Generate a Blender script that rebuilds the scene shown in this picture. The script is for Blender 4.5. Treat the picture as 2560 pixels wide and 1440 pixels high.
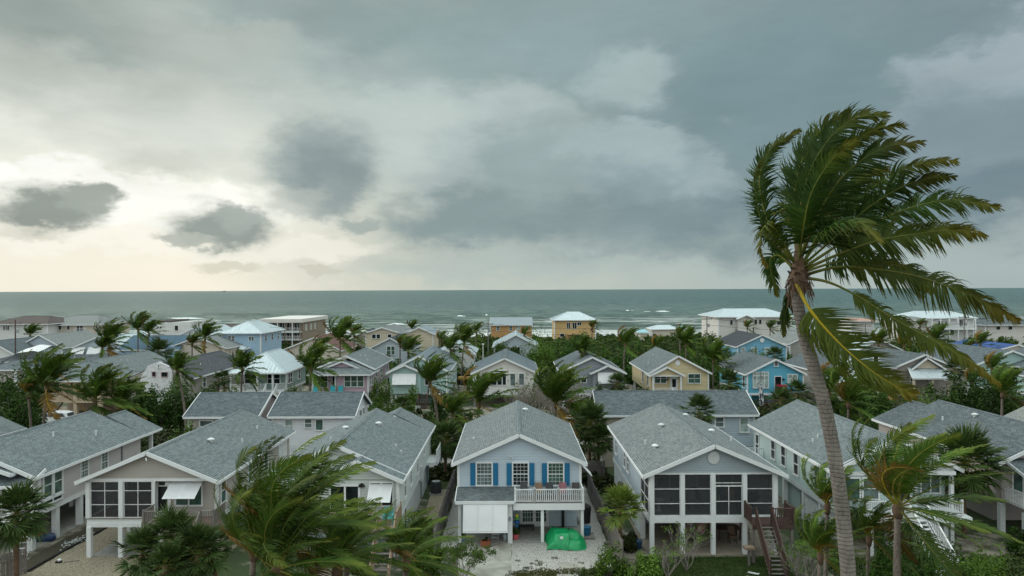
import bpy, math, random
import numpy as np
from mathutils import Vector, Matrix
random.seed(7); RNG = np.random.default_rng(7)
for o in list(bpy.data.objects): bpy.data.objects.remove(o)
SC = bpy.context.scene; COL = SC.collection
F = 1750.0; H = 16.6                       # focal length in photograph pixels, eye height in metres
# ---------------------------------------------------------------- camera
cam = bpy.data.cameras.new("camera"); co = bpy.data.objects.new("camera", cam); COL.objects.link(co)
cam.sensor_width = 36; cam.lens = 36*F/2560; cam.clip_start = .3; cam.clip_end = 60000
cam.shift_y = 4/2560
co.location = (0, 0, H); co.rotation_euler = (math.radians(90), 0, 0)
co.rotation_euler = (Matrix.Rotation(math.radians(90), 4, 'X') @ Matrix.Rotation(-.0039, 4, 'Z')).to_euler()
SC.camera = co
# ---------------------------------------------------------------- colour helpers
def s2l(c): 
    c = c/255.0
    return c/12.92 if c <= .04045 else ((c+.055)/1.055)**2.4
def srgb(r, g, b, a=1.0): return (s2l(r), s2l(g), s2l(b), a)
# ---------------------------------------------------------------- view
SC.view_settings.view_transform = 'Standard'; SC.view_settings.look = 'None'
SC.view_settings.exposure = 0.0; SC.view_settings.gamma = 1.0
SC.view_settings.use_curve_mapping = False
SC.render.engine = 'CYCLES'
SC.cycles.max_bounces = 6; SC.cycles.transparent_max_bounces = 12; SC.cycles.diffuse_bounces = 3
SC.cycles.glossy_bounces = 2; SC.cycles.transmission_bounces = 4; SC.cycles.use_denoising = True
SC.cycles.sample_clamp_indirect = 4
# ---------------------------------------------------------------- sun, very soft through the cloud
SUN_AZ, SUN_EL = math.radians(-68), math.radians(26)
sl = bpy.data.lights.new("sun", 'SUN'); sl.energy = 1.35; sl.angle = math.radians(20); sl.color = (1, .95, .87)
so = bpy.data.objects.new("sun", sl); COL.objects.link(so)
sd = Vector((math.sin(SUN_AZ)*math.cos(SUN_EL), math.cos(SUN_AZ)*math.cos(SUN_EL), math.sin(SUN_EL)))
so.rotation_euler = sd.to_track_quat('Z', 'Y').to_euler()
# ---------------------------------------------------------------- node helper
class NT:
    def __init__(s, tree): s.t = tree; s.n = tree.nodes; s.l = tree.links
    def new(s, typ, **kw):
        n = s.n.new(typ)
        for k, v in kw.items(): setattr(n, k, v)
        return n
    def put(s, sock, v):
        if isinstance(v, bpy.types.NodeSocket): s.l.new(v, sock)
        elif v is not None: sock.default_value = v
    def math(s, op, a, b=None, c=None, clamp=False):
        n = s.new('ShaderNodeMath', operation=op); n.use_clamp = clamp
        s.put(n.inputs[0], a); s.put(n.inputs[1], b)
        if c is not None: s.put(n.inputs[2], c)
        return n.outputs[0]
    def vmath(s, op, a, b=None):
        n = s.new('ShaderNodeVectorMath', operation=op); s.put(n.inputs[0], a)
        if b is not None: s.put(n.inputs[1], b)
        return n.outputs['Value'] if op in ('LENGTH', 'DOT_PRODUCT', 'DISTANCE') else n.outputs[0]
    def mix(s, f, a, b, blend='MIX'):
        n = s.new('ShaderNodeMix', data_type='RGBA', blend_type=blend); n.clamp_factor = True
        s.put(n.inputs[0], f); s.put(n.inputs[6], a); s.put(n.inputs[7], b); return n.outputs[2]
    def noise(s, vec, scale, detail=4, rough=.55, dist=0.0, out='Fac'):
        n = s.new('ShaderNodeTexNoise'); s.put(n.inputs['Vector'], vec); n.inputs['Scale'].default_value = scale
        n.inputs['Detail'].default_value = detail; n.inputs['Roughness'].default_value = rough
        n.inputs['Distortion'].default_value = dist; return n.outputs[out]
    def ramp(s, fac, stops, interp='LINEAR'):
        n = s.new('ShaderNodeValToRGB'); s.put(n.inputs[0], fac); r = n.color_ramp; r.interpolation = interp
        while len(r.elements) > 1: r.elements.remove(r.elements[0])
        r.elements[0].position = stops[0][0]; r.elements[0].color = stops[0][1]
        for p, c in stops[1:]: e = r.elements.new(p); e.color = c
        return n.outputs[0]
    def maprange(s, v, a, b, c=0., d=1., smooth=True):
        n = s.new('ShaderNodeMapRange', interpolation_type='SMOOTHSTEP' if smooth else 'LINEAR')
        s.put(n.inputs[0], v); n.inputs[1].default_value = a; n.inputs[2].default_value = b
        n.inputs[3].default_value = c; n.inputs[4].default_value = d; return n.outputs[0]
# ---------------------------------------------------------------- world: a thin share of clear sky behind a storm cloud deck
W = bpy.data.worlds.new("World"); SC.world = W; W.use_nodes = True
def build_world():
    g = NT(W.node_tree); g.n.clear()
    out = g.new('ShaderNodeOutputWorld'); tc = g.new('ShaderNodeTexCoord')
    D = g.vmath('NORMALIZE', tc.outputs['Generated'])
    sx = g.new('ShaderNodeSeparateXYZ'); g.put(sx.inputs[0], D); x, y, z = sx.outputs
    az = g.math('ARCTAN2', x, y); el = g.math('ARCSINE', z)
    A = g.math('MULTIPLY', az, F); E = g.math('MULTIPLY', el, F)
    cv = g.new('ShaderNodeCombineXYZ'); g.put(cv.inputs[0], A); g.put(cv.inputs[1], E); AE = cv.outputs[0]
    Ds = g.vmath('MULTIPLY', D, (1, 1, 2.0))
    w1 = g.noise(Ds, 4.0, 3, .5, out='Color'); wm = g.noise(Ds, 10.0, 7, .58, out='Color'); wm = g.vmath('MULTIPLY', g.vmath('SUBTRACT', wm, (.5, .5, .5)), (260, 230, 0)); w2 = g.noise(Ds, 22.0, 6, .6, out='Color')
    w1 = g.vmath('MULTIPLY', g.vmath('SUBTRACT', w1, (.5, .5, .5)), (330, 220, 0))
    w2 = g.vmath('MULTIPLY', g.vmath('SUBTRACT', w2, (.5, .5, .5)), (110, 90, 0))
    P1 = g.vmath('ADD', AE, g.vmath('ADD', g.vmath('MULTIPLY', w1, (.45, .45, 0)), g.vmath('ADD', wm, g.vmath('MULTIPLY', w2, (.5, .5, 0)))))           # large soft forms
    P2 = g.vmath('ADD', AE, g.vmath('ADD', g.vmath('MULTIPLY', w1, (.16, .16, 0)), g.vmath('MULTIPLY', w2, (1.0, 1.0, 0))))  # small clouds
    az01 = g.math('MULTIPLY_ADD', az, 1/(2*math.pi), .5)
    pa = lambda px: .5+math.atan((px-1280)/F)/(2*math.pi)
    back = (176, 184, 182)
    def band(cols):
        bk = (.95, .99, .98, 1); st = [(0., bk), (.24, bk)]+[(pa(px), srgb(*c)) for px, c in cols]+[(.78, bk), (1., bk)]
        return g.ramp(az01, st)
    hor = band([(0, (246, 239, 224)), (500, (249, 241, 224)), (820, (228, 225, 211)), (960, (206, 208, 196)), (1300, (192, 199, 190)),
                (1800, (180, 190, 186)), (2200, (172, 184, 182)), (2560, (166, 179, 180))])
    mid = band([(0, (247, 245, 234)), (500, (240, 240, 228)), (900, (202, 208, 200)), (1200, (176, 186, 183)), (1600, (146, 160, 162)),
                (2100, (136, 152, 157)), (2560, (132, 148, 156))])
    top = band([(0, (158, 166, 160)), (500, (170, 177, 172)), (900, (160, 171, 169)), (1300, (146, 160, 160)), (1800, (131, 148, 152)),
                (2560, (138, 154, 161))])
    zen = (1.66, 1.88, 1.86, 1)
    e1 = g.maprange(E, 20, 330); e2 = g.maprange(E, 300, 560); e3 = g.maprange(E, 760, 1900)
    col = g.mix(e1, hor, mid); col = g.mix(e2, col, top); col = g.mix(e3, col, zen)
    def blob(col, P, px, py, rx, ry, c, st, soft=.6):
        u = (px-1280)/F; v = (724-py)/F; a = math.atan(u)
        ctr = (a*F, math.atan(v*math.cos(a))*F, 0); k = math.cos(a)
        d = g.vmath('LENGTH', g.vmath('MULTIPLY', g.vmath('SUBTRACT', P, ctr), (1/(rx*k*k), 1/(ry*k), 0)))
        m = g.maprange(d, 1.0+soft*.5, 1.0-soft*.5, 0, st)
        return g.mix(m, col, srgb(*c))
    big = [ # large soft forms
        (560, 90, 420, 110, (186, 194, 188), .8, 1.5), (110, 30, 320, 70, (150, 162, 159), .9, 1.5), (160, 200, 340, 60, (178, 186, 179), .8, 1.5),
        (900, 30, 420, 70, (146, 163, 163), .9, 1.4), (500, 90, 240, 60, (188, 194, 188), .5, 1.2), (560, 320, 560, 90, (208, 213, 206), .8, 1.5), (1060, 290, 300, 130, (190, 202, 199), .9, 1.4),
        (1020, 150, 320, 60, (168, 182, 180), .7, 1.4), (1480, 110, 460, 130, (142, 162, 165), .9, 1.4), (2000, 230, 460, 200, (124, 147, 153), .95, 1.3),
        (1565, 190, 110, 70, (168, 183, 185), .9, .9), (1280, 330, 150, 110, (182, 194, 194), .85, .9), (1210, 440, 150, 90, (170, 183, 184), .8, .9),
        (1330, 400, 130, 120, (150, 167, 169), .85, .9), (1180, 535, 190, 75, (138, 155, 157), .95, .9), (1330, 540, 110, 60, (146, 162, 163), .8, .9),
        (1590, 370, 170, 60, (168, 184, 187), .9, .8), (1640, 440, 200, 50, (150, 168, 173), .8, .9), (1760, 500, 330, 70, (136, 155, 161), .8, 1.1), (1800, 440, 90, 60, (160, 176, 181), .7, .8),
        (2440, 190, 210, 90, (164, 179, 186), .95, .7), (2330, 260, 110, 60, (158, 173, 180), .8, .8), (2480, 360, 280, 140, (134, 152, 161), .85, 1.1), (2440, 490, 300, 80, (118, 138, 147), .9, 1.0),
        (1700, 575, 420, 70, (124, 143, 149), .85, 1.4), (2080, 520, 260, 100, (116, 136, 144), .85, 1.1), (1720, 612, 280, 34, (124, 142, 147), .6, 1.5),
        (2300, 660, 420, 36, (170, 185, 186), .7, 1.3), (1400, 685, 460, 34, (190, 200, 194), .7, 1.1), (1560, 655, 620, 60, (166, 180, 180), .6, 1.7)]
    brights = [(40, 430, 360, 42, (255, 254, 249), .95, .9), (420, 500, 360, 62, (255, 253, 246), .95, .9), (180, 590, 380, 36, (252, 247, 236), .8, .9),
               (720, 610, 220, 34, (246, 242, 230), .7, .9), (700, 385, 220, 32, (216, 218, 208), .7, 1.0)]
    for b in big: col = blob(col, P1, *b)
    for b in brights: col = blob(col, P1, *b)
    small = [(125, 515, 140, 62, (186, 190, 182), .8, .8), (125, 522, 118, 48, (146, 153, 147), 1., .65), (215, 490, 74, 34, (160, 167, 160), .95, .65), (60, 580, 110, 20, (216, 214, 200), .7, .9),
             (560, 565, 132, 54, (190, 194, 186), .8, .9), (562, 572, 104, 42, (150, 158, 153), 1., .65), (600, 538, 62, 36, (164, 171, 166), .95, .65), (468, 600, 78, 17, (182, 186, 178), .9, .7),
             (810, 400, 145, 100, (158, 170, 169), .95, .8), (830, 440, 100, 85, (138, 151, 153), .95, .9), (830, 490, 60, 50, (150, 162, 162), .8, .9), (742, 500, 80, 42, (184, 190, 184), .7, .8),
             (905, 562, 50, 22, (166, 176, 172), .9, .7), (590, 664, 80, 17, (214, 210, 194), .8, .7), (800, 668, 52, 12, (206, 204, 190), .85, .6),
             (410, 400, 100, 34, (206, 208, 198), .6, .9)]
    for b in small: col = blob(col, P2, *b)
    n = g.noise(g.vmath('MULTIPLY', D, (1, 1, 3.2)), 7.0, 8, .6, .3)
    n2 = g.noise(g.vmath('MULTIPLY', D, (1, 1, 2.0)), 2.6, 5, .5)
    fade = g.maprange(E, 10, 220, .25, 1.0)
    k = g.math('MULTIPLY_ADD', g.math('MULTIPLY', g.math('SUBTRACT', n, .5), fade), .34, 1.0)
    k2 = g.math('MULTIPLY_ADD', g.math('MULTIPLY', g.math('SUBTRACT', n2, .5), fade), .26, 1.0)
    kk = g.math('MULTIPLY', g.math('MULTIPLY', k, k2), 1.03)
    cc = g.new('ShaderNodeCombineXYZ'); [g.put(cc.inputs[i], kk) for i in range(3)]
    col = g.vmath('MULTIPLY', g.vmath('MULTIPLY', col, cc.outputs[0]), (.985, 1.0, .985))
    bg = g.new('ShaderNodeBackground'); g.put(bg.inputs[0], col); bg.inputs[1].default_value = 1.0
    sky = g.new('ShaderNodeTexSky', sky_type='NISHITA'); sky.sun_disc = False; sky.sun_elevation = SUN_EL; sky.sun_rotation = SUN_AZ
    b2 = g.new('ShaderNodeBackground'); g.put(b2.inputs[0], sky.outputs[0]); b2.inputs[1].default_value = .05
    mx = g.new('ShaderNodeMixShader'); mx.inputs[0].default_value = .96
    g.l.new(b2.outputs[0], mx.inputs[1]); g.l.new(bg.outputs[0], mx.inputs[2]); g.l.new(mx.outputs[0], out.inputs[0])
build_world()
W.cycles.sampling_method = 'MANUAL'; W.cycles.sample_map_resolution = 1024
# ================================================================ materials
MATS = {}
def mat(name, build):
    if name in MATS: return MATS[name]
    m = bpy.data.materials.new(name); m.use_nodes = True; g = NT(m.node_tree)
    p = g.n['Principled BSDF']; build(g, p); MATS[name] = m; return m
def ocoord(g): return g.new('ShaderNodeTexCoord').outputs['Object']
def uvc(g): return g.new('ShaderNodeTexCoord').outputs['UV']
def bump(g, p, h, dist, strength=1.0):
    b = g.new('ShaderNodeBump'); b.inputs['Distance'].default_value = dist; b.inputs['Strength'].default_value = strength
    g.put(b.inputs['Height'], h); g.l.new(b.outputs[0], p.inputs['Normal'])
def scale3(g, v, c): return g.vmath('MULTIPLY', v, c)
def shade(c, k): return (c[0]*k, c[1]*k, c[2]*k, 1)
COLS = {}
def paint(name, c, rough=.6, wear=.12):
    """painted board or trim: slight unevenness and weather stains"""
    COLS[name] = c
    def b(g, p):
        v = g.new('ShaderNodeNewGeometry').outputs['Position']; n = g.noise(scale3(g, v, (.6, .6, .9)), 1.0, 6, .65); n2 = g.noise(v, 26, 2, .5)
        f = g.maprange(n, .35, .75); col = g.mix(f, c, shade(c, 1-wear)); st = g.noise(scale3(g, v, (3.5, 3.5, .5)), 1.0, 5, .7); col = g.mix(g.maprange(st, .56, .8, 0, .35), col, C(c[0]*.62, c[1]*.6, c[2]*.52)); col = g.mix(g.math('MULTIPLY', n2, .12), col, shade(c, .7))
        g.put(p.inputs['Base Color'], col); p.inputs['Roughness'].default_value = rough
    return mat(name, b)
def lap(name, c, course=.18, shake=False):
    """siding seen from too far to pick the courses apart: relief lines, board tint"""
    def b(g, p):
        v = uvc(g); n = g.noise(scale3(g, v, (.5, .5, .5)), 1.2, 5, .6)
        br = g.new('ShaderNodeTexBrick'); g.put(br.inputs['Vector'], v); br.offset = .5
        br.inputs['Brick Width'].default_value = .2 if shake else 3.6; br.inputs['Row Height'].default_value = course
        br.inputs['Mortar Size'].default_value = .008; br.inputs['Scale'].default_value = 1.0
        br.inputs['Color1'].default_value = c; br.inputs['Color2'].default_value = shade(c, .9); br.inputs['Mortar'].default_value = shade(c, .62)
        col = g.mix(g.maprange(n, .4, .75, 0, .35), br.outputs[0], shade(c, .78))
        g.put(p.inputs['Base Color'], col); p.inputs['Roughness'].default_value = .65
        sv = g.new('ShaderNodeSeparateXYZ'); g.put(sv.inputs[0], v)
        saw = g.math('FRACT', g.math('DIVIDE', sv.outputs[1], course)); bump(g, p, saw, -.02, .8)
    return mat(name, b)
def shingle(name, c1, c2, c3, rw=.15, bw=.30):
    """asphalt shingles: offset tabs in three greys with shadow-line relief, stained in patches"""
    def b(g, p):
        v = uvc(g); br = g.new('ShaderNodeTexBrick'); g.put(br.inputs['Vector'], v); br.offset = .5; br.squash = 1.0
        br.inputs['Brick Width'].default_value = bw; br.inputs['Row Height'].default_value = rw
        br.inputs['Mortar Size'].default_value = .018; br.inputs['Scale'].default_value = 1.0; br.inputs['Bias'].default_value = -.1
        br.inputs['Color1'].default_value = c1; br.inputs['Color2'].default_value = c2; br.inputs['Mortar'].default_value = shade(c2, .5)
        wn = g.new('ShaderNodeTexVoronoi', feature='F1'); g.put(wn.inputs['Vector'], scale3(g, v, (1/.3, 1/.15, 1))); wn.inputs['Scale'].default_value = 1
        sep = g.new('ShaderNodeSeparateColor'); g.put(sep.inputs[0], wn.outputs['Color'])
        col = g.mix(g.math('MULTIPLY', g.maprange(sep.outputs[0], .3, .95), .45), br.outputs[0], c3)
        big = g.noise(v, .33, 5, .6); col = g.mix(g.maprange(big, .4, .72, 0, .16), col, shade(c2, .78))
        st = g.noise(scale3(g, v, (1.2, .12, 1)), 1.5, 4, .6); col = g.mix(g.maprange(st, .55, .8, 0, .15), col, shade(c3, 1.1))
        oi = g.new('ShaderNodeObjectInfo'); tint = g.ramp(oi.outputs['Random'], [(0., (.82, .84, .86, 1)), (.35, (1.0, 1.0, .99, 1)), (.7, (.92, .97, 1.0, 1)), (1., (1.12, 1.08, 1.04, 1))]); col = g.vmath('MULTIPLY', col, tint)
        al = g.noise(scale3(g, v, (.9, .35, 1)), 1.0, 6, .7); col = g.mix(g.maprange(al, .56, .78, 0, .38), col, C(.055, .06, .052))
        g.put(p.inputs['Base Color'], col); p.inputs['Roughness'].default_value = .9
        p.inputs['Specular IOR Level'].default_value = .25
        sv = g.new('ShaderNodeSeparateXYZ'); g.put(sv.inputs[0], v)
        saw = g.math('FRACT', g.math('DIVIDE', sv.outputs[1], rw))
        h = g.math('ADD', saw, g.math('MULTIPLY', sep.outputs[1], .8)); bump(g, p, h, -.022, .9)
    return mat(name, b)
def metal_roof(name, c):
    def b(g, p):
        v = uvc(g); n = g.noise(scale3(g, v, (1.6, .25, 1)), 1.6, 5, .6)
        g.put(p.inputs['Base Color'], g.mix(g.maprange(n, .35, .75), c, shade(c, .78))); p.inputs['Roughness'].default_value = .42
        p.inputs['Metallic'].default_value = .15
    return mat(name, b)
def glass(name, c, rough=.06):
    def b(g, p):
        v = ocoord(g); n = g.noise(scale3(g, v, (1.3, 1.3, .9)), 1.1, 2, .5); g.put(p.inputs['Base Color'], g.mix(g.maprange(n, .35, .65), shade(c, .55), shade(c, 1.25)))
        p.inputs['Roughness'].default_value = rough; p.inputs['Specular IOR Level'].default_value = .5
    return mat(name, b)
def wood(name, c, rough=.85):
    def b(g, p):
        v = ocoord(g); n = g.noise(scale3(g, v, (9, 9, 1.2)), 3, 5, .6); n2 = g.noise(v, 1.3, 3, .5)
        col = g.mix(g.maprange(n, .3, .7), c, shade(c, .6)); col = g.mix(g.maprange(n2, .4, .7, 0, .4), col, shade(c, 1.3))
        g.put(p.inputs['Base Color'], col); p.inputs['Roughness'].default_value = rough; bump(g, p, n, .01, .5)
    return mat(name, b)
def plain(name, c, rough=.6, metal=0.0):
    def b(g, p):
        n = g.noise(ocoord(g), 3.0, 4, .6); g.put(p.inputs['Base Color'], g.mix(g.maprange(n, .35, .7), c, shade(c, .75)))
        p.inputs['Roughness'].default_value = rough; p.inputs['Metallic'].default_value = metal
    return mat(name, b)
def C(r, g, b): return (r, g, b, 1)
TRIM = paint('white_trim', C(.72, .75, .76), .5, .1)
TRIM2 = paint('weathered_white_trim', C(.60, .64, .64), .6, .2)
RS1 = shingle('blue_grey_shingles', C(.172, .20, .208), C(.118, .14, .148), C(.215, .245, .25))
RS2 = shingle('slate_shingles', C(.118, .14, .152), C(.078, .096, .108), C(.175, .203, .215))
RS3 = shingle('dark_shingles', C(.07, .078, .092), C(.046, .052, .062), C(.105, .115, .13))
RS4 = shingle('pale_weathered_shingles', C(.22, .24, .24), C(.165, .185, .187), C(.27, .29, .285))
RS5 = shingle('brown_shingles', C(.10, .082, .078), C(.07, .058, .056), C(.13, .11, .105))
RS6 = shingle('rusty_red_shingles', C(.17, .085, .075), C(.12, .062, .056), C(.22, .13, .115))
RS7 = shingle('faded_blue_shingles', C(.085, .155, .215), C(.06, .115, .165), C(.115, .19, .25))
MR1 = metal_roof('white_metal', C(.52, .60, .63)); MR2 = metal_roof('grey_metal', C(.24, .29, .32)); MR3 = metal_roof('pale_metal', C(.44, .50, .53))
G_GREEN = glass('green_blind_glass', C(.052, .105, .085)); G_DARK = glass('dark_glass', C(.014, .02, .022)); G_MID = glass('grey_blind_glass', C(.11, .15, .15))
G_PALE = glass('pale_blind_glass', C(.34, .42, .40), .2)
OLDWOOD = wood('weathered_grey_wood', C(.21, .19, .175)); BROWNW = wood('brown_stained_wood', C(.085, .048, .04)); NEWW = wood('raw_tan_wood', C(.33, .24, .17))
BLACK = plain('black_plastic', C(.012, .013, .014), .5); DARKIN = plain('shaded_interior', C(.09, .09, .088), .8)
CONC = plain('concrete_slab', C(.30, .295, .275), .85)
def screen_mat():
    m = bpy.data.materials.new('insect_screen'); m.use_nodes = True; g = NT(m.node_tree); g.n.clear()
    o = g.new('ShaderNodeOutputMaterial'); t = g.new('ShaderNodeBsdfTransparent'); d = g.new('ShaderNodeBsdfDiffuse'); d.inputs[0].default_value = C(.06, .065, .068)
    x = g.new('ShaderNodeMixShader'); x.inputs[0].default_value = .5; g.l.new(t.outputs[0], x.inputs[1]); g.l.new(d.outputs[0], x.inputs[2]); g.l.new(x.outputs[0], o.inputs[0]); return m
SCREEN = screen_mat()
def leafmat(name, base, tip, dark, rough=.6, spec=.14, trans=.12, uvtip=True):
    def b(g, p):
        v = ocoord(g); oi = g.new('ShaderNodeObjectInfo'); n = g.noise(v, .9, 3, .6); n2 = g.noise(v, 14, 2, .5)
        col = g.mix(g.maprange(n, .35, .68), base, dark); col = g.mix(g.math('MULTIPLY', n2, .35), col, shade(base, 1.5))
        if uvtip:
            s = g.new('ShaderNodeSeparateXYZ'); g.put(s.inputs[0], uvc(g))
            t1 = g.maprange(s.outputs[0], .62, 1.1, 0, .75); t2 = g.maprange(s.outputs[1], .68, 1.05, 0, .6)
            f = g.math('MULTIPLY', g.math('MAXIMUM', t1, t2), g.maprange(n, .2, .7, .3, 1.0)); col = g.mix(f, col, tip)
        else:
            col = g.mix(g.maprange(g.noise(v, 3.2, 2, .5), .5, .75, 0, .6), col, tip)
        rnd = g.math('MULTIPLY_ADD', oi.outputs['Random'], .55, .52); cc = g.new('ShaderNodeCombineXYZ'); [g.put(cc.inputs[i], rnd) for i in range(3)]
        col = g.vmath('MULTIPLY', col, cc.outputs[0])
        g.put(p.inputs['Base Color'], col); p.inputs['Roughness'].default_value = rough; p.inputs['Specular IOR Level'].default_value = spec
        if trans:
            tr = g.new('ShaderNodeBsdfTranslucent'); g.put(tr.inputs[0], col); ms = g.new('ShaderNodeMixShader'); ms.inputs[0].default_value = trans
            o = g.n['Material Output']; g.l.new(p.outputs[0], ms.inputs[1]); g.l.new(tr.outputs[0], ms.inputs[2]); g.l.new(ms.outputs[0], o.inputs[0])
    return mat(name, b)
PALM = leafmat('coconut_leaf', C(.065, .125, .014), C(.19, .20, .026), C(.022, .056, .008))
PALMH = leafmat('large_coconut_leaf', C(.040, .084, .011), C(.21, .17, .018), C(.014, .038, .007))
RACH = leafmat('leaf_stalk', C(.15, .165, .03), C(.2, .16, .04), C(.09, .11, .025), trans=0, uvtip=False)
RACHY = leafmat('yellow_leaf_stalk', C(.42, .31, .02), C(.44, .3, .03), C(.30, .25, .03), trans=0, uvtip=False)
DEADF = leafmat('orange_dying_leaf', C(.22, .13, .03), C(.17, .09, .03), C(.14, .10, .03))
FAN = leafmat('fan_palm_leaf', C(.058, .105, .024), C(.16, .155, .05), C(.025, .052, .014), rough=.55)
FANY = leafmat('bright_fan_leaf', C(.13, .19, .03), C(.32, .25, .04), C(.08, .13, .02), rough=.55)
BROAD = leafmat('broad_leaf', C(.042, .102, .014), C(.105, .175, .024), C(.014, .036, .007), uvtip=False)
BRIGHT = leafmat('bright_shrub_leaf', C(.085, .16, .02), C(.17, .24, .03), C(.032, .07, .011), uvtip=False)
DULL = leafmat('olive_scrub_leaf', C(.058, .085, .024), C(.12, .14, .042), C(.022, .036, .011), uvtip=False)
SEAG = leafmat('coastal_scrub_leaf', C(.060, .115, .020), C(.14, .18, .03), C(.022, .048, .010), uvtip=False)
def barkmat(name, c, ring=True):
    def b(g, p):
        v = ocoord(g); n = g.noise(scale3(g, v, (6, 6, 2)), 3, 6, .65); s = g.new('ShaderNodeSeparateXYZ'); g.put(s.inputs[0], v)
        zz = g.math('ADD', g.math('MULTIPLY', s.outputs[2], 11.0), g.math('MULTIPLY', g.noise(v, 2.2, 3, .6), 1.6)); r = g.math('FRACT', zz)
        rr = g.maprange(g.math('ABSOLUTE', g.math('SUBTRACT', r, .5)), .30, .5)
        col = g.mix(g.maprange(n, .3, .72), c, shade(c, .5)); col = g.mix(g.maprange(g.noise(v, 1.4, 3, .6), .45, .7, 0, .5), col, shade(c, 1.45))
        if ring: col = g.mix(g.math('MULTIPLY', rr, g.maprange(g.noise(v, 5, 3, .6), .35, .65, .08, .5)), col, shade(c, .42))
        g.put(p.inputs['Base Color'], col); p.inputs['Roughness'].default_value = .9; bump(g, p, g.math('SUBTRACT', n, rr if ring else 0.0), .02, .8)
    return mat(name, b)
BARK = barkmat('palm_bark', C(.20, .165, .14)); BARKT = barkmat('tree_bark', C(.13, .11, .09), False); TWIG = barkmat('bare_twig', C(.26, .23, .21), False)
FIBRE = barkmat('palm_fibre', C(.13, .08, .05), False)
JOINT = {}
def joint_shade(m):
    """shade painted into the colour of the sheathing seen in the joints between boards"""
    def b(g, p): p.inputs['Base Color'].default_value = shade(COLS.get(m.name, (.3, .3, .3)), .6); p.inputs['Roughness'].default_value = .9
    return mat(m.name+'_joint_shade', b)
RACHF = leafmat('pale_leaf_stalk', C(.26, .25, .05), C(.3, .24, .05), C(.16, .17, .035), trans=0, uvtip=False)
PALMY = leafmat('yellowing_coconut_leaf', C(.075, .105, .014), C(.30, .19, .02), C(.03, .052, .009))
# ================================================================ geometry helpers
def at(px, py, Y):
    """photograph pixel seen at distance Y, in metres: used once, to read positions off the picture"""
    return Vector(((px-1280)/F*Y, Y, H-(py-724+(px-1280)*.0039)/F*Y))
def gnd(px, py, z=0.0):
    return at(px, py, (H-z)*F/(py-724+(px-1280)*.0039))
ORG = {}
def origin(o): return ORG.get(o.name, Vector((0, 0, 0))) if o else Vector((0, 0, 0))
def tag(o, label=None, cat=None, group=None, kind=None):
    for k, v in (('label', label), ('category', cat), ('group', group), ('kind', kind)):
        if v: o[k] = v
    return o
def thing(name, label, cat, loc=(0, 0, 0), group=None):
    o = bpy.data.objects.new(name, None); o.empty_display_size = .2; COL.objects.link(o); o.location = loc; ORG[o.name] = Vector(loc)
    return tag(o, label, cat, group)
def link(name, me, parent=None, loc=(0, 0, 0), rot=None, scale=None):
    o = bpy.data.objects.new(name, me); COL.objects.link(o); o.parent = parent; o.location = loc
    if rot is not None: o.rotation_euler = rot
    if scale is not None: o.scale = (scale,)*3 if not hasattr(scale, '__len__') else scale
    ORG[o.name] = origin(parent)+Vector(loc)
    return o
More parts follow.
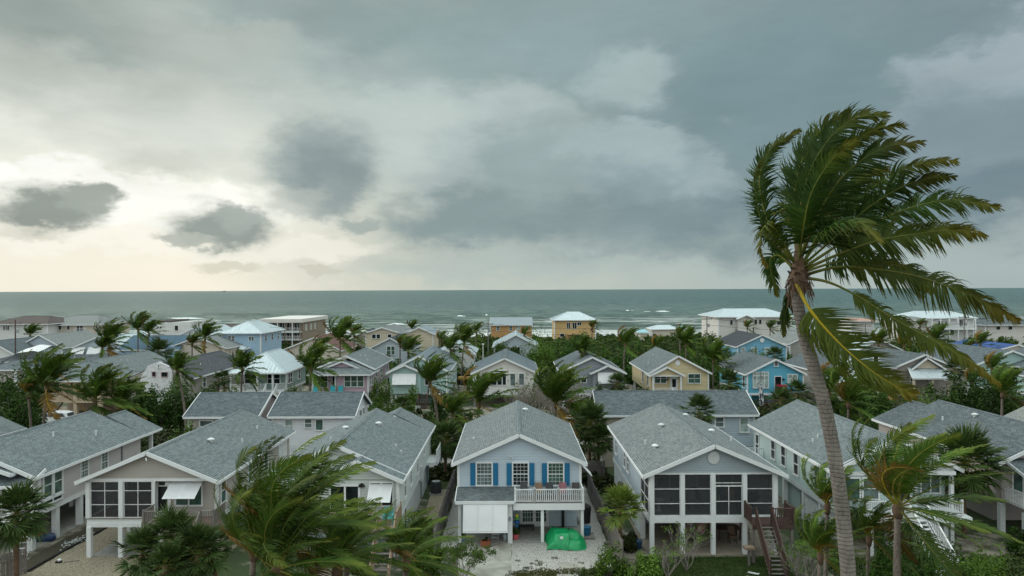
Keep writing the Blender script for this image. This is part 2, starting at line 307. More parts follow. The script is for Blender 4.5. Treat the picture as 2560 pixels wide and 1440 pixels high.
class MB:
    def __init__(s): s.v = []; s.f = []; s.m = []; s.smooth = False
    def poly(s, pts, mi=0):
        k = len(s.v); s.v += [tuple(p) for p in pts]; s.f.append(tuple(range(k, k+len(pts)))); s.m.append(mi); return s
    def box(s, x0, x1, y0, y1, z0, z1, mi=0):
        k = len(s.v); s.v += [(x, y, z) for z in (z0, z1) for y in (y0, y1) for x in (x0, x1)]
        for f in ((0, 2, 3, 1), (4, 5, 7, 6), (0, 1, 5, 4), (2, 6, 7, 3), (0, 4, 6, 2), (1, 3, 7, 5)):
            s.f.append(tuple(k+i for i in f)); s.m.append(mi)
        return s
    def bar(s, p, q, w, h, mi=0, up=(0, 0, 1)):
        p = Vector(p); q = Vector(q); d = (q-p).normalized(); u = Vector(up)
        if abs(d.dot(u)) > .98: u = Vector((0, 1, 0))
        a = d.cross(u).normalized(); b = a.cross(d).normalized(); k = len(s.v)
        for c in (p, q):
            for i, j in ((-1, -1), (1, -1), (1, 1), (-1, 1)): s.v.append(tuple(c+a*(i*w/2)+b*(j*h/2)))
        for f in ((0, 1, 2, 3), (7, 6, 5, 4), (0, 4, 5, 1), (1, 5, 6, 2), (2, 6, 7, 3), (3, 7, 4, 0)):
            s.f.append(tuple(k+i for i in f)); s.m.append(mi)
        return s
    def prism(s, pts, axis, a, b, mi=0):
        """pts: closed 2D outline (counter-clockwise seen from -Y / +X); extruded along axis from a to b"""
        k = len(s.v); n = len(pts)
        for c in (a, b):
            for u, w in pts: s.v.append((u, c, w) if axis == 'Y' else (c, u, w) if axis == 'X' else (u, w, c))
        s.f.append(tuple(range(k, k+n))); s.f.append(tuple(reversed(range(k+n, k+2*n)))); s.m += [mi, mi]
        for i in range(n):
            j = (i+1) % n; s.f.append((k+i, k+n+i, k+n+j, k+j)); s.m.append(mi)
        return s
    def tube(s, pts, rad, n=8, mi=0, caps=True):
        pts = [Vector(p) for p in pts]; k = len(s.v)
        if not hasattr(rad, '__len__'): rad = [rad]*len(pts)
        ref = None
        for i, p in enumerate(pts):
            d = (pts[min(i+1, len(pts)-1)]-pts[max(i-1, 0)]).normalized()
            if ref is None: ref = Vector((1, 0, 0)) if abs(d.x) < .9 else Vector((0, 1, 0))
            a = (ref-d*ref.dot(d)).normalized(); b = d.cross(a); ref = a
            for j in range(n):
                t = 2*math.pi*j/n; s.v.append(tuple(p+(a*math.cos(t)+b*math.sin(t))*rad[i]))
        for i in range(len(pts)-1):
            for j in range(n):
                j2 = (j+1) % n; s.f.append((k+i*n+j, k+i*n+j2, k+(i+1)*n+j2, k+(i+1)*n+j)); s.m.append(mi)
        if caps:
            s.f.append(tuple(k+j for j in reversed(range(n)))); s.m.append(mi)
            e = k+(len(pts)-1)*n; s.f.append(tuple(e+j for j in range(n))); s.m.append(mi)
        return s
    def lathe(s, prof, cx=0, cy=0, n=16, mi=0):
        k = len(s.v)
        for r, z in prof:
            for j in range(n): t = 2*math.pi*j/n; s.v.append((cx+r*math.cos(t), cy+r*math.sin(t), z))
        for i in range(len(prof)-1):
            for j in range(n): j2 = (j+1) % n; s.f.append((k+i*n+j, k+i*n+j2, k+(i+1)*n+j2, k+(i+1)*n+j)); s.m.append(mi)
        s.f.append(tuple(k+j for j in reversed(range(n)))); s.m.append(mi)
        e = k+(len(prof)-1)*n; s.f.append(tuple(e+j for j in range(n))); s.m.append(mi); return s
    def mesh(s, name, mats, org=Vector((0, 0, 0)), smooth=None):
        me = bpy.data.meshes.new(name); ox, oy, oz = org
        me.from_pydata([(x-ox, y-oy, z-oz) for x, y, z in s.v], [], s.f)
        for m in (mats if isinstance(mats, (list, tuple)) else [mats]): me.materials.append(m)
        me.polygons.foreach_set('material_index', s.m)
        if smooth or s.smooth: me.polygons.foreach_set('use_smooth', [True]*len(s.f))
        uv = me.uv_layers.new(name='UVMap'); data = []
        for p in me.polygons:
            n = p.normal
            if abs(n.z) > .999: u = Vector((1, 0, 0)); w = Vector((0, 1, 0))
            else: u = Vector((0, 0, 1)).cross(n).normalized(); w = n.cross(u)
            for vi in p.vertices: c = Vector(s.v[vi]); data += [c.dot(u), c.dot(w)]
        uv.data.foreach_set('uv', data); return me
    def build(s, name, mats, parent=None, kind=None, smooth=None, label=None, cat=None, group=None):
        o = link(name, s.mesh(name, mats, origin(parent), smooth), parent); return tag(o, label, cat, group, kind)
CACHE = {}
def shared(key, fn):
    if key not in CACHE: CACHE[key] = fn()
    return CACHE[key]
# wall planes: a = metres along the wall, d = metres outward, z up
def pm(plane):
    return {'F': lambda a, d, z: (a, -d, z), 'B': lambda a, d, z: (-a, d, z), 'R': lambda a, d, z: (d, a, z), 'L': lambda a, d, z: (-d, -a, z)}[plane]
def pbox(mb, P, a0, a1, d0, d1, z0, z1, mi=0):
    q = [P(a, d, z) for a in (a0, a1) for d in (d0, d1) for z in (z0, z1)]
    xs, ys, zs = zip(*q); mb.box(min(xs), max(xs), min(ys), max(ys), min(zs), max(zs), mi)
def wpos(plane, a, pos, z, off=0.0):
    return {'F': (a, pos-off, z), 'B': (a, pos+off, z), 'R': (pos+off, a, z), 'L': (pos-off, a, z)}[plane]
def window(parent, plane, pos, a, z, w, h, kind='dh', gl=None, trim=None, fr=.09, detail=True, top=None):
    """one window: casing with sashes, a pane per light; a and z give its centre on the wall plane"""
    gl = gl or G_GREEN; trim = trim or TRIM; P = pm(plane)
    def frame():
        m = MB(); e = .12
        pbox(m, P, -w/2-fr, w/2+fr, 0, e, h/2, h/2+fr*1.15); pbox(m, P, -w/2-fr*1.15, w/2+fr*1.15, 0, e+.03, -h/2-fr, -h/2)
        pbox(m, P, -w/2-fr, -w/2, 0, e, -h/2, h/2); pbox(m, P, w/2, w/2+fr, 0, e, -h/2, h/2)
        if kind in ('dh', 'grid', 'trans', 'dh2'): pbox(m, P, -w/2, w/2, .05, .09, -.025, .03)
        if kind in ('slide', 'dh2', 'pair', 'trans'): pbox(m, P, -.04, .04, .02, e, -h/2, h/2)
        if kind == 'trans': pbox(m, P, -w/2, w/2, .05, .095, h*.28, h*.28+.06)
        if kind == 'grid':
            for i in (-.25, 0, .25): pbox(m, P, i*w-.008, i*w+.008, .05, .082, -h/2, h/2)
            for i in (-.333, -.167, .167, .333): pbox(m, P, -w/2, w/2, .05, .080, i*h-.008, i*h+.008)
        return m.mesh('window', trim)
    wo = link('window', shared(('win', plane, round(w, 2), round(h, 2), kind, trim.name, fr), frame), parent)
    wo.location = Vector(wpos(plane, a, pos, z))-origin(parent); ORG[wo.name] = origin(parent)+Vector(wo.location)
    def pane(z0, z1, a0, a1):
        def f(): m = MB(); pbox(m, P, a0, a1, .005, .062, z0, z1); return m
        return f
    cuts = []
    if kind in ('slide', 'pair'): cuts = [(-h/2, h/2, -w/2, -.03), (-h/2, h/2, .03, w/2)]
    elif kind in ('dh2', 'trans'): cuts = [(-h/2, 0, -w/2, -.03), (-h/2, 0, .03, w/2), (0, h/2, -w/2, -.03), (0, h/2, .03, w/2)]
    elif kind in ('dh', 'grid'): cuts = [(-h/2, 0, -w/2, w/2), (0, h/2, -w/2, w/2)]
    else: cuts = [(-h/2, h/2, -w/2, w/2)]
    for i, c in enumerate(cuts):
        g_ = gl if not (top and c[0] < 0) else top
        me = shared(('pane', plane, tuple(round(t, 2) for t in c), g_.name), lambda: pane(*c)().mesh('pane', g_)); link('pane', me, wo)
    return wo
def fwin(parent, Y, r, kind='dh', **kw):
    """front window from its outline in the photograph"""
    a = at(r[0], r[1], Y); b = at(r[2], r[3], Y)
    return window(parent, 'F', Y, (a.x+b.x)/2, (a.z+b.z)/2, b.x-a.x, a.z-b.z, kind, **kw)
def boards(parent, plane, pos, a0, a1, z0, z1, m, course=.19, tri=None, near=True):
    """lap boards, one object each; tri=(a_apex, z_apex) clips them under a gable whose eave line is (a0,z0)-(a1,z0)"""
    P = pm(plane); n = int((z1-z0)/course+.999); bk = MB()
    if tri: q = [P(a0, 0, z0), P(a1, 0, z0), P(tri[0], 0, tri[1])]
    else: q = [P(a0, 0, z0), P(a1, 0, z0), P(a1, 0, z1), P(a0, 0, z1)]
    of = {'F': (0, pos-.003, 0), 'R': (pos+.003, 0, 0), 'L': (pos-.003, 0, 0), 'B': (0, pos+.003, 0)}[plane]
    bk.poly([(x+of[0], y+of[1], z) for x, y, z in q]); bk.build('shaded_backing', joint_shade(m), parent)  # dark sheet behind the boards, shade of the laps painted into its colour
    for i in range(n):
        lo = z0+i*course; hi = min(lo+course, z1)
        if hi-lo < .07: continue
        if tri:
            s = (tri[1]-z0)
            def cut(z): t = max(0, min(1, (z-z0)/s)); return a0+(tri[0]-a0)*t, a1+(tri[0]-a1)*t
            l0, r0 = cut(lo); l1, r1 = cut(hi)
        else: l0, r0, l1, r1 = a0, a1, a0, a1
        if r0-l0 < .15: continue
        c = (a0+a1)/2
        def f(l0=l0, r0=r0, l1=l1, r1=r1, hh=hi-lo-.018):
            mb = MB(); q = [P(l0-c, .006, 0), P(r0-c, .006, 0), P(r1-c, .006, hh), P(l1-c, .006, hh), P(l0-c, .052, 0), P(r0-c, .052, 0), P(r1-c, .016, hh), P(l1-c, .016, hh)]
            mb.v = q; F_ = [(4, 5, 6, 7), (0, 1, 5, 4), (1, 2, 6, 5), (2, 3, 7, 6), (3, 0, 4, 7)]
            if plane in 'R': F_ = [tuple(reversed(t)) for t in F_]
            mb.f = F_; mb.m = [0]*5; return mb.mesh('siding_board', m)
        key = ('board', plane, round(l0-c, 2), round(r0-c, 2), round(l1-c, 2), round(r1-c, 2), round(hi-lo, 3), m.name)
        o = link('siding_board', shared(key, f), parent); o.location = Vector(wpos(plane, c, pos, lo))-origin(parent)
    
def gable_roof(root, xl, xr, yf, yb, ze, zr, m, xm=None, trim=None, t=.10, rake=True, cap=True, fascia=True, backrake=False, dark=None, axis='Y', name='roof', seams=None):
    """pitched roof; axis Y: ridge runs away from the viewer; xl,xr outer eaves; returns the roof part"""
    trim = trim or TRIM; xm = (xl+xr)/2 if xm is None else xm
    S = (lambda u, v, z: (u, v, z)) if axis == 'Y' else (lambda u, v, z: (v, u, z))
    mb = MB(); flip = axis == 'X'
    def P(l): mb.poly([S(*p) for p in (reversed(l) if flip else l)])
    P([(xl, yf, ze), (xm, yf, zr), (xm, yb, zr), (xl, yb, ze)][::-1]); P([(xm, yf, zr), (xr, yf, ze), (xr, yb, ze), (xm, yb, zr)])
    P([(xl, yf, ze-t), (xm, yf, zr-t), (xm, yb, zr-t), (xl, yb, ze-t)]); P([(xm, yf, zr-t), (xr, yf, ze-t), (xr, yb, ze-t), (xm, yb, zr-t)][::-1])
    P([(xl, yf, ze-t), (xm, yf, zr-t), (xm, yf, zr), (xl, yf, ze)][::-1]); P([(xm, yf, zr-t), (xr, yf, ze-t), (xr, yf, ze), (xm, yf, zr)][::-1])
    P([(xl, yb, ze-t), (xm, yb, zr-t), (xm, yb, zr), (xl, yb, ze)]); P([(xm, yb, zr-t), (xr, yb, ze-t), (xr, yb, ze), (xm, yb, zr)])
    P([(xl, yf, ze-t), (xl, yf, ze), (xl, yb, ze), (xl, yb, ze-t)]); P([(xr, yf, ze-t), (xr, yf, ze), (xr, yb, ze), (xr, yb, ze-t)][::-1])
    ro = mb.build(name, [m], root)
    def strip(p, q, w, h, nm, mm):
        b = MB(); b.bar(S(*p), S(*q), w, h); return b.build(nm, mm, ro)
    if rake:
        for y, s in ([(yf-.03, 1)]+([(yb+.03, 1)] if backrake else [])):
            strip((xl-.02, y, ze-.07), (xm, y, zr-.07), .05, .24, 'rake_board', trim); strip((xm, y, zr-.07), (xr+.02, y, ze-.07), .05, .24, 'rake_board', trim)
    if fascia:
        strip((xl-.025, yf+.0, ze-.10), (xl-.025, yb, ze-.10), .04, .19, 'fascia', trim); strip((xr+.025, yf+.0, ze-.10), (xr+.025, yb, ze-.10), .04, .19, 'fascia', trim)
    if cap:
        b = MB(); sl = .16; dz = sl*(zr-ze)/max(.1, (xm-xl))
        for a, c in (((xm-sl, zr-dz+.03), (xm, zr+.03)), ((xm, zr+.03), (xm+sl, zr-dz+.03))):
            b.prism([(a[0], a[1]-.03), (c[0], c[1]-.03), (c[0], c[1]), (a[0], a[1])] if axis == 'Y' else [(a[0], a[1]-.03), (c[0], c[1]-.03), (c[0], c[1]), (a[0], a[1])], 'Y' if axis == 'Y' else 'X', yf+.02, yb-.02)
        b.build('ridge_cap', dark or m, ro)
    if seams:
        b = MB(); n = int((yb-yf)/seams)
        for i in range(n+1):
            y = yf+.05+i*(yb-yf-.1)/n
            b.bar(S(xl, y, ze+.02), S(xm, y, zr+.02), .035, .04); b.bar(S(xm, y, zr+.02), S(xr, y, ze+.02), .035, .04)
        b.build('standing_seams', m, ro, kind='stuff')
    return ro
def hip_roof(root, xl, xr, yf, yb, ze, zr, m, r0, r1, trim=None, t=.12, seams=None, name='roof'):
    """hipped roof over a rectangle; r0, r1 = ends of the ridge (x,y)"""
    trim = trim or TRIM; a, b, c, d = (xl, yf, ze), (xr, yf, ze), (xr, yb, ze), (xl, yb, ze)
    p = (r0[0], r0[1], zr); q = (r1[0], r1[1], zr); mb = MB()
    if abs(r0[0]-r1[0]) > abs(r0[1]-r1[1]): faces = [[a, b, q, p], [b, c, q], [c, d, p, q], [d, a, p]]
    else: faces = [[a, b, p], [b, c, q, p], [c, d, q], [d, a, p, q]]
    for f in faces: mb.poly(f)
    mb.poly([(x, y, z-t) for x, y, z in (d, c, b, a)])
    for u, v in ((a, b), (b, c), (c, d), (d, a)): mb.poly([(u[0], u[1], u[2]-t), (v[0], v[1], v[2]-t), v, u])
    ro = mb.build(name, m, root); k = MB()
    for u, v in ((a, b), (b, c), (c, d), (d, a)):
        dx = .02 if u[0] == v[0] == xr else -.02 if u[0] == v[0] == xl else 0; dy = -.02 if u[1] == v[1] == yf else .02 if u[1] == v[1] == yb else 0
        fb = MB(); fb.bar((u[0]+dx, u[1]+dy, ze-.10), (v[0]+dx, v[1]+dy, ze-.10), .04, .2); fb.build('fascia', trim, ro)
    for u, v in ((a, p), (b, q if len(faces[0]) == 4 else p), (c, q), (d, p if len(faces[0]) == 4 else q), (p, q)):
        if (Vector(u)-Vector(v)).length > .05: k.bar((u[0], u[1], u[2]+.02), (v[0], v[1], v[2]+.02), .2, .04)
    k.build('hip_caps', m, ro)
    if seams:
        sb = MB()
        for f in faces:
            f = [Vector(x) for x in f]; lo, hi = f[0], f[1]; L = (hi-lo).length; n = int(L/seams); e = (hi-lo)/L; top = f[2:]
            up = None
            for i in range(1, n):
                s = lo+e*(i*L/n); # climb straight upslope until the opposite edge
                ts = []
                nn = (f[1]-f[0]).cross(f[2]-f[0]).normalized(); g_ = nn.cross(e).normalized(); g_ = g_ if g_.z > 0 else -g_
                ed = list(zip(f[1:], f[2:]+[f[0]]))
                for A_, B_ in ed:
                    # intersect in (e,g) plane coordinates
                    ax, ay = (A_-s).dot(e), (A_-s).dot(g_); bx, by = (B_-s).dot(e), (B_-s).dot(g_)
                    if (ax <= 0 <= bx or bx <= 0 <= ax) and abs(ax-bx) > 1e-6:
                        y = ay+(by-ay)*(0-ax)/(bx-ax)
                        if y > .05: ts.append(y)
                if ts: sb.bar(s+nn*.02, s+g_*min(ts)+nn*.02, .035, .04)
        sb.build('standing_seams', m, ro, kind='stuff')
    return ro
def shed_roof(root, pts, m, t=.1, trim=None, name='porch_roof'):
    """single sloping slab: pts = 4 corners, front-left, front-right, back-right, back-left"""
    mb = MB(); lo = [(x, y, z-t) for x, y, z in pts]; mb.poly(pts); mb.poly(lo[::-1])
    for i in range(4): j = (i+1) % 4; mb.poly([lo[i], lo[j], pts[j], pts[i]])
    o = mb.build(name, m, root)
    for i in (3, 0, 1):
        j = (i+1) % 4; a = Vector(pts[i]); b = Vector(pts[j]); off = {0: Vector((0, -.03, -.06)), 1: Vector((.03, 0, -.06)), 3: Vector((-.03, 0, -.06))}[i]
        k = MB(); k.bar(a+off, b+off, .05, .2); k.build('fascia', trim or TRIM, o)
    return o
def post(parent, x, y, z0, z1, w=.28, m=None, name='post', base=False):
    me = shared(('post', w, round(z1-z0, 2), (m or TRIM).name), lambda: MB().box(-w/2, w/2, -w/2, w/2, 0, z1-z0).mesh('post', m or TRIM))
    o = link(name, me, parent); o.location = Vector((x, y, z0))-origin(parent); return o
def railing(parent, p, q, h=.95, m=None, sp=.13, each=True, w=.045, posts=(True, True), pw=.1, name='railing'):
    """handrail between two floor points: rails, posts and balusters"""
    m = m or TRIM; p = Vector(p); q = Vector(q); d = q-p; L = d.length
    r = MB(); r.bar(p+Vector((0, 0, h)), q+Vector((0, 0, h)), .08, .05)
    if each:
        ro = r.build(name, m, parent); b = MB(); b.bar(p+Vector((0, 0, .1)), q+Vector((0, 0, .1)), .05, .05); b.build('bottom_rail', m, ro)
    else: r.bar(p+Vector((0, 0, .1)), q+Vector((0, 0, .1)), .05, .05); ro = r.build(name, m, parent)
    n = max(1, int(Vector((d.x, d.y, 0)).length/sp)); j = MB()
    for i in range(1, n):
        c = p+d*(i/n)
        if each:
            me = shared(('bal', w, round(h, 2), m.name), lambda: MB().box(-w/2, w/2, -w/2, w/2, .1, h).mesh('baluster', m)); o = link('baluster', me, ro); o.location = c-origin(ro)
        else: j.box(c.x-w/2, c.x+w/2, c.y-w/2, c.y+w/2, c.z+.1, c.z+h)
    if not each and j.f: j.build('balusters', m, ro, kind='stuff')
    for f, c in zip(posts, (p, q)):
        if f: o = link('newel_post', shared(('newel', pw, round(h, 2), m.name), lambda: MB().box(-pw/2, pw/2, -pw/2, pw/2, 0, h+.1).mesh('newel_post', m)), ro); o.location = c-origin(ro)
    return ro
def stairs(parent, x0, x1, ytop, ztop, ybot, n, m, mr=None, zbot=0.0, rails=True, axis='Y', each=True, risers=False, mt=None):
    """straight flight descending from (ytop, ztop) to ybot; treads are objects of their own"""
    S = (lambda a, b, z: (a, b, z)) if axis == 'Y' else (lambda a, b, z: (b, a, z))
    so_ = MB(); w = .05
    for x in (x0+.03, x1-.03): so_.bar(S(x, ytop, ztop-.18), S(x, ybot, zbot-.02), .05, .26)
    so = so_.build('stringer', m, parent); dy = (ybot-ytop)/n; dz = (ztop-zbot)/n
    for i in range(n):
        y = ytop+(i+.5)*dy; z = ztop-(i+1)*dz+dz*.3
        b = MB(); q0 = S(x0-.02, y-abs(dy)*.55, z-.04); q1 = S(x1+.02, y+abs(dy)*.55, z)
        me = shared(('tread', axis, round(x1-x0, 2), round(dy, 2), (mt or m).name, round(x0, 1), parent.name), lambda: MB().box(q0[0]-S(x0, y, 0)[0], q1[0]-S(x0, y, 0)[0], q0[1]-S(x0, y, 0)[1], q1[1]-S(x0, y, 0)[1], -.04, 0).mesh('stair_tread', mt or m))
        o = link('stair_tread', me, parent); o.location = Vector(S(x0, y, z))-origin(parent)
    if rails:
        for x in (x0-.04, x1+.04): railing(parent, S(x, ytop, ztop), S(x, ybot, zbot+.1), .95, mr or m, .16, each=each, name='stair_rail')
def louvre(parent, top_l, top_r, bot_l, bot_r, npan, m, pitch=.075, each=True, name='storm_shutter'):
    """propped storm shutter: panels of slats between frames"""
    tl, tr, bl, br = map(Vector, (top_l, top_r, bot_l, bot_r)); root = None
    for k in range(npan):
        a, b = k/npan, (k+1)/npan
        p = [tl.lerp(tr, a), tl.lerp(tr, b), bl.lerp(br, b), bl.lerp(br, a)]; nrm = (p[1]-p[0]).cross(p[3]-p[0]).normalized(); nrm = -nrm if nrm.y > 0 else nrm
        f = MB(); dn = (p[3]-p[0]).normalized(); ac = (p[1]-p[0]).normalized()
        for u, v in ((p[0], p[1]), (p[3], p[2])): f.bar(u, v, .04, .09, up=dn)
        for u, v, s in ((p[0], p[3], 1), (p[1], p[2], -1)): f.bar(u+ac*.05*s, v+ac*.05*s, .04, .09, up=ac)
        fo = f.build(name, m, parent); L = (p[3]-p[0]).length; n = int(L/pitch); Wd = (p[1]-p[0]).length
        org = p[0]+dn*.05
        def slat():
            sm = MB(); c = ac*.09; e = ac*(Wd-.09); t = dn*pitch*1.5+nrm*.010; z_ = Vector((0, 0, 0))
            sm.poly([c-nrm*.01, e-nrm*.01, e+t, c+t]); sm.poly([c-nrm*.022, c+t-nrm*.012, e+t-nrm*.012, e-nrm*.022]); sm.poly([c+t-nrm*.012, c+t, e+t, e+t-nrm*.012]); return sm
        if each:
            me = slat().mesh('slat', m)
            for i in range(n-1): o = link('slat', me, fo); o.location = org+dn*(i*pitch)-origin(fo)
        else:
            J = MB(); base = slat()
            for i in range(n-1):
                for q in base.f: J.poly([Vector(base.v[v_])+org+dn*(i*pitch) for v_ in q])
            J.build('slats', m, fo, kind='stuff')
# ================================================================ the setting: ground, sea
def ground_mat():
    def b(g, p):
        v = ocoord(g); n = g.noise(v, .09, 6, .6); n2 = g.noise(v, .7, 6, .65); n3 = g.noise(v, 9, 3, .6)
        sand = g.mix(n3, C(.30, .27, .22), C(.20, .18, .145)); soil = g.mix(n3, C(.09, .075, .055), C(.05, .042, .03)); gr = g.mix(n3, C(.045, .07, .02), C(.022, .036, .012))
        col = g.mix(g.maprange(n2, .42, .6), sand, soil); col = g.mix(g.maprange(g.math('ADD', n, g.math('MULTIPLY', g.math('SUBTRACT', n2, .5), .5)), .44, .56), col, gr)
        g.put(p.inputs['Base Color'], col); p.inputs['Roughness'].default_value = .95; bump(g, p, n3, .05, .6)
    return mat('sandy_ground', b)
def gravel_mat(name, a, c, d, sc=22):
    def b(g, p):
        v = ocoord(g); vo = g.new('ShaderNodeTexVoronoi'); g.put(vo.inputs['Vector'], v); vo.inputs['Scale'].default_value = sc
        s = g.new('ShaderNodeSeparateColor'); g.put(s.inputs[0], vo.outputs['Color']); col = g.mix(s.outputs[0], a, c)
        col = g.mix(g.maprange(vo.outputs['Distance'], .35, .7), col, shade(d, .6)); n = g.noise(v, .9, 5, .65); col = g.mix(g.maprange(n, .5, .72, 0, .8), col, d)
        sp = g.noise(v, 6, 2, .5); col = g.mix(g.maprange(sp, .66, .72), col, C(.06, .05, .035))
        g.put(p.inputs['Base Color'], col); p.inputs['Roughness'].default_value = .95; bump(g, p, vo.outputs['Distance'], -.03, .9)
    return mat(name, b)
def conc_mat(name, a, d):
    def b(g, p):
        v = ocoord(g); n = g.noise(v, .6, 6, .65, .6); n3 = g.noise(v, 14, 3, .6); vo = g.new('ShaderNodeTexVoronoi', feature='DISTANCE_TO_EDGE'); g.put(vo.inputs['Vector'], v); vo.inputs['Scale'].default_value = .35
        col = g.mix(g.maprange(n, .36, .66), a, d); col = g.mix(g.math('MULTIPLY', n3, .3), col, shade(d, .6)); col = g.mix(g.maprange(vo.outputs['Distance'], .012, 0.0, 0, .6), col, C(.07, .065, .055))
        g.put(p.inputs['Base Color'], col); p.inputs['Roughness'].default_value = .85; bump(g, p, n3, .01, .5)
    return mat(name, b)
def grass_mat(name, a, d):
    def b(g, p):
        v = ocoord(g); n = g.noise(v, .8, 5, .6); n3 = g.noise(scale3(g, v, (1, .6, 1)), 25, 3, .7); col = g.mix(g.maprange(n, .35, .7), a, d); col = g.mix(g.maprange(n3, .35, .75, 0, .65), col, shade(d, .5))
        g.put(p.inputs['Base Color'], col); p.inputs['Roughness'].default_value = .9; bump(g, p, n3, .05, .8)
    return mat(name, b)
WG = gravel_mat('white_gravel', C(.62, .61, .58), C(.42, .41, .385), C(.36, .34, .30)); TG = gravel_mat('tan_gravel', C(.44, .38, .28), C(.30, .26, .19), C(.28, .235, .165), 18)
MUL = gravel_mat('leaf_mulch', C(.075, .055, .035), C(.045, .035, .025), C(.05, .05, .022), 12); DRV = conc_mat('stained_concrete', C(.42, .41, .37), C(.25, .24, .20)); RD = conc_mat('pale_asphalt', C(.30, .29, .27), C(.22, .215, .2))
LAWN = grass_mat('lawn', C(.035, .065, .014), C(.055, .085, .02)); LAWN2 = grass_mat('rough_grass', C(.05, .07, .02), C(.075, .085, .03))
BEACH = mat('beach_sand', lambda g, p: (g.put(p.inputs['Base Color'], g.mix(g.noise(ocoord(g), .3, 5, .6), C(.45, .40, .31), C(.34, .30, .24))), setattr(p.inputs['Roughness'], 'default_value', .95)))
# land, one sheet that slopes under the sea
mb = MB()
for (y0, z0, y1, z1) in ((-60, 0, 246, 0),): mb.poly([(-700, y0, z0), (700, y0, z0), (700, y1, z1), (-700, y1, z1)])
mb.build('ground', ground_mat(), kind='structure')
mb = MB(); mb.poly([(-700, 246, 0), (700, 246, 0), (700, 262, -1.2), (-700, 262, -1.2)]); mb.poly([(-700, 262, -1.2), (700, 262, -1.2), (700, 330, -4), (-700, 330, -4)])
mb.build('beach', BEACH, kind='structure')
def sheet(name, pts, m, z=.004, kind='structure', jag=0.0):
    """flat patch; its outline is broken up by jag metres"""
    q = []; r = random.Random(hash(name) % 1000 if 0 else len(pts)*31+int(pts[0][0]*10))
    for i, (x, y) in enumerate(pts):
        x2, y2 = pts[(i+1) % len(pts)]; n = max(1, int(math.hypot(x2-x, y2-y)/.6)) if jag else 1
        for k in range(n): t = k/n; q.append((x+(x2-x)*t+r.uniform(-jag, jag), y+(y2-y)*t+r.uniform(-jag, jag), z))
    return MB().poly(q).build(name, m, kind=kind)
sheet('gravel_yard', [(-32, 36), (-17.9, 36), (-17.9, 62), (-28.8, 62), (-28.8, 46)], TG, .004, jag=.1)
sheet('mulch_strip', [(-30.1, 41.5), (-28.6, 41.5), (-28.2, 60), (-29.9, 60)], MUL, .012, jag=.12)
sheet('gravel_path', [(-6.6, 43), (-5.1, 43), (-5.1, 58), (-6.6, 58)], TG, .008, jag=.06)
sheet('gravel_court', [(-.1, 37), (5.9, 37), (5.9, 46), (-.1, 46)], WG, .006, jag=.05)
sheet('gravel_strip', [(4.7, 45.9), (6.1, 45.9), (6.1, 60), (4.7, 60)], WG, .010, jag=.05)
sheet('gravel_bed', [(-4.7, 45), (-3.6, 45), (-3.6, 60), (-4.7, 60)], WG, .010, jag=.05)
sheet('driveway', [(-2.7, 34), (-.1, 34), (-.1, 45.9), (-3.4, 45.9), (-3.4, 43)], DRV, .014)
sheet('concrete_pad', [(2.75, 40.6), (4.2, 40.6), (4.2, 42.6), (2.75, 42.6)], DRV, .014)
sheet('lawn', [(7.2, 36), (16.6, 36), (16.6, 43.6), (7.8, 43.6)], LAWN, .008, jag=.2)
sheet('side_lawn', [(6.5, 49), (8.4, 49), (8.4, 58), (6.5, 58)], LAWN, .008, jag=.15)
sheet('back_lawn', [(-6.6, 58.2), (-4.3, 58.2), (-4.3, 63.2), (-6.9, 63.2)], LAWN, .008, jag=.15)
sheet('garden_lawn', [(17.8, 36), (34, 36), (34, 43.5), (19, 43.5)], LAWN2, .006, jag=.3)
sheet('court_road', [(-14.2, 63.8), (8.2, 63.8), (8.2, 67.5), (-14.2, 67.5)], RD, .008)
sheet('street', [(-62, 74.5), (75, 74.5), (75, 80), (-62, 80)], RD, .008)
sheet('link_road', [(-11.5, 67.5), (-5.0, 67.5), (-5.0, 74.5), (-11.5, 74.5)], RD, .007)
sheet('parking_area', [(-62, 62), (-43, 62), (-43, 74.5), (-62, 74.5)], TG, .006, jag=.3)
sheet('sandy_court', [(-14, 82), (8, 82), (8, 92), (-14, 92)], TG, .006, jag=.3)
sheet('under_house_paving', [(-26.4, 43.8), (-22.6, 43.8), (-22.6, 58), (-26.4, 58)], CONC, .016)
# grass blades and weeds: nobody could count them
def blades(name, regs, n, m, h=.09, w=.02, z=.01):
    tot = sum((a[1]-a[0])*(a[3]-a[2]) for a in regs); V = []
    for a in regs:
        k = int(n*(a[1]-a[0])*(a[3]-a[2])/tot); x = RNG.uniform(a[0], a[1], k); y = RNG.uniform(a[2], a[3], k); t = RNG.uniform(0, 6.28, k); hh = RNG.uniform(.5, 1.2, k)*h; l = RNG.normal(0, .4, (k, 2))*h
        p = np.stack([np.stack([x-np.cos(t)*w, y-np.sin(t)*w, x*0+z], 1), np.stack([x+np.cos(t)*w, y+np.sin(t)*w, x*0+z], 1), np.stack([x+l[:, 0]+h*.3, y+l[:, 1], z+hh], 1)], 1); V.append(p)
    V = np.concatenate(V); k = len(V); me = bpy.data.meshes.new(name); me.from_pydata(V.reshape(-1, 3).tolist(), [], np.arange(k*3).reshape(-1, 3).tolist()); me.materials.append(m)
    return tag(link(name, me), kind='stuff')
GB = leafmat('grass_blade', C(.05, .09, .02), C(.10, .13, .035), C(.028, .05, .012), uvtip=False, rough=.7)
GBD = leafmat('weed_blade', C(.09, .10, .03), C(.16, .12, .05), C(.05, .06, .02), uvtip=False, rough=.7)
blades('lawn_grass', [(7.6, 16.4, 37.5, 43.5)], 24000, GB, .08, .022)
blades('garden_grass', [(18.5, 33, 37, 43)], 12000, GB, .16, .03)
W_ = []
rr = random.Random(5)
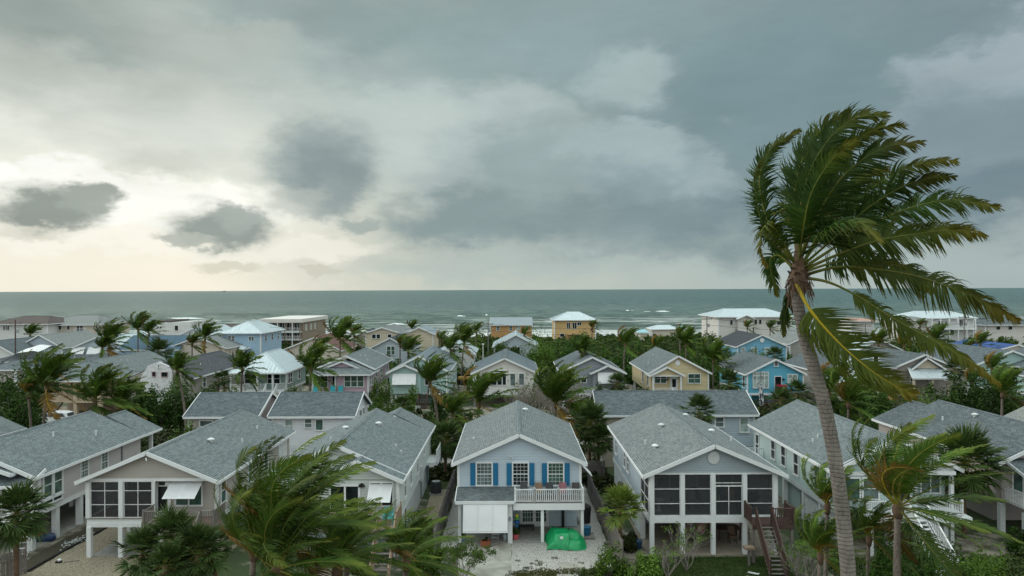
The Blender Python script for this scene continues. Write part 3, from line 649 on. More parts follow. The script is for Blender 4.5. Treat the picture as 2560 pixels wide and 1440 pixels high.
for i in range(90):
    x = rr.uniform(0, 5.6); y = rr.triangular(38.2, 43.3, 40.2); s = rr.uniform(.1, .42)*(1.5 if y < 41.3 else .55); W_.append((x-s, x+s, y-s*.7, y+s*.7))
blades('gravel_weeds', W_, 9000, GBD, .08, .03)
# ---------------------------------------------------------------- sea
def sea_mat():
    def b(g, p):
        v = ocoord(g); s = g.new('ShaderNodeSeparateXYZ'); g.put(s.inputs[0], v); X, Y, Z = s.outputs
        near = g.maprange(Y, 262, 1400, 1, 0)
        w1 = g.noise(scale3(g, v, (.075, .05, 1)), 1.0, 8, .74, .3); w2 = g.noise(scale3(g, v, (.35, .75, 1)), 1.0, 6, .7); w3 = g.noise(scale3(g, v, (.006, .02, 1)), 1.0, 4, .6)
        deep = C(.030, .088, .088); shal = C(.135, .195, .16)
        col = g.mix(g.maprange(Y, 270, 1000, .95, 0), deep, shal); col = g.mix(g.maprange(w1, .44, .60, 0, .7), col, C(.008, .03, .030)); col = g.mix(g.maprange(w1, .50, .36, 0, .55), col, C(.20, .26, .225)); col = g.mix(g.maprange(w3, .42, .6, 0, .35), col, C(.075, .13, .12))  # light and dark sides of the chop are painted into the water colour
        # surf near the beach: broken lines parallel to the shore; small caps further out
        wob = g.math('MULTIPLY', g.noise(scale3(g, v, (.012, .02, 1)), 1.0, 3, .6), 46)
        fr = g.math('FRACT', g.math('DIVIDE', g.math('ADD', Y, wob), 27.0)); line = g.maprange(fr, .3, .85); line = g.math('MULTIPLY', line, g.maprange(fr, 1.0, .93))
        brk = g.noise(scale3(g, v, (.022, .05, 1)), 1.0, 6, .66); lace = g.noise(scale3(g, v, (.22, .5, 1)), 1.0, 6, .75, 1.0)
        f1 = g.math('MULTIPLY', g.math('MULTIPLY', line, g.maprange(brk, .46, .56)), g.maprange(Y, 330, 470, 1, 0))
        f2 = g.math('MULTIPLY', g.maprange(Y, 275, 318, 1, 0), g.maprange(brk, .3, .5)); f1 = g.math('MULTIPLY', g.math('MAXIMUM', f1, f2), g.maprange(lace, .28, .5))
        cap = g.noise(scale3(g, v, (.11, .07, 1)), 1.0, 7, .72); f3 = g.maprange(cap, .69, .74, 0, .75)
        foam = g.math('MAXIMUM', f1, f3, clamp=True)
        col = g.mix(foam, col, C(.72, .75, .74)); g.put(p.inputs['Base Color'], col)
        g.put(p.inputs['Roughness'], g.mix(foam, C(.30, .30, .30), C(.9, .9, .9))); p.inputs['IOR'].default_value = 1.33; p.inputs['Specular IOR Level'].default_value = .32
        hgt = g.math('ADD', g.math('MULTIPLY', w1, 2.2), g.math('MULTIPLY', w2, .55)); bump(g, p, hgt, 1.6, 1.0)
    return mat('sea_water', b)
# swell built as real relief near the shore, flat sheet beyond
def swell(X, Y):
    ph = Y*.28+X*.018+np.sin(X*.021+1.3)*1.9+np.sin(X*.047)*.8; amp = .8*np.clip((620-Y)/300, .12, 1)*np.clip((Y-250)/30, .2, 1)
    return -1.05+amp*(np.sin(ph)+.45*np.sin(ph*2.1+X*.05)+.5*np.sin(Y*.53-X*.06))
def sea():
    xs = np.linspace(-420, 420, 260); ys = np.concatenate([np.linspace(258, 620, 230), np.geomspace(626, 45000, 60)]); Xg, Yg = np.meshgrid(xs, ys)
    Xg = Xg*np.maximum(1, Yg/620*1.6); Z = swell(Xg, Yg)
    n, m = Xg.shape; V = np.stack([Xg, Yg, Z], -1).reshape(-1, 3); i = np.arange(n*m).reshape(n, m); Fc = np.stack([i[:-1, :-1], i[:-1, 1:], i[1:, 1:], i[1:, :-1]], -1).reshape(-1, 4)
    me = bpy.data.meshes.new('sea'); me.from_pydata(V.tolist(), [], Fc.tolist()); me.materials.append(sea_mat()); me.polygons.foreach_set('use_smooth', [True]*len(me.polygons)); tag(link('sea', me), kind='structure')
sea()
FOAM = mat('breaker_foam', lambda g, p: (g.put(p.inputs['Base Color'], g.mix(g.maprange(g.noise(scale3(g, ocoord(g), (.2, .6, 1)), 2.0, 4, .6), .35, .6), C(.78, .80, .80), C(.5, .56, .55))), setattr(p.inputs['Roughness'], 'default_value', .9)))
def breaker(px, py, wpx, h=.6, label=None):
    h *= 1.1
    c = gnd(px, py, -1.0); w = wpx/F*c.y; V = []; Fc = []; n = 60; r = random.Random(int(px)); prof = ((-2.2, 0), (-.9, .55), (-.1, 1.0), (.7, .7), (1.9, 0)); o1, o2 = r.uniform(0, 6), r.uniform(0, 6)
    for i in range(n+1):
        t = i/n; e = math.sin(math.pi*t)**.7*max(.03, .35+.75*math.sin(t*9+o1)*math.sin(t*4+o2)+r.uniform(-.12, .12)); x = c.x+(t-.5)*w; y = c.y+math.sin(t*7+o1)*1.6+(t-.5)*w*.05
        for a, b_ in prof: yy = y+a*2.2*(e+.2)+r.uniform(-.25, .25); V.append((x, yy, float(swell(x, yy))-.12+b_*h*2.0*e))
    k = len(prof)
    for i in range(n):
        for j in range(k-1): a = i*k+j; Fc.append((a, a+k, a+k+1, a+1))
    me = bpy.data.meshes.new('surf_foam'); me.from_pydata(V, [], Fc); me.materials.append(FOAM); me.polygons.foreach_set('use_smooth', [True]*len(Fc)); tag(link('surf_foam', me), kind='stuff')
for a in ((470, 797, 260, .3), (250, 812, 120, .3), (700, 812, 90, .3), (1150, 790, 30, .5), (1172, 791, 64, .6), (1100, 797, 110, .4), (1066, 798, 60, .3), (1212, 789, 20, .35), (1575, 776, 26, .3), (1640, 779, 92, .35), (1600, 812, 120, .35), (1800, 812, 150, .3), (2520, 784, 120, .35),
          (980, 813, 120, .3), (640, 801, 160, .3), (560, 806, 100, .3), (1090, 818, 130, .3), (830, 797, 60, .2), (330, 804, 120, .25), (1340, 814, 90, .3), (1900, 816, 80, .3)): breaker(*a)
# ================================================================ houses of the front row
LB = paint('light_blue_siding', C(.46, .555, .63)); TAN = paint('taupe_shake', C(.41, .385, .35)); TANL = paint('pale_taupe_shake', C(.46, .44, .435)); SAGE = paint('pale_sage_siding', C(.50, .55, .52))
GB_ = paint('grey_blue_siding', C(.335, .40, .445)); GB2 = paint('pale_grey_blue_siding', C(.42, .48, .52)); MINT = paint('mint_siding', C(.40, .51, .50)); PINKT = paint('pinkish_beige_siding', C(.40, .36, .345)); WHITES = paint('white_siding', C(.68, .70, .74))
BEIGE = paint('beige_siding', C(.42, .38, .31)); SHUT = paint('bright_blue_shutter', C(.008, .165, .33), .5); LOUV = paint('white_louvre', C(.72, .74, .75), .5, .08)
DECKW = wood('reddish_deck_board', C(.24, .15, .12)); DECKT = wood('tan_deck_board', C(.36, .27, .20)); WHITEP = plain('white_pvc', C(.75, .77, .78), .4)
def walls(root, xl, xr, yf, yb, z0, ze, zr, m, xm=None, name='wall'):
    xm = (xl+xr)/2 if xm is None else xm
    return MB().prism([(xl, z0), (xr, z0), (xr, ze), (xm, zr), (xl, ze)], 'Y', yf, yb).build(name, m, root)
def corner(root, x, y, z0, z1, w=.14, m=None):
    MB().box(x-w/2, x+w/2, y-w/2, y+w/2, z0, z1).build('corner_board', m or TRIM, root)
def beam(root, x0, x1, y0, y1, z0, z1, m=None, name='floor_beam', label=None):
    return MB().box(x0, x1, y0, y1, z0, z1).build(name, m or TRIM, root, label=label)
def piles(root, xs, ys, z1, w=.3, m=None):
    for x in xs:
        for y in ys: post(root, x, y, 0, z1, w, m, 'pile')
def vent_pipe(root, x, y, z, h=.35, kind='pipe'):
    if kind == 'pipe': MB().lathe([(.06, z-.15), (.06, z+h), (.075, z+h), (.075, z+h+.03)], x, y, 10).build('vent_pipe', TRIM2, root, smooth=False)
    else: MB().lathe([(.12, z-.1), (.12, z+.12), (.24, z+.13), (.24, z+.2), (.08, z+.27)], x, y, 12).build('roof_vent', TRIM2, root, smooth=False)
def zroof(x, xl, xr, ze, zr, xm=None):
    xm = (xl+xr)/2 if xm is None else xm; return ze+(zr-ze)*((x-xl)/(xm-xl) if x < xm else (xr-x)/(xr-xm))
def planks_floor(root, x0, x1, y0, y1, z, m, w=.14, name='deck_board', along='X'):
    """deck of separate boards"""
    if along == 'X':
        n = max(1, int((y1-y0)/w)); me = MB().box(x0, x1, 0, w-.015, -.035, 0).mesh(name, m); 
        for i in range(n): o = link(name, me, root); o.location = Vector((0, y0+i*w, z))-origin(root)
    else:
        n = max(1, int((x1-x0)/w)); me = MB().box(0, w-.015, y0, y1, -.035, 0).mesh(name, m)
        for i in range(n): o = link(name, me, root); o.location = Vector((x0+i*w, 0, z))-origin(root)
def lamp(root, x, y, z, s=1.0):
    m = MB(); m.box(x-.05, x+.05, y-.06, y, z-.06, z+.06); m.lathe([(.03, z+.02), (.09, z-.02), (.11, z-.16), (.07, z-.18)], x-.1, y-.12, 8); m.lathe([(.03, z+.02), (.09, z-.02), (.11, z-.16), (.07, z-.18)], x+.1, y-.12, 8); return m.build('wall_lamp', BLACK, root)
def lattice(root, P, a0, a1, d, z0, z1, m, step=.17, name='lattice', diag=True):
    mb = MB(); W_, H_ = a1-a0, z1-z0
    if diag:
        t = -H_
        while t < W_:
            for sgn in (1, -1):
                lo, hi = (t, t+H_) ; p0, p1 = max(0, lo), min(W_, hi)
                if p1-p0 > .02:
                    zA, zB = (p0-lo), (p1-lo)
                    if sgn < 0: zA, zB = H_-zA, H_-zB
                    mb.bar(P(a0+p0, d+.006*sgn, z0+zA), P(a0+p1, d+.006*sgn, z0+zB), .045, .012)
            t += step*1.4
    else:
        n = int(H_/step)
        for i in range(n): mb.bar(P(a0, d, z0+(i+.5)*step), P(a1, d, z0+(i+.5)*step), .06, .03)
    o = mb.build(name, m, root, kind='stuff')
    f = MB()
    for z in (z0, z1): f.bar(P(a0, d, z), P(a1, d, z), .05, .09)
    for a in (a0, a1): f.bar(P(a, d, z0), P(a, d, z1), .05, .09)
    f.build('lattice_frame', m, root)
# ---------------------------------------------------------------- light blue house with blue shutters
def blue_house():
    r = thing('house', 'light blue house with three pairs of bright blue shutters and a white balcony', 'house', (.45, 47.5, 0), 'houses of the front row')
    xl, xr, yf, yb = -3.68, 4.58, 47.5, 61.3; ze, zr = 4.87, 6.86
    xm = .45; roof = gable_roof(r, xl-.42, xr+.42, 47.08, 61.6, ze, zr, RS1, xm)
    zw = zroof(xl, xl-.42, xr+.42, ze, zr)-.12; walls(r, xl, xr, yf, yb, 2.4, zw, zr-.12, LB, xm)
    boards(r, 'F', yf, xl+.05, xr-.05, 2.5, zw-.02, LB); boards(r, 'F', yf, xl, xr, zw-.02, zr-.16, LB, tri=(xm, zr-.16))
    boards(r, 'R', xr, yf+.1, yb, 2.5, zw-.05, LB)
    for x in (xl, xr): corner(r, x, yf, 2.4, zw-.02, .17)
    for px in (1209, 1299.5, 1387.5):
        c = at(px, 1184.5, yf); window(r, 'F', yf, c.x, c.z, .98, 1.46, 'grid', fr=.09, gl=G_MID if px < 1250 else G_DARK if px < 1350 else G_GREEN)
        for s in (-1, 1):
            m = MB(); x = c.x+s*.77; m.box(x-.17, x+.17, yf-.09, yf-.03, c.z-.76, c.z+.74)
            for i in range(22): z = c.z-.68+i*.064; m.bar((x-.13, yf-.095, z), (x+.13, yf-.095, z), .02, .035)
            m.box(x-.17, x+.17, yf-.112, yf-.089, c.z-.03, c.z+.06); m.box(x-.17, x-.13, yf-.112, yf-.089, c.z-.76, c.z+.74); m.box(x+.13, x+.17, yf-.112, yf-.089, c.z-.76, c.z+.74)
            m.build('shutter', SHUT, r)
    m = MB(); m.bar((.0-.35, yf-.08, 5.28), (.0, yf-.16, 5.3), .05, .04); m.lathe([(.02, 5.26), (.07, 5.22), (.07, 5.16)], -.02, yf-.16, 8); m.build('flood_light', TRIM2, r)
    # lower storey set back
    y2 = 48.9; walls_ = MB().box(xl+.1, xr-.1, y2, yb-.3, .02, 2.42).build('lower_wall', GB2 if 0 else LB, r); boards(r, 'F', y2, .05, xr-.15, .1, 2.35, LB)
    beam(r, xl-.0, xr, yf+.0, yb, 2.25, 2.42, TRIM, 'belt_course')
    # french doors: frame, leaves, panes
    a = at(1297, 1275, y2); b = at(1366, 1321, y2); D = MB(); z1 = 2.2; D.box(a.x, b.x+.12, y2-.12, y2, z1-.1, z1+.02); D.box(a.x, a.x+.1, y2-.12, y2, .05, z1); D.box(b.x+.02, b.x+.12, y2-.12, y2, .05, z1)
    do = D.build('door_frame', TRIM, r); wd = (b.x-a.x-.08)/2
    for k in range(2):
        x0 = a.x+.1+k*wd; L = MB(); L.box(x0, x0+.11, y2-.10, y2-.01, .08, z1-.1); L.box(x0+wd-.11, x0+wd, y2-.10, y2-.01, .08, z1-.1); L.box(x0+.11, x0+wd-.11, y2-.10, y2-.01, .08, .42); L.box(x0+.11, x0+wd-.11, y2-.10, y2-.01, z1-.22, z1-.1)
        for i in (1, 2, 3): q = x0+.11+(wd-.22)*i/4; L.box(q-.012, q+.012, y2-.098, y2-.06, .42, z1-.22)
        for i in range(1, 5): q = .42+(z1-.64)*i/5; L.box(x0+.11, x0+wd-.11, y2-.096, y2-.062, q-.012, q+.012)
        lo = L.build('door', TRIM, r); MB().box(x0+.1, x0+wd-.1, y2-.085, y2-.07, .4, z1-.2).build('pane', G_GREEN, lo); MB().bar((x0+wd-.06 if k == 0 else x0+.06, y2-.12, 1.0), (x0+wd-.16 if k == 0 else x0+.16, y2-.12, 1.0), .03, .03).build('handle', BLACK, lo)
    # balcony
    yd = 45.75; x0, x1 = .08, 4.62; planks_floor(r, x0, x1, yd, yf, 2.66, OLDWOOD); beam(r, x0-.05, x1+.06, yd-.07, yd-.01, 2.2, 2.62); beam(r, x1, x1+.06, yd-.01, yf, 2.2, 2.62)
    MB().box(x0, x1, yd+.05, yf, 2.3, 2.5).build('balcony_joists', TRIM2, r)
    for p, q in (((x0+.08, yd+.02, 2.66), (1.42, yd+.02, 2.66)), ((1.42, yd+.02, 2.66), (2.98+.0, yd+.02, 2.66)), ((2.98, yd+.02, 2.66), (x1-.03, yd+.02, 2.66))): railing(r, p, q, .86, WHITEP, .125, pw=.13, w=.05)
    railing(r, (x1-.03, yd+.1, 2.66), (x1-.03, yf-.1, 2.66), .86, WHITEP, .125, pw=.13, posts=(False, True), w=.05)
    # porch roof and posts
    px0, px1 = at(1137, 1250, 45.7).x, at(1284, 1250, 45.7).x
    shed_roof(r, [(px0, 45.5, 2.82), (px1, 45.5, 2.82), (px1, 47.48, 3.26), (px0, 47.48, 3.26)], RS2)
    for px in (1147, 1353.5, 1453): post(r, at(px, 1300, 45.9).x, 45.9, .0, 2.2 if px > 1300 else 2.66, .2)
    pp = post(r, at(1273, 1300, 45.9).x, 45.9, 0, 2.62, .3)
    x = at(1273, 1300, 45.9).x; m = MB(); m.prism([(x+.11*math.cos(t)*.8, 1.62+.16*math.sin(t)) for t in [i*math.pi/8 for i in range(16)]], 'Y', 45.73, 45.75); pl = m.build('house_number_plaque', plain('plaque_white', C(.7, .72, .75)), r)
    rim = MB(); pts = [(x+.10*math.cos(t)*.8, 45.725, 1.62+.15*math.sin(t)) for t in [i*math.pi/10 for i in range(21)]]; rim.tube(pts, .012, 5); rim.build('plaque_rim', plain('plaque_blue', C(.02, .06, .2)), pl)
    num = MB(); c = [(.035, .09), (-.015, .07), (-.04, .01), (-.035, -.05), (0, -.08), (.035, -.05), (.03, -.005), (-.005, .015), (-.035, -.015)]; num.tube([(x+a_, 45.722, 1.62+b_) for a_, b_ in c], .010, 5); num.build('numeral', MATS['plaque_blue'], pl)
    # three hanging louvred panels under the porch roof
    L0, L1 = at(1156, 1260, 45.55).x, at(1267, 1260, 45.55).x
    louvre(r, (L0, 45.5, 2.70), (L1, 45.5, 2.70), (L0, 44.95, 1.02), (L1, 44.95, 1.02), 3, LOUV, .085, name='louvred_panel')
    # black downpipe, side shutter, vents
    xx = at(1405, 1300, y2-.1).x; MB().box(xx-.09, xx+.09, y2-.22, y2-.05, .02, 2.3).build('black_column', BLACK, r)
    louvre(r, (xr+.05, 49.3, 4.6), (xr+.05, 48.2, 4.6), (xr+.85, 49.3, 3.75), (xr+.85, 48.2, 3.75), 2, LOUV, .09)
    s = (zr-ze)/(xm-xl+.42)
    vent_pipe(r, -2.9, 52.4, zroof(-2.9, xl-.42, xr+.42, ze, zr, xm), .12); vent_pipe(r, 1.05, 57.6, zroof(1.05, xl-.42, xr+.42, ze, zr, xm), .1, 'cap')
    rc = r
    for q in (-.16, .16):
        b = MB(); b.bar((xm+q, 47.4+1.2, zr-abs(q)*s+.015), (xm+q, 57.0, zr-abs(q)*s+.015), .03, .02); b.build('ridge_vent_edge', BLACK, rc)
    MB().box(xl-.1, xr+.1, 45.8, y2+.3, .0, .05).build('porch_slab', CONC, r)
blue_house()
# ---------------------------------------------------------------- taupe shake house with the screened corner porch
def screen_bay(r, plane, pos, a0, a1, z0, z1, cols, rows, m=None, name='screen_panel'):
    P = pm(plane); f = MB(); w = .04; pb = lambda x, y, u, v: pbox(f, lambda a, d, z: wposd(plane, a, pos, d, z), x, y, -.02, .04, u, v)
    pb(a0, a1, z0, z0+w); pb(a0, a1, z1-w, z1); pb(a0, a0+w, z0+w, z1-w); pb(a1-w, a1, z0+w, z1-w)
    for c in cols: q = a0+(a1-a0)*c; pb(q-w/2, q+w/2, z0+w, z1-w)
    edges = [a0+w]+[v for c in cols for v in (a0+(a1-a0)*c-w/2, a0+(a1-a0)*c+w/2)]+[a1-w]
    for t in rows:
        q = z0+(z1-z0)*t
        for i in range(0, len(edges), 2): pb(edges[i], edges[i+1], q-w/2, q+w/2)
    fo = f.build(name, WHITEP, r); s = MB(); pbox(s, lambda a, d, z: wposd(plane, a, pos, d, z), a0+w, a1-w, -.002, .002, z0+w, z1-w); s.build('screen', SCREEN, fo); return fo
def wposd(plane, a, pos, d, z): return {'F': (a, pos-d, z), 'R': (pos+d, a, z), 'L': (pos-d, a, z), 'B': (a, pos+d, z)}[plane]
def taupe_house():
    r = thing('house', 'taupe shake house with a corner porch of insect screens and a propped white shutter', 'house', (-22.7, 44, 0), 'houses of the front row')
    xl, xr, yf, yb = -26.6, -18.72, 43.8, 58.6; ze, zr = 4.78, 6.62; EL, ER = -27.1, -18.25; xm = -22.7
    gable_roof(r, EL, ER, 43.35, 58.9, ze, zr, RS1, xm); Z = lambda x: zroof(x, EL, ER, ze, zr, xm)
    zw = Z(xl)-.12; zf = 2.38; px2 = -22.45
    walls(r, px2, xr, yf+.45, yb, zf-.02, zw, zw+.01, TAN, (px2+xr)/2); walls(r, xl, px2, 47.3, yb, zf-.02, zw, zw+.01, TAN, (xl+px2)/2)
    g = MB().prism([(xl, zw), (xr, zw), (xm, Z(xm)-.12)], 'Y', yf, yb); g.build('gable_wall', TAN, r); boards(r, 'F', yf, xl, xr, zw+.02, zr-.14, TAN, .16, tri=(xm, zr-.14))
    beam(r, xl, xr, yf-.05, yf+.1, zw-.16, zw+.02, name='porch_beam'); boards(r, 'F', yf+.45, px2+.1, xr-.1, zf, zw-.16, TAN, .16); boards(r, 'R', xr, yf+.5, yb, zf, zw-.02, TAN, .18)
    corner(r, xr, yf+.45, zf-.1, zw-.15, .2); post(r, px2, yf+.02, zf, zw-.16, .16)
    # porch floor, sides, screens
    planks_floor(r, xl, px2, yf, 47.3, zf, DECKW); beam(r, xl-.02, px2, yf-.06, yf, 2.12, 2.36, name='porch_skirt'); MB().box(xl-.04, px2+.02, yf-.12, yf+.02, zf, zf+.05).build('porch_sill', OLDWOOD, r); beam(r, xl-.02, px2+.05, yf-.10, yf+.02, 1.86, 2.12)
    beam(r, xl-.06, xl, yf, yb, 1.9, 2.36); beam(r, xr-.06, xr+.02, yf+.45, yb, 2.0, zf)
    a0, a1, b0, b1 = at(225, 1250, yf).x, at(296, 1250, yf).x, at(308, 1250, yf).x, at(379, 1250, yf).x
    for x in (a0-.13, (a1+b0)/2): post(r, x, yf+.0, zf+.05, zw-.16, .26)
    screen_bay(r, 'F', yf, a0, a1, zf+.05, zw-.16, (.5,), (.36, .74)); screen_bay(r, 'F', yf, b0, b1, zf+.05, zw-.16, (.5,), (.36, .74)); screen_bay(r, 'L', xl, 44.0, 47.2, zf+.05, zw-.02, (.5,), (.36, .74))
    window(r, 'F', 47.3, -25.2, 3.7, 1.5, 1.2, 'slide', gl=G_DARK); window(r, 'F', 47.3, -23.4, 3.4, .9, 1.9, 'one', gl=G_DARK)
    # door, lamp, window, shutter
    c = at(406, 1252, yf+.4); D = MB(); D.box(c.x-.5, c.x+.5, yf+.33, yf+.45, zf+2.02, zf+2.14); D.box(c.x-.5, c.x-.4, yf+.33, yf+.45, zf, zf+2.02); D.box(c.x+.4, c.x+.5, yf+.33, yf+.45, zf, zf+2.02); do = D.build('door_frame', TRIM, r)
    d2 = MB(); d2.box(c.x-.4, c.x-.3, yf+.33, yf+.40, zf, zf+2.02); d2.box(c.x+.3, c.x+.4, yf+.33, yf+.40, zf, zf+2.02); d2.box(c.x-.3, c.x+.3, yf+.33, yf+.40, zf, zf+.2); d2.box(c.x-.3, c.x+.3, yf+.33, yf+.40, zf+1.9, zf+2.02); dd = d2.build('door', TRIM, r); MB().box(c.x-.3, c.x+.3, yf+.36, yf+.385, zf+.2, zf+1.9).build('pane', G_DARK, dd)
    lamp(r, at(405, 1208, yf+.45).x, yf+.45, zw-.33)
    fwin(r, yf+.45, (440, 1212, 503, 1261), 'slide', gl=G_GREEN)
    t0, t1 = at(426, 1203, yf+.3), at(505, 1203, yf+.3); q0, q1 = at(418, 1246, 42.95), at(497, 1246, 42.95)
    louvre(r, (t0.x, yf+.38, t0.z), (t1.x, yf+.38, t1.z), (t0.x, 42.95, q0.z), (t1.x, 42.95, q0.z), 2, LOUV, .075)
    for y, z, w, h in ((45.1, 3.75, .72, 1.5), (49.7, 3.75, .75, 1.45), (52.9, 3.75, .75, 1.45)): window(r, 'R', xr, y, z, w, h, 'dh')
    MB().box(xr+.002, xr+.05, 55.9, 57.9, zf, zw-.1).build('white_side_panel', WHITEP, r)
    piles(r, (xl+.15, (a1+b0)/2), (43.75,), 1.88, .27); piles(r, (xl+.15, -24.6, -22.6), (48.3, 53.), 1.9, .26); piles(r, (xr-.15,), (44.5, 49, 54, 58), 2.0, .26); piles(r, (-22.4,), (44.6,), 1.9, .26)
    MB().box(xl+4.5, xr-.4, 48.5, yb-.3, .0, 1.95).build('storage_room', GB_, r)
    # deck and stairs
    dx0, dx1, dy = at(357, 1300, 42.3).x, at(531, 1300, 42.3).x, 42.25; planks_floor(r, dx0, dx1, dy, yf+.44, zf, DECKW); beam(r, dx0, dx1, dy-.06, dy, zf-.3, zf-.04, OLDWOOD, 'deck_beam'); beam(r, dx1, dx1+.05, dy, yf+.4, zf-.3, zf-.04, OLDWOOD, 'deck_beam')
    s0, s1 = at(455, 1300, dy).x, at(497, 1300, dy).x
    railing(r, (dx0, dy, zf), (s0, dy, zf), .92, OLDWOOD, .13); railing(r, (dx0, yf-.2, zf), (dx0, dy, zf), .92, OLDWOOD, .13, posts=(False, False)); railing(r, (s1, dy, zf), (dx1, dy, zf), .92, OLDWOOD, .13, posts=(True, True)); railing(r, (dx1, dy, zf), (dx1, yf+.3, zf), .92, OLDWOOD, .13, posts=(False, False))
    stairs(r, s0, s1, dy-.05, zf, dy-2.9, 11, OLDWOOD, mt=DECKW); piles(r, (dx0, dx1), (dy,), zf-.3, .12, OLDWOOD)
    vent_pipe(r, -19.9, 51.5, Z(-19.9), .25); vent_pipe(r, -21.2, 49.2, Z(-21.2), .1, 'cap'); vent_pipe(r, -20.3, 55.6, Z(-20.3), .2)
    m = MB(); m.bar((xm, 43.3, zr-.35), (xm+.1, 43.2, zr-.5), .05, .05); m.build('gable_lamp', TRIM, r)
taupe_house()
# ---------------------------------------------------------------- grey shake house at the left edge
def grey_left():
    r = thing('house', 'pale grey shake house on tall piles with a fan palm before its porch', 'house', (-34.7, 44.8, 0), 'houses of the front row')
    xr, EL, ER, xm = -30.7, -39.2, -30.25, -34.7; yf, yb = 44.6, 59.4; ze, zr = 4.82, 6.78; Z = lambda x: zroof(x, EL, ER, ze, zr, xm); xl = -38.7; zw = Z(xr)-.12; zf = 2.42
    gable_roof(r, EL, ER, 44.3, 57.6, ze, zr, RS1, xm); gable_roof(r, -36.6, ER, 57.62, 60.4, ze-.02, 6.35, RS1, -33.4, cap=True, rake=False, backrake=False, name='rear_roof')
    walls(r, xl, xr, yf+.6, yb-2.0, zf-.1, zw, zr-.12, TANL, xm); boards(r, 'R', xr, yf+.6, 57.7, zf, zw-.02, TANL, .18); boards(r, 'F', yf+.6, -33.0, xr-.05, zf, zw-.02, TANL, .18)
    corner(r, xr, yf+.6, zf-.2, zw-.02, .3); beam(r, xr-.05, xr+.03, yf+.5, 57.6, 2.05, zf)
    for x in (-36.2, -31.0): post(r, x, 60.0, 0, 4.75, .25)
    shed_roof(r, [(-36.5, 43.6, 4.45), (ER-.05, 43.6, 4.45), (ER-.05, 45.4, 5.1), (-36.5, 45.4, 5.1)], RS2, name='porch_roof')
    gable_roof(r, -37.8, -31.5, 43.9, 46.8, 5.15, 6.2, RS1, -34.7, cap=False, name='porch_gable')
    for px in (24, 76): post(r, at(px, 1250, 43.8).x, 43.8, zf, 4.45, .26)
    window(r, 'F', yf+.6, -32.3, 3.55, 1.25, 1.5, 'one', gl=G_GREEN)
    m = at(105, 1215, 45.8)
    window(r, 'R', xr, 46.1, 3.85, .78, 1.75, 'dh', fr=.13); window(r, 'R', xr, 47.15, 3.85, .78, 1.75, 'dh', fr=.13); window(r, 'R', xr, 46.6, 2.78, 1.8, .34, 'pair', gl=G_DARK, fr=.1)
    window(r, 'R', xr, 50.05, 3.8, .8, 1.35, 'grid'); window(r, 'R', xr, 52.5, 3.8, .8, 1.35, 'grid')
    MB().box(xr+.03, xr+.13, 54.8, 54.93, 3.0, zw).build('downpipe', plain('downpipe_grey', C(.2, .22, .24)), r)
    piles(r, (xr-.2,), (44.9, 47.3, 49.9), 2.1, .34); piles(r, (-34, -38), (45, 49.5, 54), 2.3, .3); post(r, xr-.2, 52.6, 0, 2.1, .5, name='pile')
    lattice(r, pm('R'), 52.9, 56.4, xr-.1, .35, 2.0, WHITEP, .13); beam(r, xr-.2, xr-.05, 52.9, 57.5, 0, .35, TRIM, 'base_wall'); MB().box(xl, xr-.3, 56.5, 57.4, 0, 2.2).build('back_store', GB_, r)
    MB().box(xl, xr-.05, 44.5, 57.5, 0, .03).build('parking_slab', CONC, r)
    planks_floor(r, -36.4, xr, 43.7, yf+.6, zf, OLDWOOD); beam(r, -36.4, xr+.02, 43.62, 43.69, 2.05, zf-.04); railing(r, (-36.3, 43.75, zf), (-31.0, 43.75, zf), .9, WHITEP, .13)
    vent_pipe(r, -33.2, 50.6, Z(-33.2), .3); vent_pipe(r, -31.9, 53.6, Z(-31.9), .35)
grey_left()
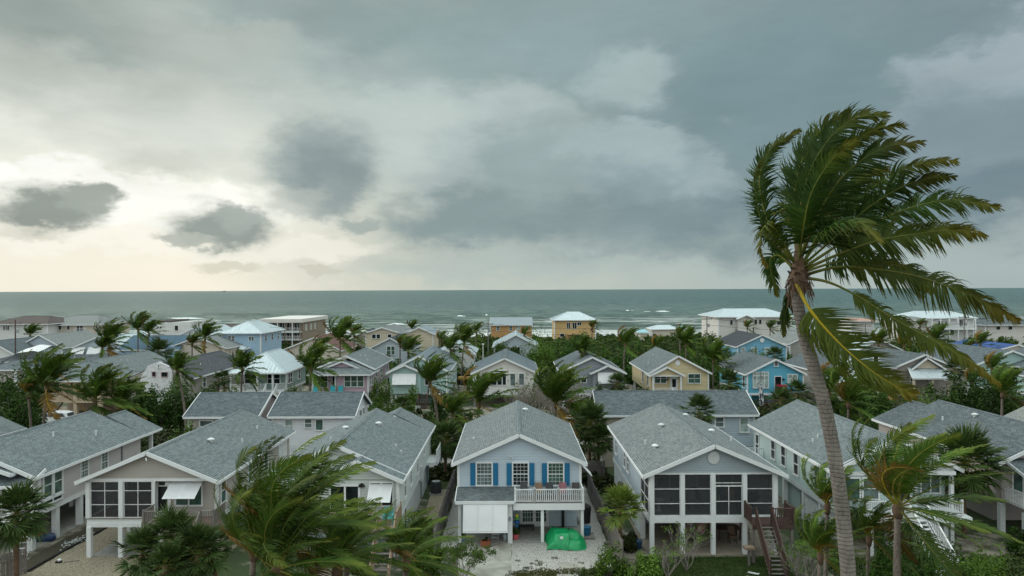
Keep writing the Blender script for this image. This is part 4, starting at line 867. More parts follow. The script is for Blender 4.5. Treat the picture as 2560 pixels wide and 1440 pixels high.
# ---------------------------------------------------------------- pale sage house with two stepped front gables
def sage_house():
    r = thing('house', 'pale sage house with two stepped front gables beside the blue shuttered house', 'house', (-11.2, 44, 0), 'houses of the front row')
    xl, xr, yf, yb = -15.3, -7.15, 44.9, 61.2; ze, zr = 4.8, 6.8; EL, ER, xm = -15.75, -6.75, -11.28; Z = lambda x: zroof(x, EL, ER, ze, zr, xm); zf = 2.4; zw = Z(xr)-.12
    gable_roof(r, EL, ER, 44.5, 58.2, ze, zr, RS1, xm); gable_roof(r, -13.2, ER, 58.22, 61.5, ze-.02, 6.3, RS1, -9.85, rake=False, name='rear_roof')
    walls(r, xl, xr, yf, 57.9, zf-.1, zw, zr-.12, SAGE, xm); walls(r, -12.8, xr, 57.9, yb, zf-.1, zw-.02, 6.18, SAGE, -9.85, 'rear_wall'); boards(r, 'F', yf, xl, xr, zw, zr-.16, SAGE, .17, tri=(xm, zr-.16)); boards(r, 'F', yf, xl+.05, -12.4, zf, zw, SAGE, .17)
    # lower gable bay
    e0, e1, em = -12.55, ER-.02, -9.62; z1 = ze+.02; z2 = 6.06; yb2 = 43.55; gable_roof(r, e0, e1, 43.15, 47.0, z1, z2, RS1, em, name='front_roof', fascia=True)
    bz = zroof(-12.2, e0, e1, z1, z2, em)-.13; walls(r, -12.2, xr, yb2, yf, zf-.1, bz, z2-.13, SAGE, em, 'front_wall'); boards(r, 'F', yb2, -12.15, xr-.02, zf, bz, SAGE, .17); boards(r, 'F', yb2, -12.2, xr, bz, z2-.17, SAGE, .17, tri=(em, z2-.17))
    boards(r, 'R', xr, yb2+.05, yb, zf, zw-.03, SAGE, .18); corner(r, xr, yb2, zf-.1, bz, .2); beam(r, xr-.05, xr+.03, yb2, yb, 2.1, zf)
    # sliding doors
    a, b = at(826, 1247, yb2), at(896, 1247, yb2); D = MB(); D.box(a.x-.5, b.x+.05, yb2-.12, yb2, 4.42, 4.6); D.box(b.x-.05, b.x+.08, yb2-.1, yb2, zf, 4.42); D.box(a.x-.12, a.x, yb2-.1, yb2, zf, 4.42); D.box((a.x+b.x)/2-.06, (a.x+b.x)/2+.06, yb2-.09, yb2, zf, 4.42); do = D.build('sliding_door', TRIM, r)
    MB().box(a.x, (a.x+b.x)/2-.06, yb2-.08, yb2-.06, zf, 4.42).build('pane', G_DARK, do); MB().box((a.x+b.x)/2+.06, b.x-.05, yb2-.08, yb2-.06, zf, 4.42).build('pane', G_DARK, do)
    lamp(r, at(903, 1201, yb2).x, yb2, 4.55); fwin(r, yb2, (925, 1207, 979, 1262), 'slide', gl=G_DARK)
    t0, t1 = at(922, 1205, yb2), at(980, 1205, yb2); louvre(r, (t0.x, yb2-.1, 4.5), (t1.x, yb2-.1, 4.5), (t0.x-.02, 42.7, 3.68), (t1.x-.02, 42.7, 3.68), 2, LOUV, .07)
    for y, z, w, h in ((46., 3.75, .75, 1.5), (48.6, 3.75, .8, 1.3), (52., 3.75, .8, 1.45), (55.7, 3.9, .7, .8)): window(r, 'R', xr, y, z, w, h, 'dh', gl=G_DARK)
    # enclosed lower storey of white vertical boards
    lw = MB().box(xl+.4, xr-.12, yb2+1.6, yb-.4, 0, 2.1).build('lower_wall', GB_, r); n = 24; y0 = yb2+1.6
    me = MB().box(xr-.119, xr-.07, 0, .5, .05, 2.08).mesh('wall_panel', TRIM2)
    for i in range(n):
        if i == 3: continue
        o = link('wall_panel', me, r); o.location = Vector((0, y0+.05+i*.56, 0))-origin(r)
    MB().box(xr-.119, xr-.06, y0+1.78, y0+2.2, .05, 1.95).build('lower_door', G_DARK, r)
    MB().box(xr-.02, xr+.22, 53.8, 54.4, 1.9, 3.0).build('meter_box', TRIM2, r); MB().tube([(xr+.06, 54.1, 1.9), (xr+.06, 54.1, .5), (xr+.5, 55.2, .2)], .035, 6).build('cable_conduit', BLACK, r)
    # deck
    dx0, dx1, dy = -12.0, -6.95, 41.6; planks_floor(r, dx0, dx1, dy, yb2, zf, DECKT); beam(r, dx0, dx1, dy-.06, dy, zf-.26, zf-.04, OLDWOOD, 'deck_beam'); s0, s1 = at(940, 1300, dy).x, at(985, 1300, dy).x
    railing(r, (dx0, dy, zf), (s0, dy, zf), .95, NEWW, .13); railing(r, (dx1, yb2-.1, zf), (dx1, dy, zf), .95, NEWW, .13, posts=(True, True)); stairs(r, s0+.1, dx1-.05, dy-.05, zf, dy-2.6, 11, NEWW, mt=OLDWOOD)
    piles(r, (dx0, dx1), (dy+.1,), zf-.3, .14, OLDWOOD); piles(r, (xl+.2, -12), (45.2, 50, 55, 60), 2.3, .28); piles(r, (xr-.15,), (43.7,), 2.1, .28)
    railing(r, (xr+.9, 57.6, zf), (xr+.9, 60.4, zf), .95, WHITEP, .15); beam(r, xr, xr+.95, 57.6, 60.4, zf-.25, zf-.02, TRIM, 'side_landing')
    for x, y, k in ((-12.8, 49.3, 'pipe'), (-12.3, 51.6, 'cap'), (-10.2, 53.3, 'cap'), (-8.3, 49.8, 'pipe'), (-7.8, 48.9, 'pipe')): vent_pipe(r, x, y, Z(x), .12, k)
sage_house()
# ---------------------------------------------------------------- grey-blue house with the wide screened porch
def porch_house():
    r = thing('house', 'grey blue shake house with a wide screened porch and dark brown stairs', 'house', (12.6, 43.8, 0), 'houses of the front row')
    xl, xr, yf, yb = 8.55, 16.62, 43.8, 59.2; ze, zr = 5.02, 6.92; EL, ER, xm = 8.1, 17.05, 12.55; Z = lambda x: zroof(x, EL, ER, ze, zr, xm); zf = 2.42; zw = Z(xl)-.12; yi = 46.6
    gable_roof(r, EL, ER, 43.35, 59.6, ze, zr, RS1, xm)
    walls(r, xl, xr, yi, yb, zf-.1, zw, zw+.01, GB_, xm); MB().prism([(xl, zw), (xr, zw), (xm, Z(xm)-.12)], 'Y', yf, yb).build('gable_wall', GB_, r); boards(r, 'F', yf, xl, xr, zw+.02, zr-.14, GB_, .16, tri=(xm, zr-.14)); boards(r, 'L', xl, yi, yb, zf, zw-.02, GB_, .18); boards(r, 'F', yi, xl+.1, xr-.1, zf, zw-.05, GB2, .18)
    m = MB(); m.prism([(xm+.36*math.cos(i*math.pi/12), 6.05+.4*math.sin(i*math.pi/12)) for i in range(24)], 'Y', yf-.11, yf-.04); vo = m.build('gable_vent', TRIM, r)
    s = MB(); 
    for i in range(9): z = 5.73+i*.08; w = .32*math.sqrt(max(.01, 1-((z-6.05)/.37)**2)); s.box(xm-w, xm+w, yf-.135, yf-.11, z-.02, z+.03)
    s.build('vent_slats', TRIM2, vo, kind='stuff')
    beam(r, xl-.02, xr+.02, yf-.12, yf+.14, 2.0, zf-.02); beam(r, xl, xr, yf-.04, yf+.12, zw-.06, zw+.02, name='porch_beam'); beam(r, xl-.08, xl+.0, yf+.14, yb, 2.05, zf)
    planks_floor(r, xl, xr, yf+.14, yi, zf, plain('grey_painted_deck', C(.26, .28, .29)), .16)
    ps = [1627, 1703.5, 1780, 1859, 1935]; X = [at(p, 1240, yf).x for p in ps]
    for i, x in enumerate(X): post(r, x, yf, zf-.02, zw-.06, .26)
    for i in range(4):
        a, b = X[i]+.13, X[i+1]-.13
        if i == 2: screen_bay(r, 'F', yf, a, b, zf+1.85, zw-.06, (), (.25,)); screen_bay(r, 'F', yf, a+.02, b-.02, zf, zf+1.85, (.5,), (.48,), name='screen_door')
        else: screen_bay(r, 'F', yf, a, b, zf, zw-.06, (), (.29, .64))
    screen_bay(r, 'L', xl, yf+.15, yi, zf, zw-.1, (.5,), (.34, .67)); screen_bay(r, 'R', xr, yf+.15, yi, zf, zw-.1, (.5,), (.34, .67))
    window(r, 'F', yi, 10.4, 4.1, 1.6, 1.3, 'dh2', gl=G_MID); window(r, 'F', yi, 12.7, 4.1, .8, 1.3, 'dh', gl=G_MID); window(r, 'F', yi, 14.6, 3.5, 1.7, 2.1, 'pair', gl=G_DARK)
    for y, z, w, h in ((57.2, 3.85, .75, 1.35), (52.9, 3.85, .75, 1.4), (51.4, 3.85, .75, 1.3)): window(r, 'L', xl, y, z, w, h, 'dh', gl=G_DARK)
    for x in X: post(r, x, yf, 0, 2.0, .27, name='pile')
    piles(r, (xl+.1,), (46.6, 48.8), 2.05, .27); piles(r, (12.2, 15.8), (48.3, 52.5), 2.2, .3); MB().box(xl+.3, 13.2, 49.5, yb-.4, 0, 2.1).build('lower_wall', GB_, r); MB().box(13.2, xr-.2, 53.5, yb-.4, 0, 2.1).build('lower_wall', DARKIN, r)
    lattice(r, pm('L'), 49.2, 52.2, -(xl-.0), .1, 2.0, WHITEP, .12, diag=False, name='louvre_wall') if 0 else None
    P = lambda a, d, z: (xl-d, a, z)
    for a0, a1 in ((47.0, 48.5), (49.2, 51.6), (52.0, 58.8)): lattice(r, P, a0, a1, .0, .15, 1.98, TRIM2, .12, diag=False)
    MB().box(xl-.2, xr+.1, yf-.5, yb, 0, .04).build('porch_slab', conc_mat('tan_slab', C(.27, .235, .185), C(.19, .165, .13)), r)
    # landing and stairs
    lx0, lx1, ly = 14.45, 16.95, 42.25; planks_floor(r, lx0, lx1, ly, yf-.14, zf-.05, BROWNW); beam(r, lx0, lx1, ly-.05, ly, zf-.35, zf-.09, BROWNW, 'landing_beam'); sx0, sx1 = 14.72, 15.62
    MB().box(sx0, sx1, yf-.16, yf-.125, zf-.3, zf-.02).build('kick_board', TRIM, r)
    railing(r, (lx0, yf-.25, zf-.05), (lx0, ly, zf-.05), .95, BROWNW, .12, pw=.12, posts=(True, False)); railing(r, (sx1, ly, zf-.05), (lx1, ly, zf-.05), .95, BROWNW, .12, pw=.12); railing(r, (lx1, ly, zf-.05), (lx1, yf-.25, zf-.05), .95, BROWNW, .12, pw=.12, posts=(False, True))
    stairs(r, sx0, sx1, ly-.05, zf-.05, 39.95, 13, BROWNW, BROWNW, mt=OLDWOOD); piles(r, (lx0+.1, lx1-.1), (ly+.1,), zf-.35, .16, OLDWOOD)
    for x, y, k in ((9.4, 49.6, 'pipe'), (9.75, 47.9, 'cap'), (11.1, 52.3, 'cap'), (13.9, 56.2, 'cap'), (14.6, 51.4, 'cap'), (16.0, 51.3, 'pipe')): vent_pipe(r, x, y, Z(x), .3 if k == 'pipe' else .1, k)
    m = MB()
    for i, (y, z) in enumerate(((54.6, 1.0), (54.2, 1.25), (53.8, .95), (53.5, 1.35))): m.box(xl-.35, xl-.08, y, y+.28, z, z+.4)
    m.build('utility_meters', plain('meter_grey', C(.16, .17, .175), .4, .5), r); m = MB(); m.bar((xl-.15, 54, 1.2), (xl-.15, 54, 3.9), .05, .05); m.bar((xl-.12, 53.7, .2), (xl-.12, 53.7, 1.3), .06, .06); m.build('service_conduit', TRIM2, r)
    b = MB(); sl = (zr-ze)/(xm-EL); b.bar((xm+.12, 44.6, zr-.12*sl+.02), (xm+.12, 58.0, zr-.12*sl+.02), .035, .025); b.build('ridge_vent_edge', BLACK, r)
porch_house()
# ---------------------------------------------------------------- mint house on the right
def mint_house():
    r = thing('house', 'mint green house with twin front gables behind the tall leaning palm', 'house', (24.6, 45, 0), 'houses of the front row')
    xl, xr, yf, yb = 20.85, 28.5, 46.2, 60.3; ze, zr = 4.9, 6.98; EL, ER, xm = 20.4, 28.95, 24.67; Z = lambda x: zroof(x, EL, ER, ze, zr, xm); zf = 2.4; zw = Z(xl)-.12
    gable_roof(r, EL, ER, 44.95, 60.7, ze, zr, RS1, xm); walls(r, xl, xr, yf, yb, zf-.1, zw, zr-.12, MINT, xm); MB().prism([(xl, zw), (xr, zw), (xm, zr-.13)], 'Y', 45.3, 46.1).build('gable_wall', MINT, r); boards(r, 'F', 45.3, xl, xr, zw, zr-.16, MINT, .18, tri=(xm, zr-.16))
    e0, e1, em = EL+.02, 26.2, 23.2; z2 = 6.35; gable_roof(r, e0, e1, 44.55, 49, ze+.02, z2, RS1, em, name='front_roof'); bz = zroof(xl, e0, e1, ze+.02, z2, em)-.13
    walls(r, xl, 25.8, 44.95, yf, zf-.1, bz, z2-.13, MINT, em, 'front_wall'); boards(r, 'F', 44.95, xl, 25.75, zf, bz, MINT, .18); boards(r, 'F', 44.95, xl, 25.8, bz, z2-.17, MINT, .18, tri=(em, z2-.17)); boards(r, 'L', xl, 45, yb, zf, zw-.02, MINT, .19)
    corner(r, xl, 44.95, zf-.2, bz, .2); beam(r, xl-.06, xl, 44.95, yb, 2.05, zf, TRIM2); beam(r, xl, 28.4, 44.84, 44.95, 4.6, 4.82, name='frieze')
    for y, z, w, h in ((55.8, 3.75, .78, 1.4), (53.7, 3.75, .78, 1.45), (51.3, 3.72, .78, 1.5), (47.75, 3.72, .85, 1.6), (46.65, 3.72, .85, 1.6), (59.4, 3.4, .7, 1.6)): window(r, 'L', xl, y, z, w, h, 'dh', gl=G_DARK if y > 50 else G_GREEN)
    window(r, 'F', 44.95, 21.75, 3.75, .95, 1.3, 'dh', gl=G_GREEN); window(r, 'F', 44.95, 22.95, 3.75, .95, 1.3, 'dh', gl=G_MID); window(r, 'F', 44.95, 25.0, 3.5, .9, 2.0, 'one', gl=G_DARK)
    # white porch at the right with long posts and steps
    beam(r, 25.8, 28.5, 45.15, 45.35, 4.75, zw, name='porch_beam')
    planks_floor(r, 22.0, 28.4, 43.4, 46.2, zf, TRIM2); beam(r, 22.0, 28.45, 43.33, 43.39, 2.05, zf-.03); 
    for x in (25.95, 28.35): post(r, x, 45.25, 0, 4.75, .22)
    railing(r, (22.0, 43.45, zf), (24.4, 43.45, zf), .95, WHITEP, .13); railing(r, (25.6, 43.45, zf), (27.9, 43.45, zf), .95, WHITEP, .13); stairs(r, 24.5, 25.5, 43.3, zf, 40.2, 13, WHITEP, WHITEP)
    fwin(r, 46.2, (2300, 1185, 2345, 1230), 'pair', gl=G_MID)
    piles(r, (xl+.15,), (45.2, 47.6, 50.4, 54, 58.5), 2.1, .3); piles(r, (24.3, 28.), (45.4, 50, 55), 2.3, .3); P = lambda a, d, z: (xl-d, a, z); lattice(r, P, 47.9, 50.1, -.1, .2, 2.0, WHITEP, .16); lattice(r, P, 45.4, 47.3, -.1, .2, 2.0, WHITEP, .16)
    MB().box(xl+.5, xr-.2, 52, yb-.4, 0, 2.2).build('lower_wall', MINT, r); piles(r, (22.2, 23.7), (43.5,), 2.05, .3)
    beam(r, 19.3, xl, 58.2, 60.4, zf-.3, zf, TRIM2, 'side_landing'); railing(r, (19.3, 58.2, zf), (xl, 58.2, zf), .95, WHITEP, .15, posts=(True, False)); MB().box(19.26, 19.34, 58.2, 60.4, zf, zf+.95).build('landing_wall', GB_, r)
    for x, y in ((21.7, 50.6), (22.2, 50.9)): vent_pipe(r, x, y, Z(x), .2)
mint_house()
# ---------------------------------------------------------------- beige-pink house at the right edge
def right_house():
    r = thing('house', 'pinkish beige house with a dark grey roof behind the big fan palm', 'house', (36.8, 46.8, 0), 'houses of the front row')
    xl, xr, yf, yb = 32.8, 40.8, 47.0, 62.3; ze, zr = 4.9, 6.95; EL, ER, xm = 32.35, 41.2, 36.8; Z = lambda x: zroof(x, EL, ER, ze, zr, xm); zf = 2.4; zw = Z(xl)-.12
    gable_roof(r, EL, ER, 46.6, 60.5, ze, zr, RS2, xm); gable_roof(r, EL, 39.6, 60.52, 63, ze-.02, 6.5, RS2, 35.9, rake=False, name='rear_roof'); walls(r, xl, xr, yf, 60.2, zf-.1, zw, zr-.12, PINKT, xm); walls(r, xl, 39.2, 60.2, yb+.4, zf-.1, zw-.02, 6.38, PINKT, 35.9, 'rear_wall'); boards(r, 'L', xl, yf, yb, zf, zw-.02, PINKT, .19); boards(r, 'F', yf, xl, xr, zf, zw-.02, PINKT, .19)
    gable_roof(r, 33.4, 36.4, 44.9, 48.4, 4.55, 5.3, RS2, 34.9, name='porch_gable', cap=False); gable_roof(r, 35.0, 40.6, 45.6, 49, 5.15, 6.3, RS2, 37.8, name='front_roof', cap=False); MB().prism([(33.7, 4.5), (36.1, 4.5), (34.9, 5.1)], 'Y', 45.2, 48).build('porch_gable_wall', PINKT, r)
    shed_roof(r, [(32.9, 44.9, 4.5), (41.0, 44.9, 4.5), (41.0, 47.1, 5.2), (32.9, 47.1, 5.2)], RS2)
    for x in (33.1, 35.4, 38.2): post(r, x, 45.0, zf, 4.5, .22)
    window(r, 'F', yf, 34.2, 3.6, 1.3, 1.7, 'slide', gl=G_GREEN); window(r, 'F', yf, 36.6, 3.5, 1.6, 1.8, 'slide', gl=G_GREEN); window(r, 'L', xl, 58.6, 3.85, .8, 1.3, 'dh', gl=G_PALE); window(r, 'L', xl, 53.4, 3.85, .8, 1.3, 'dh', gl=G_GREEN)
    planks_floor(r, xl, 40.8, 44.8, yf, zf, TRIM2); beam(r, xl, 40.8, 44.72, 44.79, 2.0, zf-.03); railing(r, (33.1, 44.85, zf), (37.2, 44.85, zf), .95, WHITEP, .14); railing(r, (xl+.05, 44.9, zf), (xl+.05, 46.8, zf), .95, WHITEP, .14, posts=(False, False))
    piles(r, (xl+.2, 35.4), (45.0, 47.3, 52, 58), 2.1, .34); MB().box(xl+1.5, xr-.2, 50, yb-.4, 0, 2.2).build('lower_wall', PINKT, r)
    vent_pipe(r, 34.6, 56.3, Z(34.6), .3); vent_pipe(r, 36.0, 54.5, Z(36.0), .1, 'cap')
right_house()
def simple_gable(name, label, EL, ER, yf, yb, ze, zr, roof, wall, grp, zf=2.4, xm=None, near=False, over=.4, seams=None, lower=None, trim=None, backrake=False, cap=True, pil=True, beamz=.3):
    r = thing(name, label, 'house', ((EL+ER)/2, yf, 0), grp); xm = (EL+ER)/2 if xm is None else xm; xl, xr = EL+over, ER-over; zw = zroof(xl, EL, ER, ze, zr, xm)-.12
    gable_roof(r, EL, ER, yf-.35, yb+.3, ze, zr, roof, xm, trim=trim, seams=seams, backrake=backrake, cap=cap); walls(r, xl, xr, yf, yb, zf-.1, zw, zr-.12, wall, xm)
    if pil:
        beam(r, xl-.03, xr+.03, yf-.04, yb, zf-.1-beamz, zf-.1, trim or TRIM)
        piles(r, (xl+.15, xr-.15), (yf+.15, (yf+yb)/2, yb-.2), zf-.1-beamz, .3, lower or trim or TRIM)
        if pil != 'open': MB().box(xl+.6, xr-.6, yf+2.5, yb-.5, 0, zf-.1-beamz).build('lower_wall', lower or wall, r)
    for x in (xl, xr): corner(r, x, yf, zf-.1, zw, .16, trim)
    return r, xl, xr, zw
r_, *_ = simple_gable('house', 'grey shingled house cut off at the right edge', 43.6, 52.4, 47.5, 62.5, 4.9, 6.95, RS4, PINKT, 'houses of the front row')
r_, *_ = simple_gable('house', 'grey shingled house whose roof corner shows beside the scraggly tree', -50.8, -42.0, 44.5, 60.2, 4.82, 6.8, RS1, TANL, 'houses of the front row')
# ---------------------------------------------------------------- three long buildings with ridges across, behind the front row
def cross_house(label, X0, X1, wallf, parts=None, ze=4.9, yf=65.4, yb=72.2, zr=6.62, roof=RS2, zf=1.9):
    r = thing('house', label, 'house', ((X0+X1)/2, yf, 0), 'long roofed buildings behind the front row'); ym = (yf+yb)/2
    gable_roof(r, yf-.4, yb+.4, X0, X1, ze, zr, roof, ym, axis='X', backrake=True); xl, xr = X0+.35, X1-.35; zw = zroof(yf, yf-.4, yb+.4, ze, zr, ym)-.12
    for x0, x1, m in (parts or [(xl, xr, wallf)]): MB().prism([(yf, 0), (yb, 0), (yb, zw), (ym, zr-.12), (yf, zw)], 'X', x0, x1).build('wall', m, r); boards(r, 'F', yf, x0+.05, x1-.05, zf, zw-.03, m, .2)
    for x in (xl, xr): corner(r, x, yf, 0, zw-.03, .16)
    return r, xl, xr, zw
LAPW = lap('white_lap', C(.66, .68, .72), .2); LAPT = lap('taupe_gable', C(.27, .25, .215), .2)
b1, *_ = cross_house('taupe building with a grey cross roof left of the white one', -30.6, -23.6, PINKT)
fwin(b1, 65.4, (500, 1052, 530, 1080), 'dh', gl=G_MID)
b2, *_ = cross_house('white lap sided building with green blinds and a grey cross roof', -22.75, -14.6, WHITES)
fwin(b2, 65.4, (713, 1049, 731, 1080), 'dh', gl=G_PALE); fwin(b2, 65.4, (762, 1048, 778, 1068), 'dh', gl=G_MID); fwin(b2, 65.4, (789, 1049, 806, 1074), 'one', gl=G_GREEN)
window(b2, 'R', -14.95, 68.6, 4.2, .8, 1.3, 'dh', gl=G_DARK); window(b2, 'R', -14.95, 70, 4.2, .8, 1.3, 'dh', gl=G_DARK)
for s, x in ((0, -21.0), (1, -18.6)): railing(b2, (x-.9, 64.6, 1.5), (x+1.1, 64.6, 1.5), .9, WHITEP, .2, name='railing')
MB().box(-22.2, -16, 64.4, 65.3, 1.3, 1.5).build('rear_landing', TRIM2, b2)
b3, *_ = cross_house('long grey roofed duplex, beige on one half and light blue on the other', 7.9, 22.9, BEIGE, [(8.25, 15.0, BEIGE), (15.0, 22.55, LB)])
fwin(b3, 65.4, (1788, 1044, 1806, 1066), 'dh', gl=G_MID, fr=.13); fwin(b3, 65.4, (1849, 1045, 1868, 1079), 'dh', gl=G_PALE, fr=.13)
# ================================================================ houses of the second row (about 95 m away) and those beyond
G2 = 'houses of the second row'; G3 = 'houses between the second row and the beach'; G4 = 'houses along the beach'
def L_(n, c, course=.2, shake=False): return lap(n, C(*c), course, shake)
LYEL = L_('pale_yellow_lap', (.60, .51, .31)); LBLU = L_('bright_blue_lap', (.10, .40, .55)); LPNK = L_('pink_lap', (.50, .37, .455)); LMNT = L_('mint_lap', (.36, .52, .50)); LWHT = L_('off_white_lap', (.64, .63, .60)); LGRY = L_('mid_grey_lap', (.25, .28, .31))
LSGE = L_('sage_green_lap', (.27, .38, .345)); LTAN = L_('tan_stucco', (.48, .38, .27)); LCRM = L_('cream_lap', (.56, .49, .37)); LLBL = L_('powder_blue_lap', (.36, .53, .68)); LORG = L_('orange_stucco', (.50, .29, .12)); LYE2 = L_('golden_stucco', (.58, .40, .18))
LWH2 = L_('white_lap_far', (.66, .67, .67)); LTP = L_('greige_lap', (.31, .29, .265)); LPAL = L_('pale_blue_lap', (.40, .47, .52)); LPEA = L_('pale_peach_lap', (.60, .54, .47)); AQUA = L_('aqua_lap', (.30, .53, .58))
def blinds(px0, px1, py0, py1, Y): pass
def pal(r, Y, rects, gl=None, kind='dh', **kw):
    for q in rects: fwin(r, Y, q, kind, gl=gl or G_DARK, **kw)
def swin(r, plane, pos, ys, z=3.75, w=.85, h=1.4, gl=None, kind='dh'):
    for y in ys: window(r, plane, pos, y, z, w, h, kind, gl=gl or G_DARK)
def door(r, Y, px, z0, z1, w=.9, gl=None, m=None):
    c = at(px, 900, Y); D = MB(); D.box(c.x-w/2-.08, c.x+w/2+.08, Y-.08, Y, z1, z1+.1); D.box(c.x-w/2-.08, c.x-w/2, Y-.08, Y, z0, z1); D.box(c.x+w/2, c.x+w/2+.08, Y-.08, Y, z0, z1); d = D.build('door_frame', TRIM, r); MB().box(c.x-w/2, c.x+w/2, Y-.05, Y-.02, z0, z1).build('door', gl or G_DARK, d); return d
def awn(r, Y, rect, out=.9, n=2):
    a = at(rect[0], rect[1], Y); b = at(rect[2], rect[3], Y-out); x1 = at(rect[2], rect[1], Y).x; x0 = a.x
    louvre(r, (x0, Y-.08, a.z), (x1, Y-.08, a.z), (x0, Y-out, b.z), (x1, Y-out, b.z), n, LOUV, .11, each=False)
def dots(r, zf_, pts):
    for x, y in pts: vent_pipe(r, x, y, zf_(x), .2)
# --- white metal hip roof, sage walls, white porch and stair
def sage_hip():
    r = thing('house', 'sage green house with a white metal hip roof and a white railed porch', 'house', (-36.5, 100, 0), G2); xl, xr = -40.3, -32.8; yf, yb = 101.5, 111
    hip_roof(r, -40.7, -32.4, 99.6, 111.5, 4.9, 7.5, MR1, (-36.5, 103.4), (-36.5, 110.2), seams=.55)
    MB().box(-38.9, xr, yf, yb, 2.3, 4.78).build('wall', LSGE, r); corner(r, xr, yf, 2.3, 4.8, .2); beam(r, xl, xr+.05, 99.8, yb, 2.0, 2.3)
    for x in (-40.2, -36.4, -34.2): post(r, x, 99.9, 2.3, 4.8, .22)
    pal(r, yf, [(669, 935, 683, 958), (685, 935, 699, 958)]); pal(r, yf, [(612, 936, 627, 958), (629, 936, 641, 958)]); swin(r, 'R', xr, (102.6, 107.5)); swin(r, 'R', xr, (103.6,))
    for a, b in ((-40.2, -38.2), (-38.2, -36.2), (-36.2, -35.2)): railing(r, (a, 99.9, 2.3), (b, 99.9, 2.3), .95, WHITEP, .15, each=False, pw=.2)
    railing(r, (-33.6, 99.9, 2.3), (xr, 101.3, 2.3), .95, WHITEP, .15, each=False); stairs(r, -35.1, -33.7, 99.8, 2.3, 96.8, 11, WHITEP, WHITEP, each=False); piles(r, (-40, -37, -34, -32.95), (99.9, 104, 109), 2.0)
    beam(r, -40.3, -33, 99.75, 99.82, 2.0, 2.28)
sage_hip()
def pink():
    r = thing('house', 'pink house with a small front gable and turquoise chairs on its porch', 'house', (-24.2, 98, 0), G2); xl, xr = -28.3, -20.3; yf, yb = 98.5, 115.5; xm = -24.1
    gable_roof(r, -28.7, -19.85, 101.2, 116, 5.2, 7.15, RS1, xm, backrake=True); hip_roof(r, -28.7, -19.8, 97.7, 104.5, 4.85, 6.3, RS1, (-25.2, 101), (-23.2, 101), name='front_roof')
    gable_roof(r, -27.2, -21.3, 99.3, 104, 5.35, 6.55, RS1, -24.2, cap=False, name='porch_gable'); MB().prism([(-26.7, 5.3), (-21.8, 5.3), (-24.2, 6.4)], 'Y', 99.6, 101).build('gable_wall', LPNK, r)
    MB().box(xl, xr, yf+1.2, yb, 2.2, 5.1).build('wall', LPNK, r); MB().box(-24.7, xr, yf, yf+1.2, 2.2, 4.75).build('front_wall', LPNK, r)
    pal(r, yf, [(861, 940, 876, 966), (877, 940, 892, 966), (893, 940, 908, 966)], G_GREEN, 'dh'); pal(r, yf+1.2, [(782, 941, 800, 967), (802, 941, 818, 967)]); door(r, yf+1.2, 838, 2.3, 4.4, .85)
    swin(r, 'R', xr, (99.8, 100.9, 104, 108.3, 112, 113.4)); post(r, -28.1, 98.6, 0, 4.75, .22); post(r, -24.9, 98.6, 2.2, 4.75, .24); corner(r, xr, yf, 2.2, 4.8, .2); planks_floor(r, xl, -24.7, yf, yf+1.2, 2.25, TRIM2, .3); piles(r, (-28, -24.5, -20.5), (99, 106, 114), 2.15, .3)
    dots(r, lambda x: zroof(x, -28.7, -19.85, 5.2, 7.15), ((-23, 106), (-22.6, 108), (-21.8, 105)))
pink()
def mint2():
    r, xl, xr, zw = simple_gable('house', 'mint coloured house with a wide white awning over its front window', -17.8, -9.0, 100.2, 118.5, 4.9, 7.2, MR2, LMNT, G2, zf=2.0, seams=.6)
    gable_roof(r, -17.8, -12.6, 98.7, 102, 4.9, 6.05, RS1, -15.2, name='front_roof'); walls(r, -17.4, -13.0, 99.1, 100.3, 1.9, 4.95, 5.95, LMNT, -15.2, 'front_wall'); awn(r, 99.1, (981, 935, 1040, 961), .8, 3); swin(r, 'R', xr, (104, 108, 112, 115))
    pal(r, 100.2, [(1062, 940, 1078, 962)], kind='one'); stairs(r, -13.2, -12.0, 100.0, 1.9, 97.5, 10, BROWNW, mt=BROWNW, each=False); MB().box(-16.6, -15.2, 98.9, 99.0, 0.1, 1.7).build('lower_panel', TRIM2, r)
mint2()
def white2():
    r, xl, xr, zw = simple_gable('house', 'off white house with dark glass doors and a white balcony behind the blue shuttered house', -5.9, 3.75, 99.0, 114, 4.75, 6.95, MR2, LWHT, G2, zf=1.8, seams=.6, lower=OLDWOOD)
    pal(r, 99, [(1228, 934, 1241, 962), (1242, 934, 1254, 962), (1255, 934, 1264, 962)], kind='one'); pal(r, 99, [(1227, 927, 1264, 930)], kind='one'); pal(r, 99, [(1275, 934, 1287, 964), (1297, 934, 1309, 962)], kind='one', gl=G_MID); pal(r, 99, [(1189, 946, 1208, 966)], kind='one', gl=G_PALE)
    railing(r, (-4.2, 98.2, 1.85), (1.2, 98.2, 1.85), .95, WHITEP, .15, each=False); planks_floor(r, -4.3, 2.5, 98.1, 98.95, 1.85, TRIM2, .4); s = 2.2/4.825; b = MB(); b.bar((-1.07, 98.7, 7.0), (-1.07, 113.5, 7.0), .6, .05); b.build('dark_ridge_cap', RS2, r)
white2()
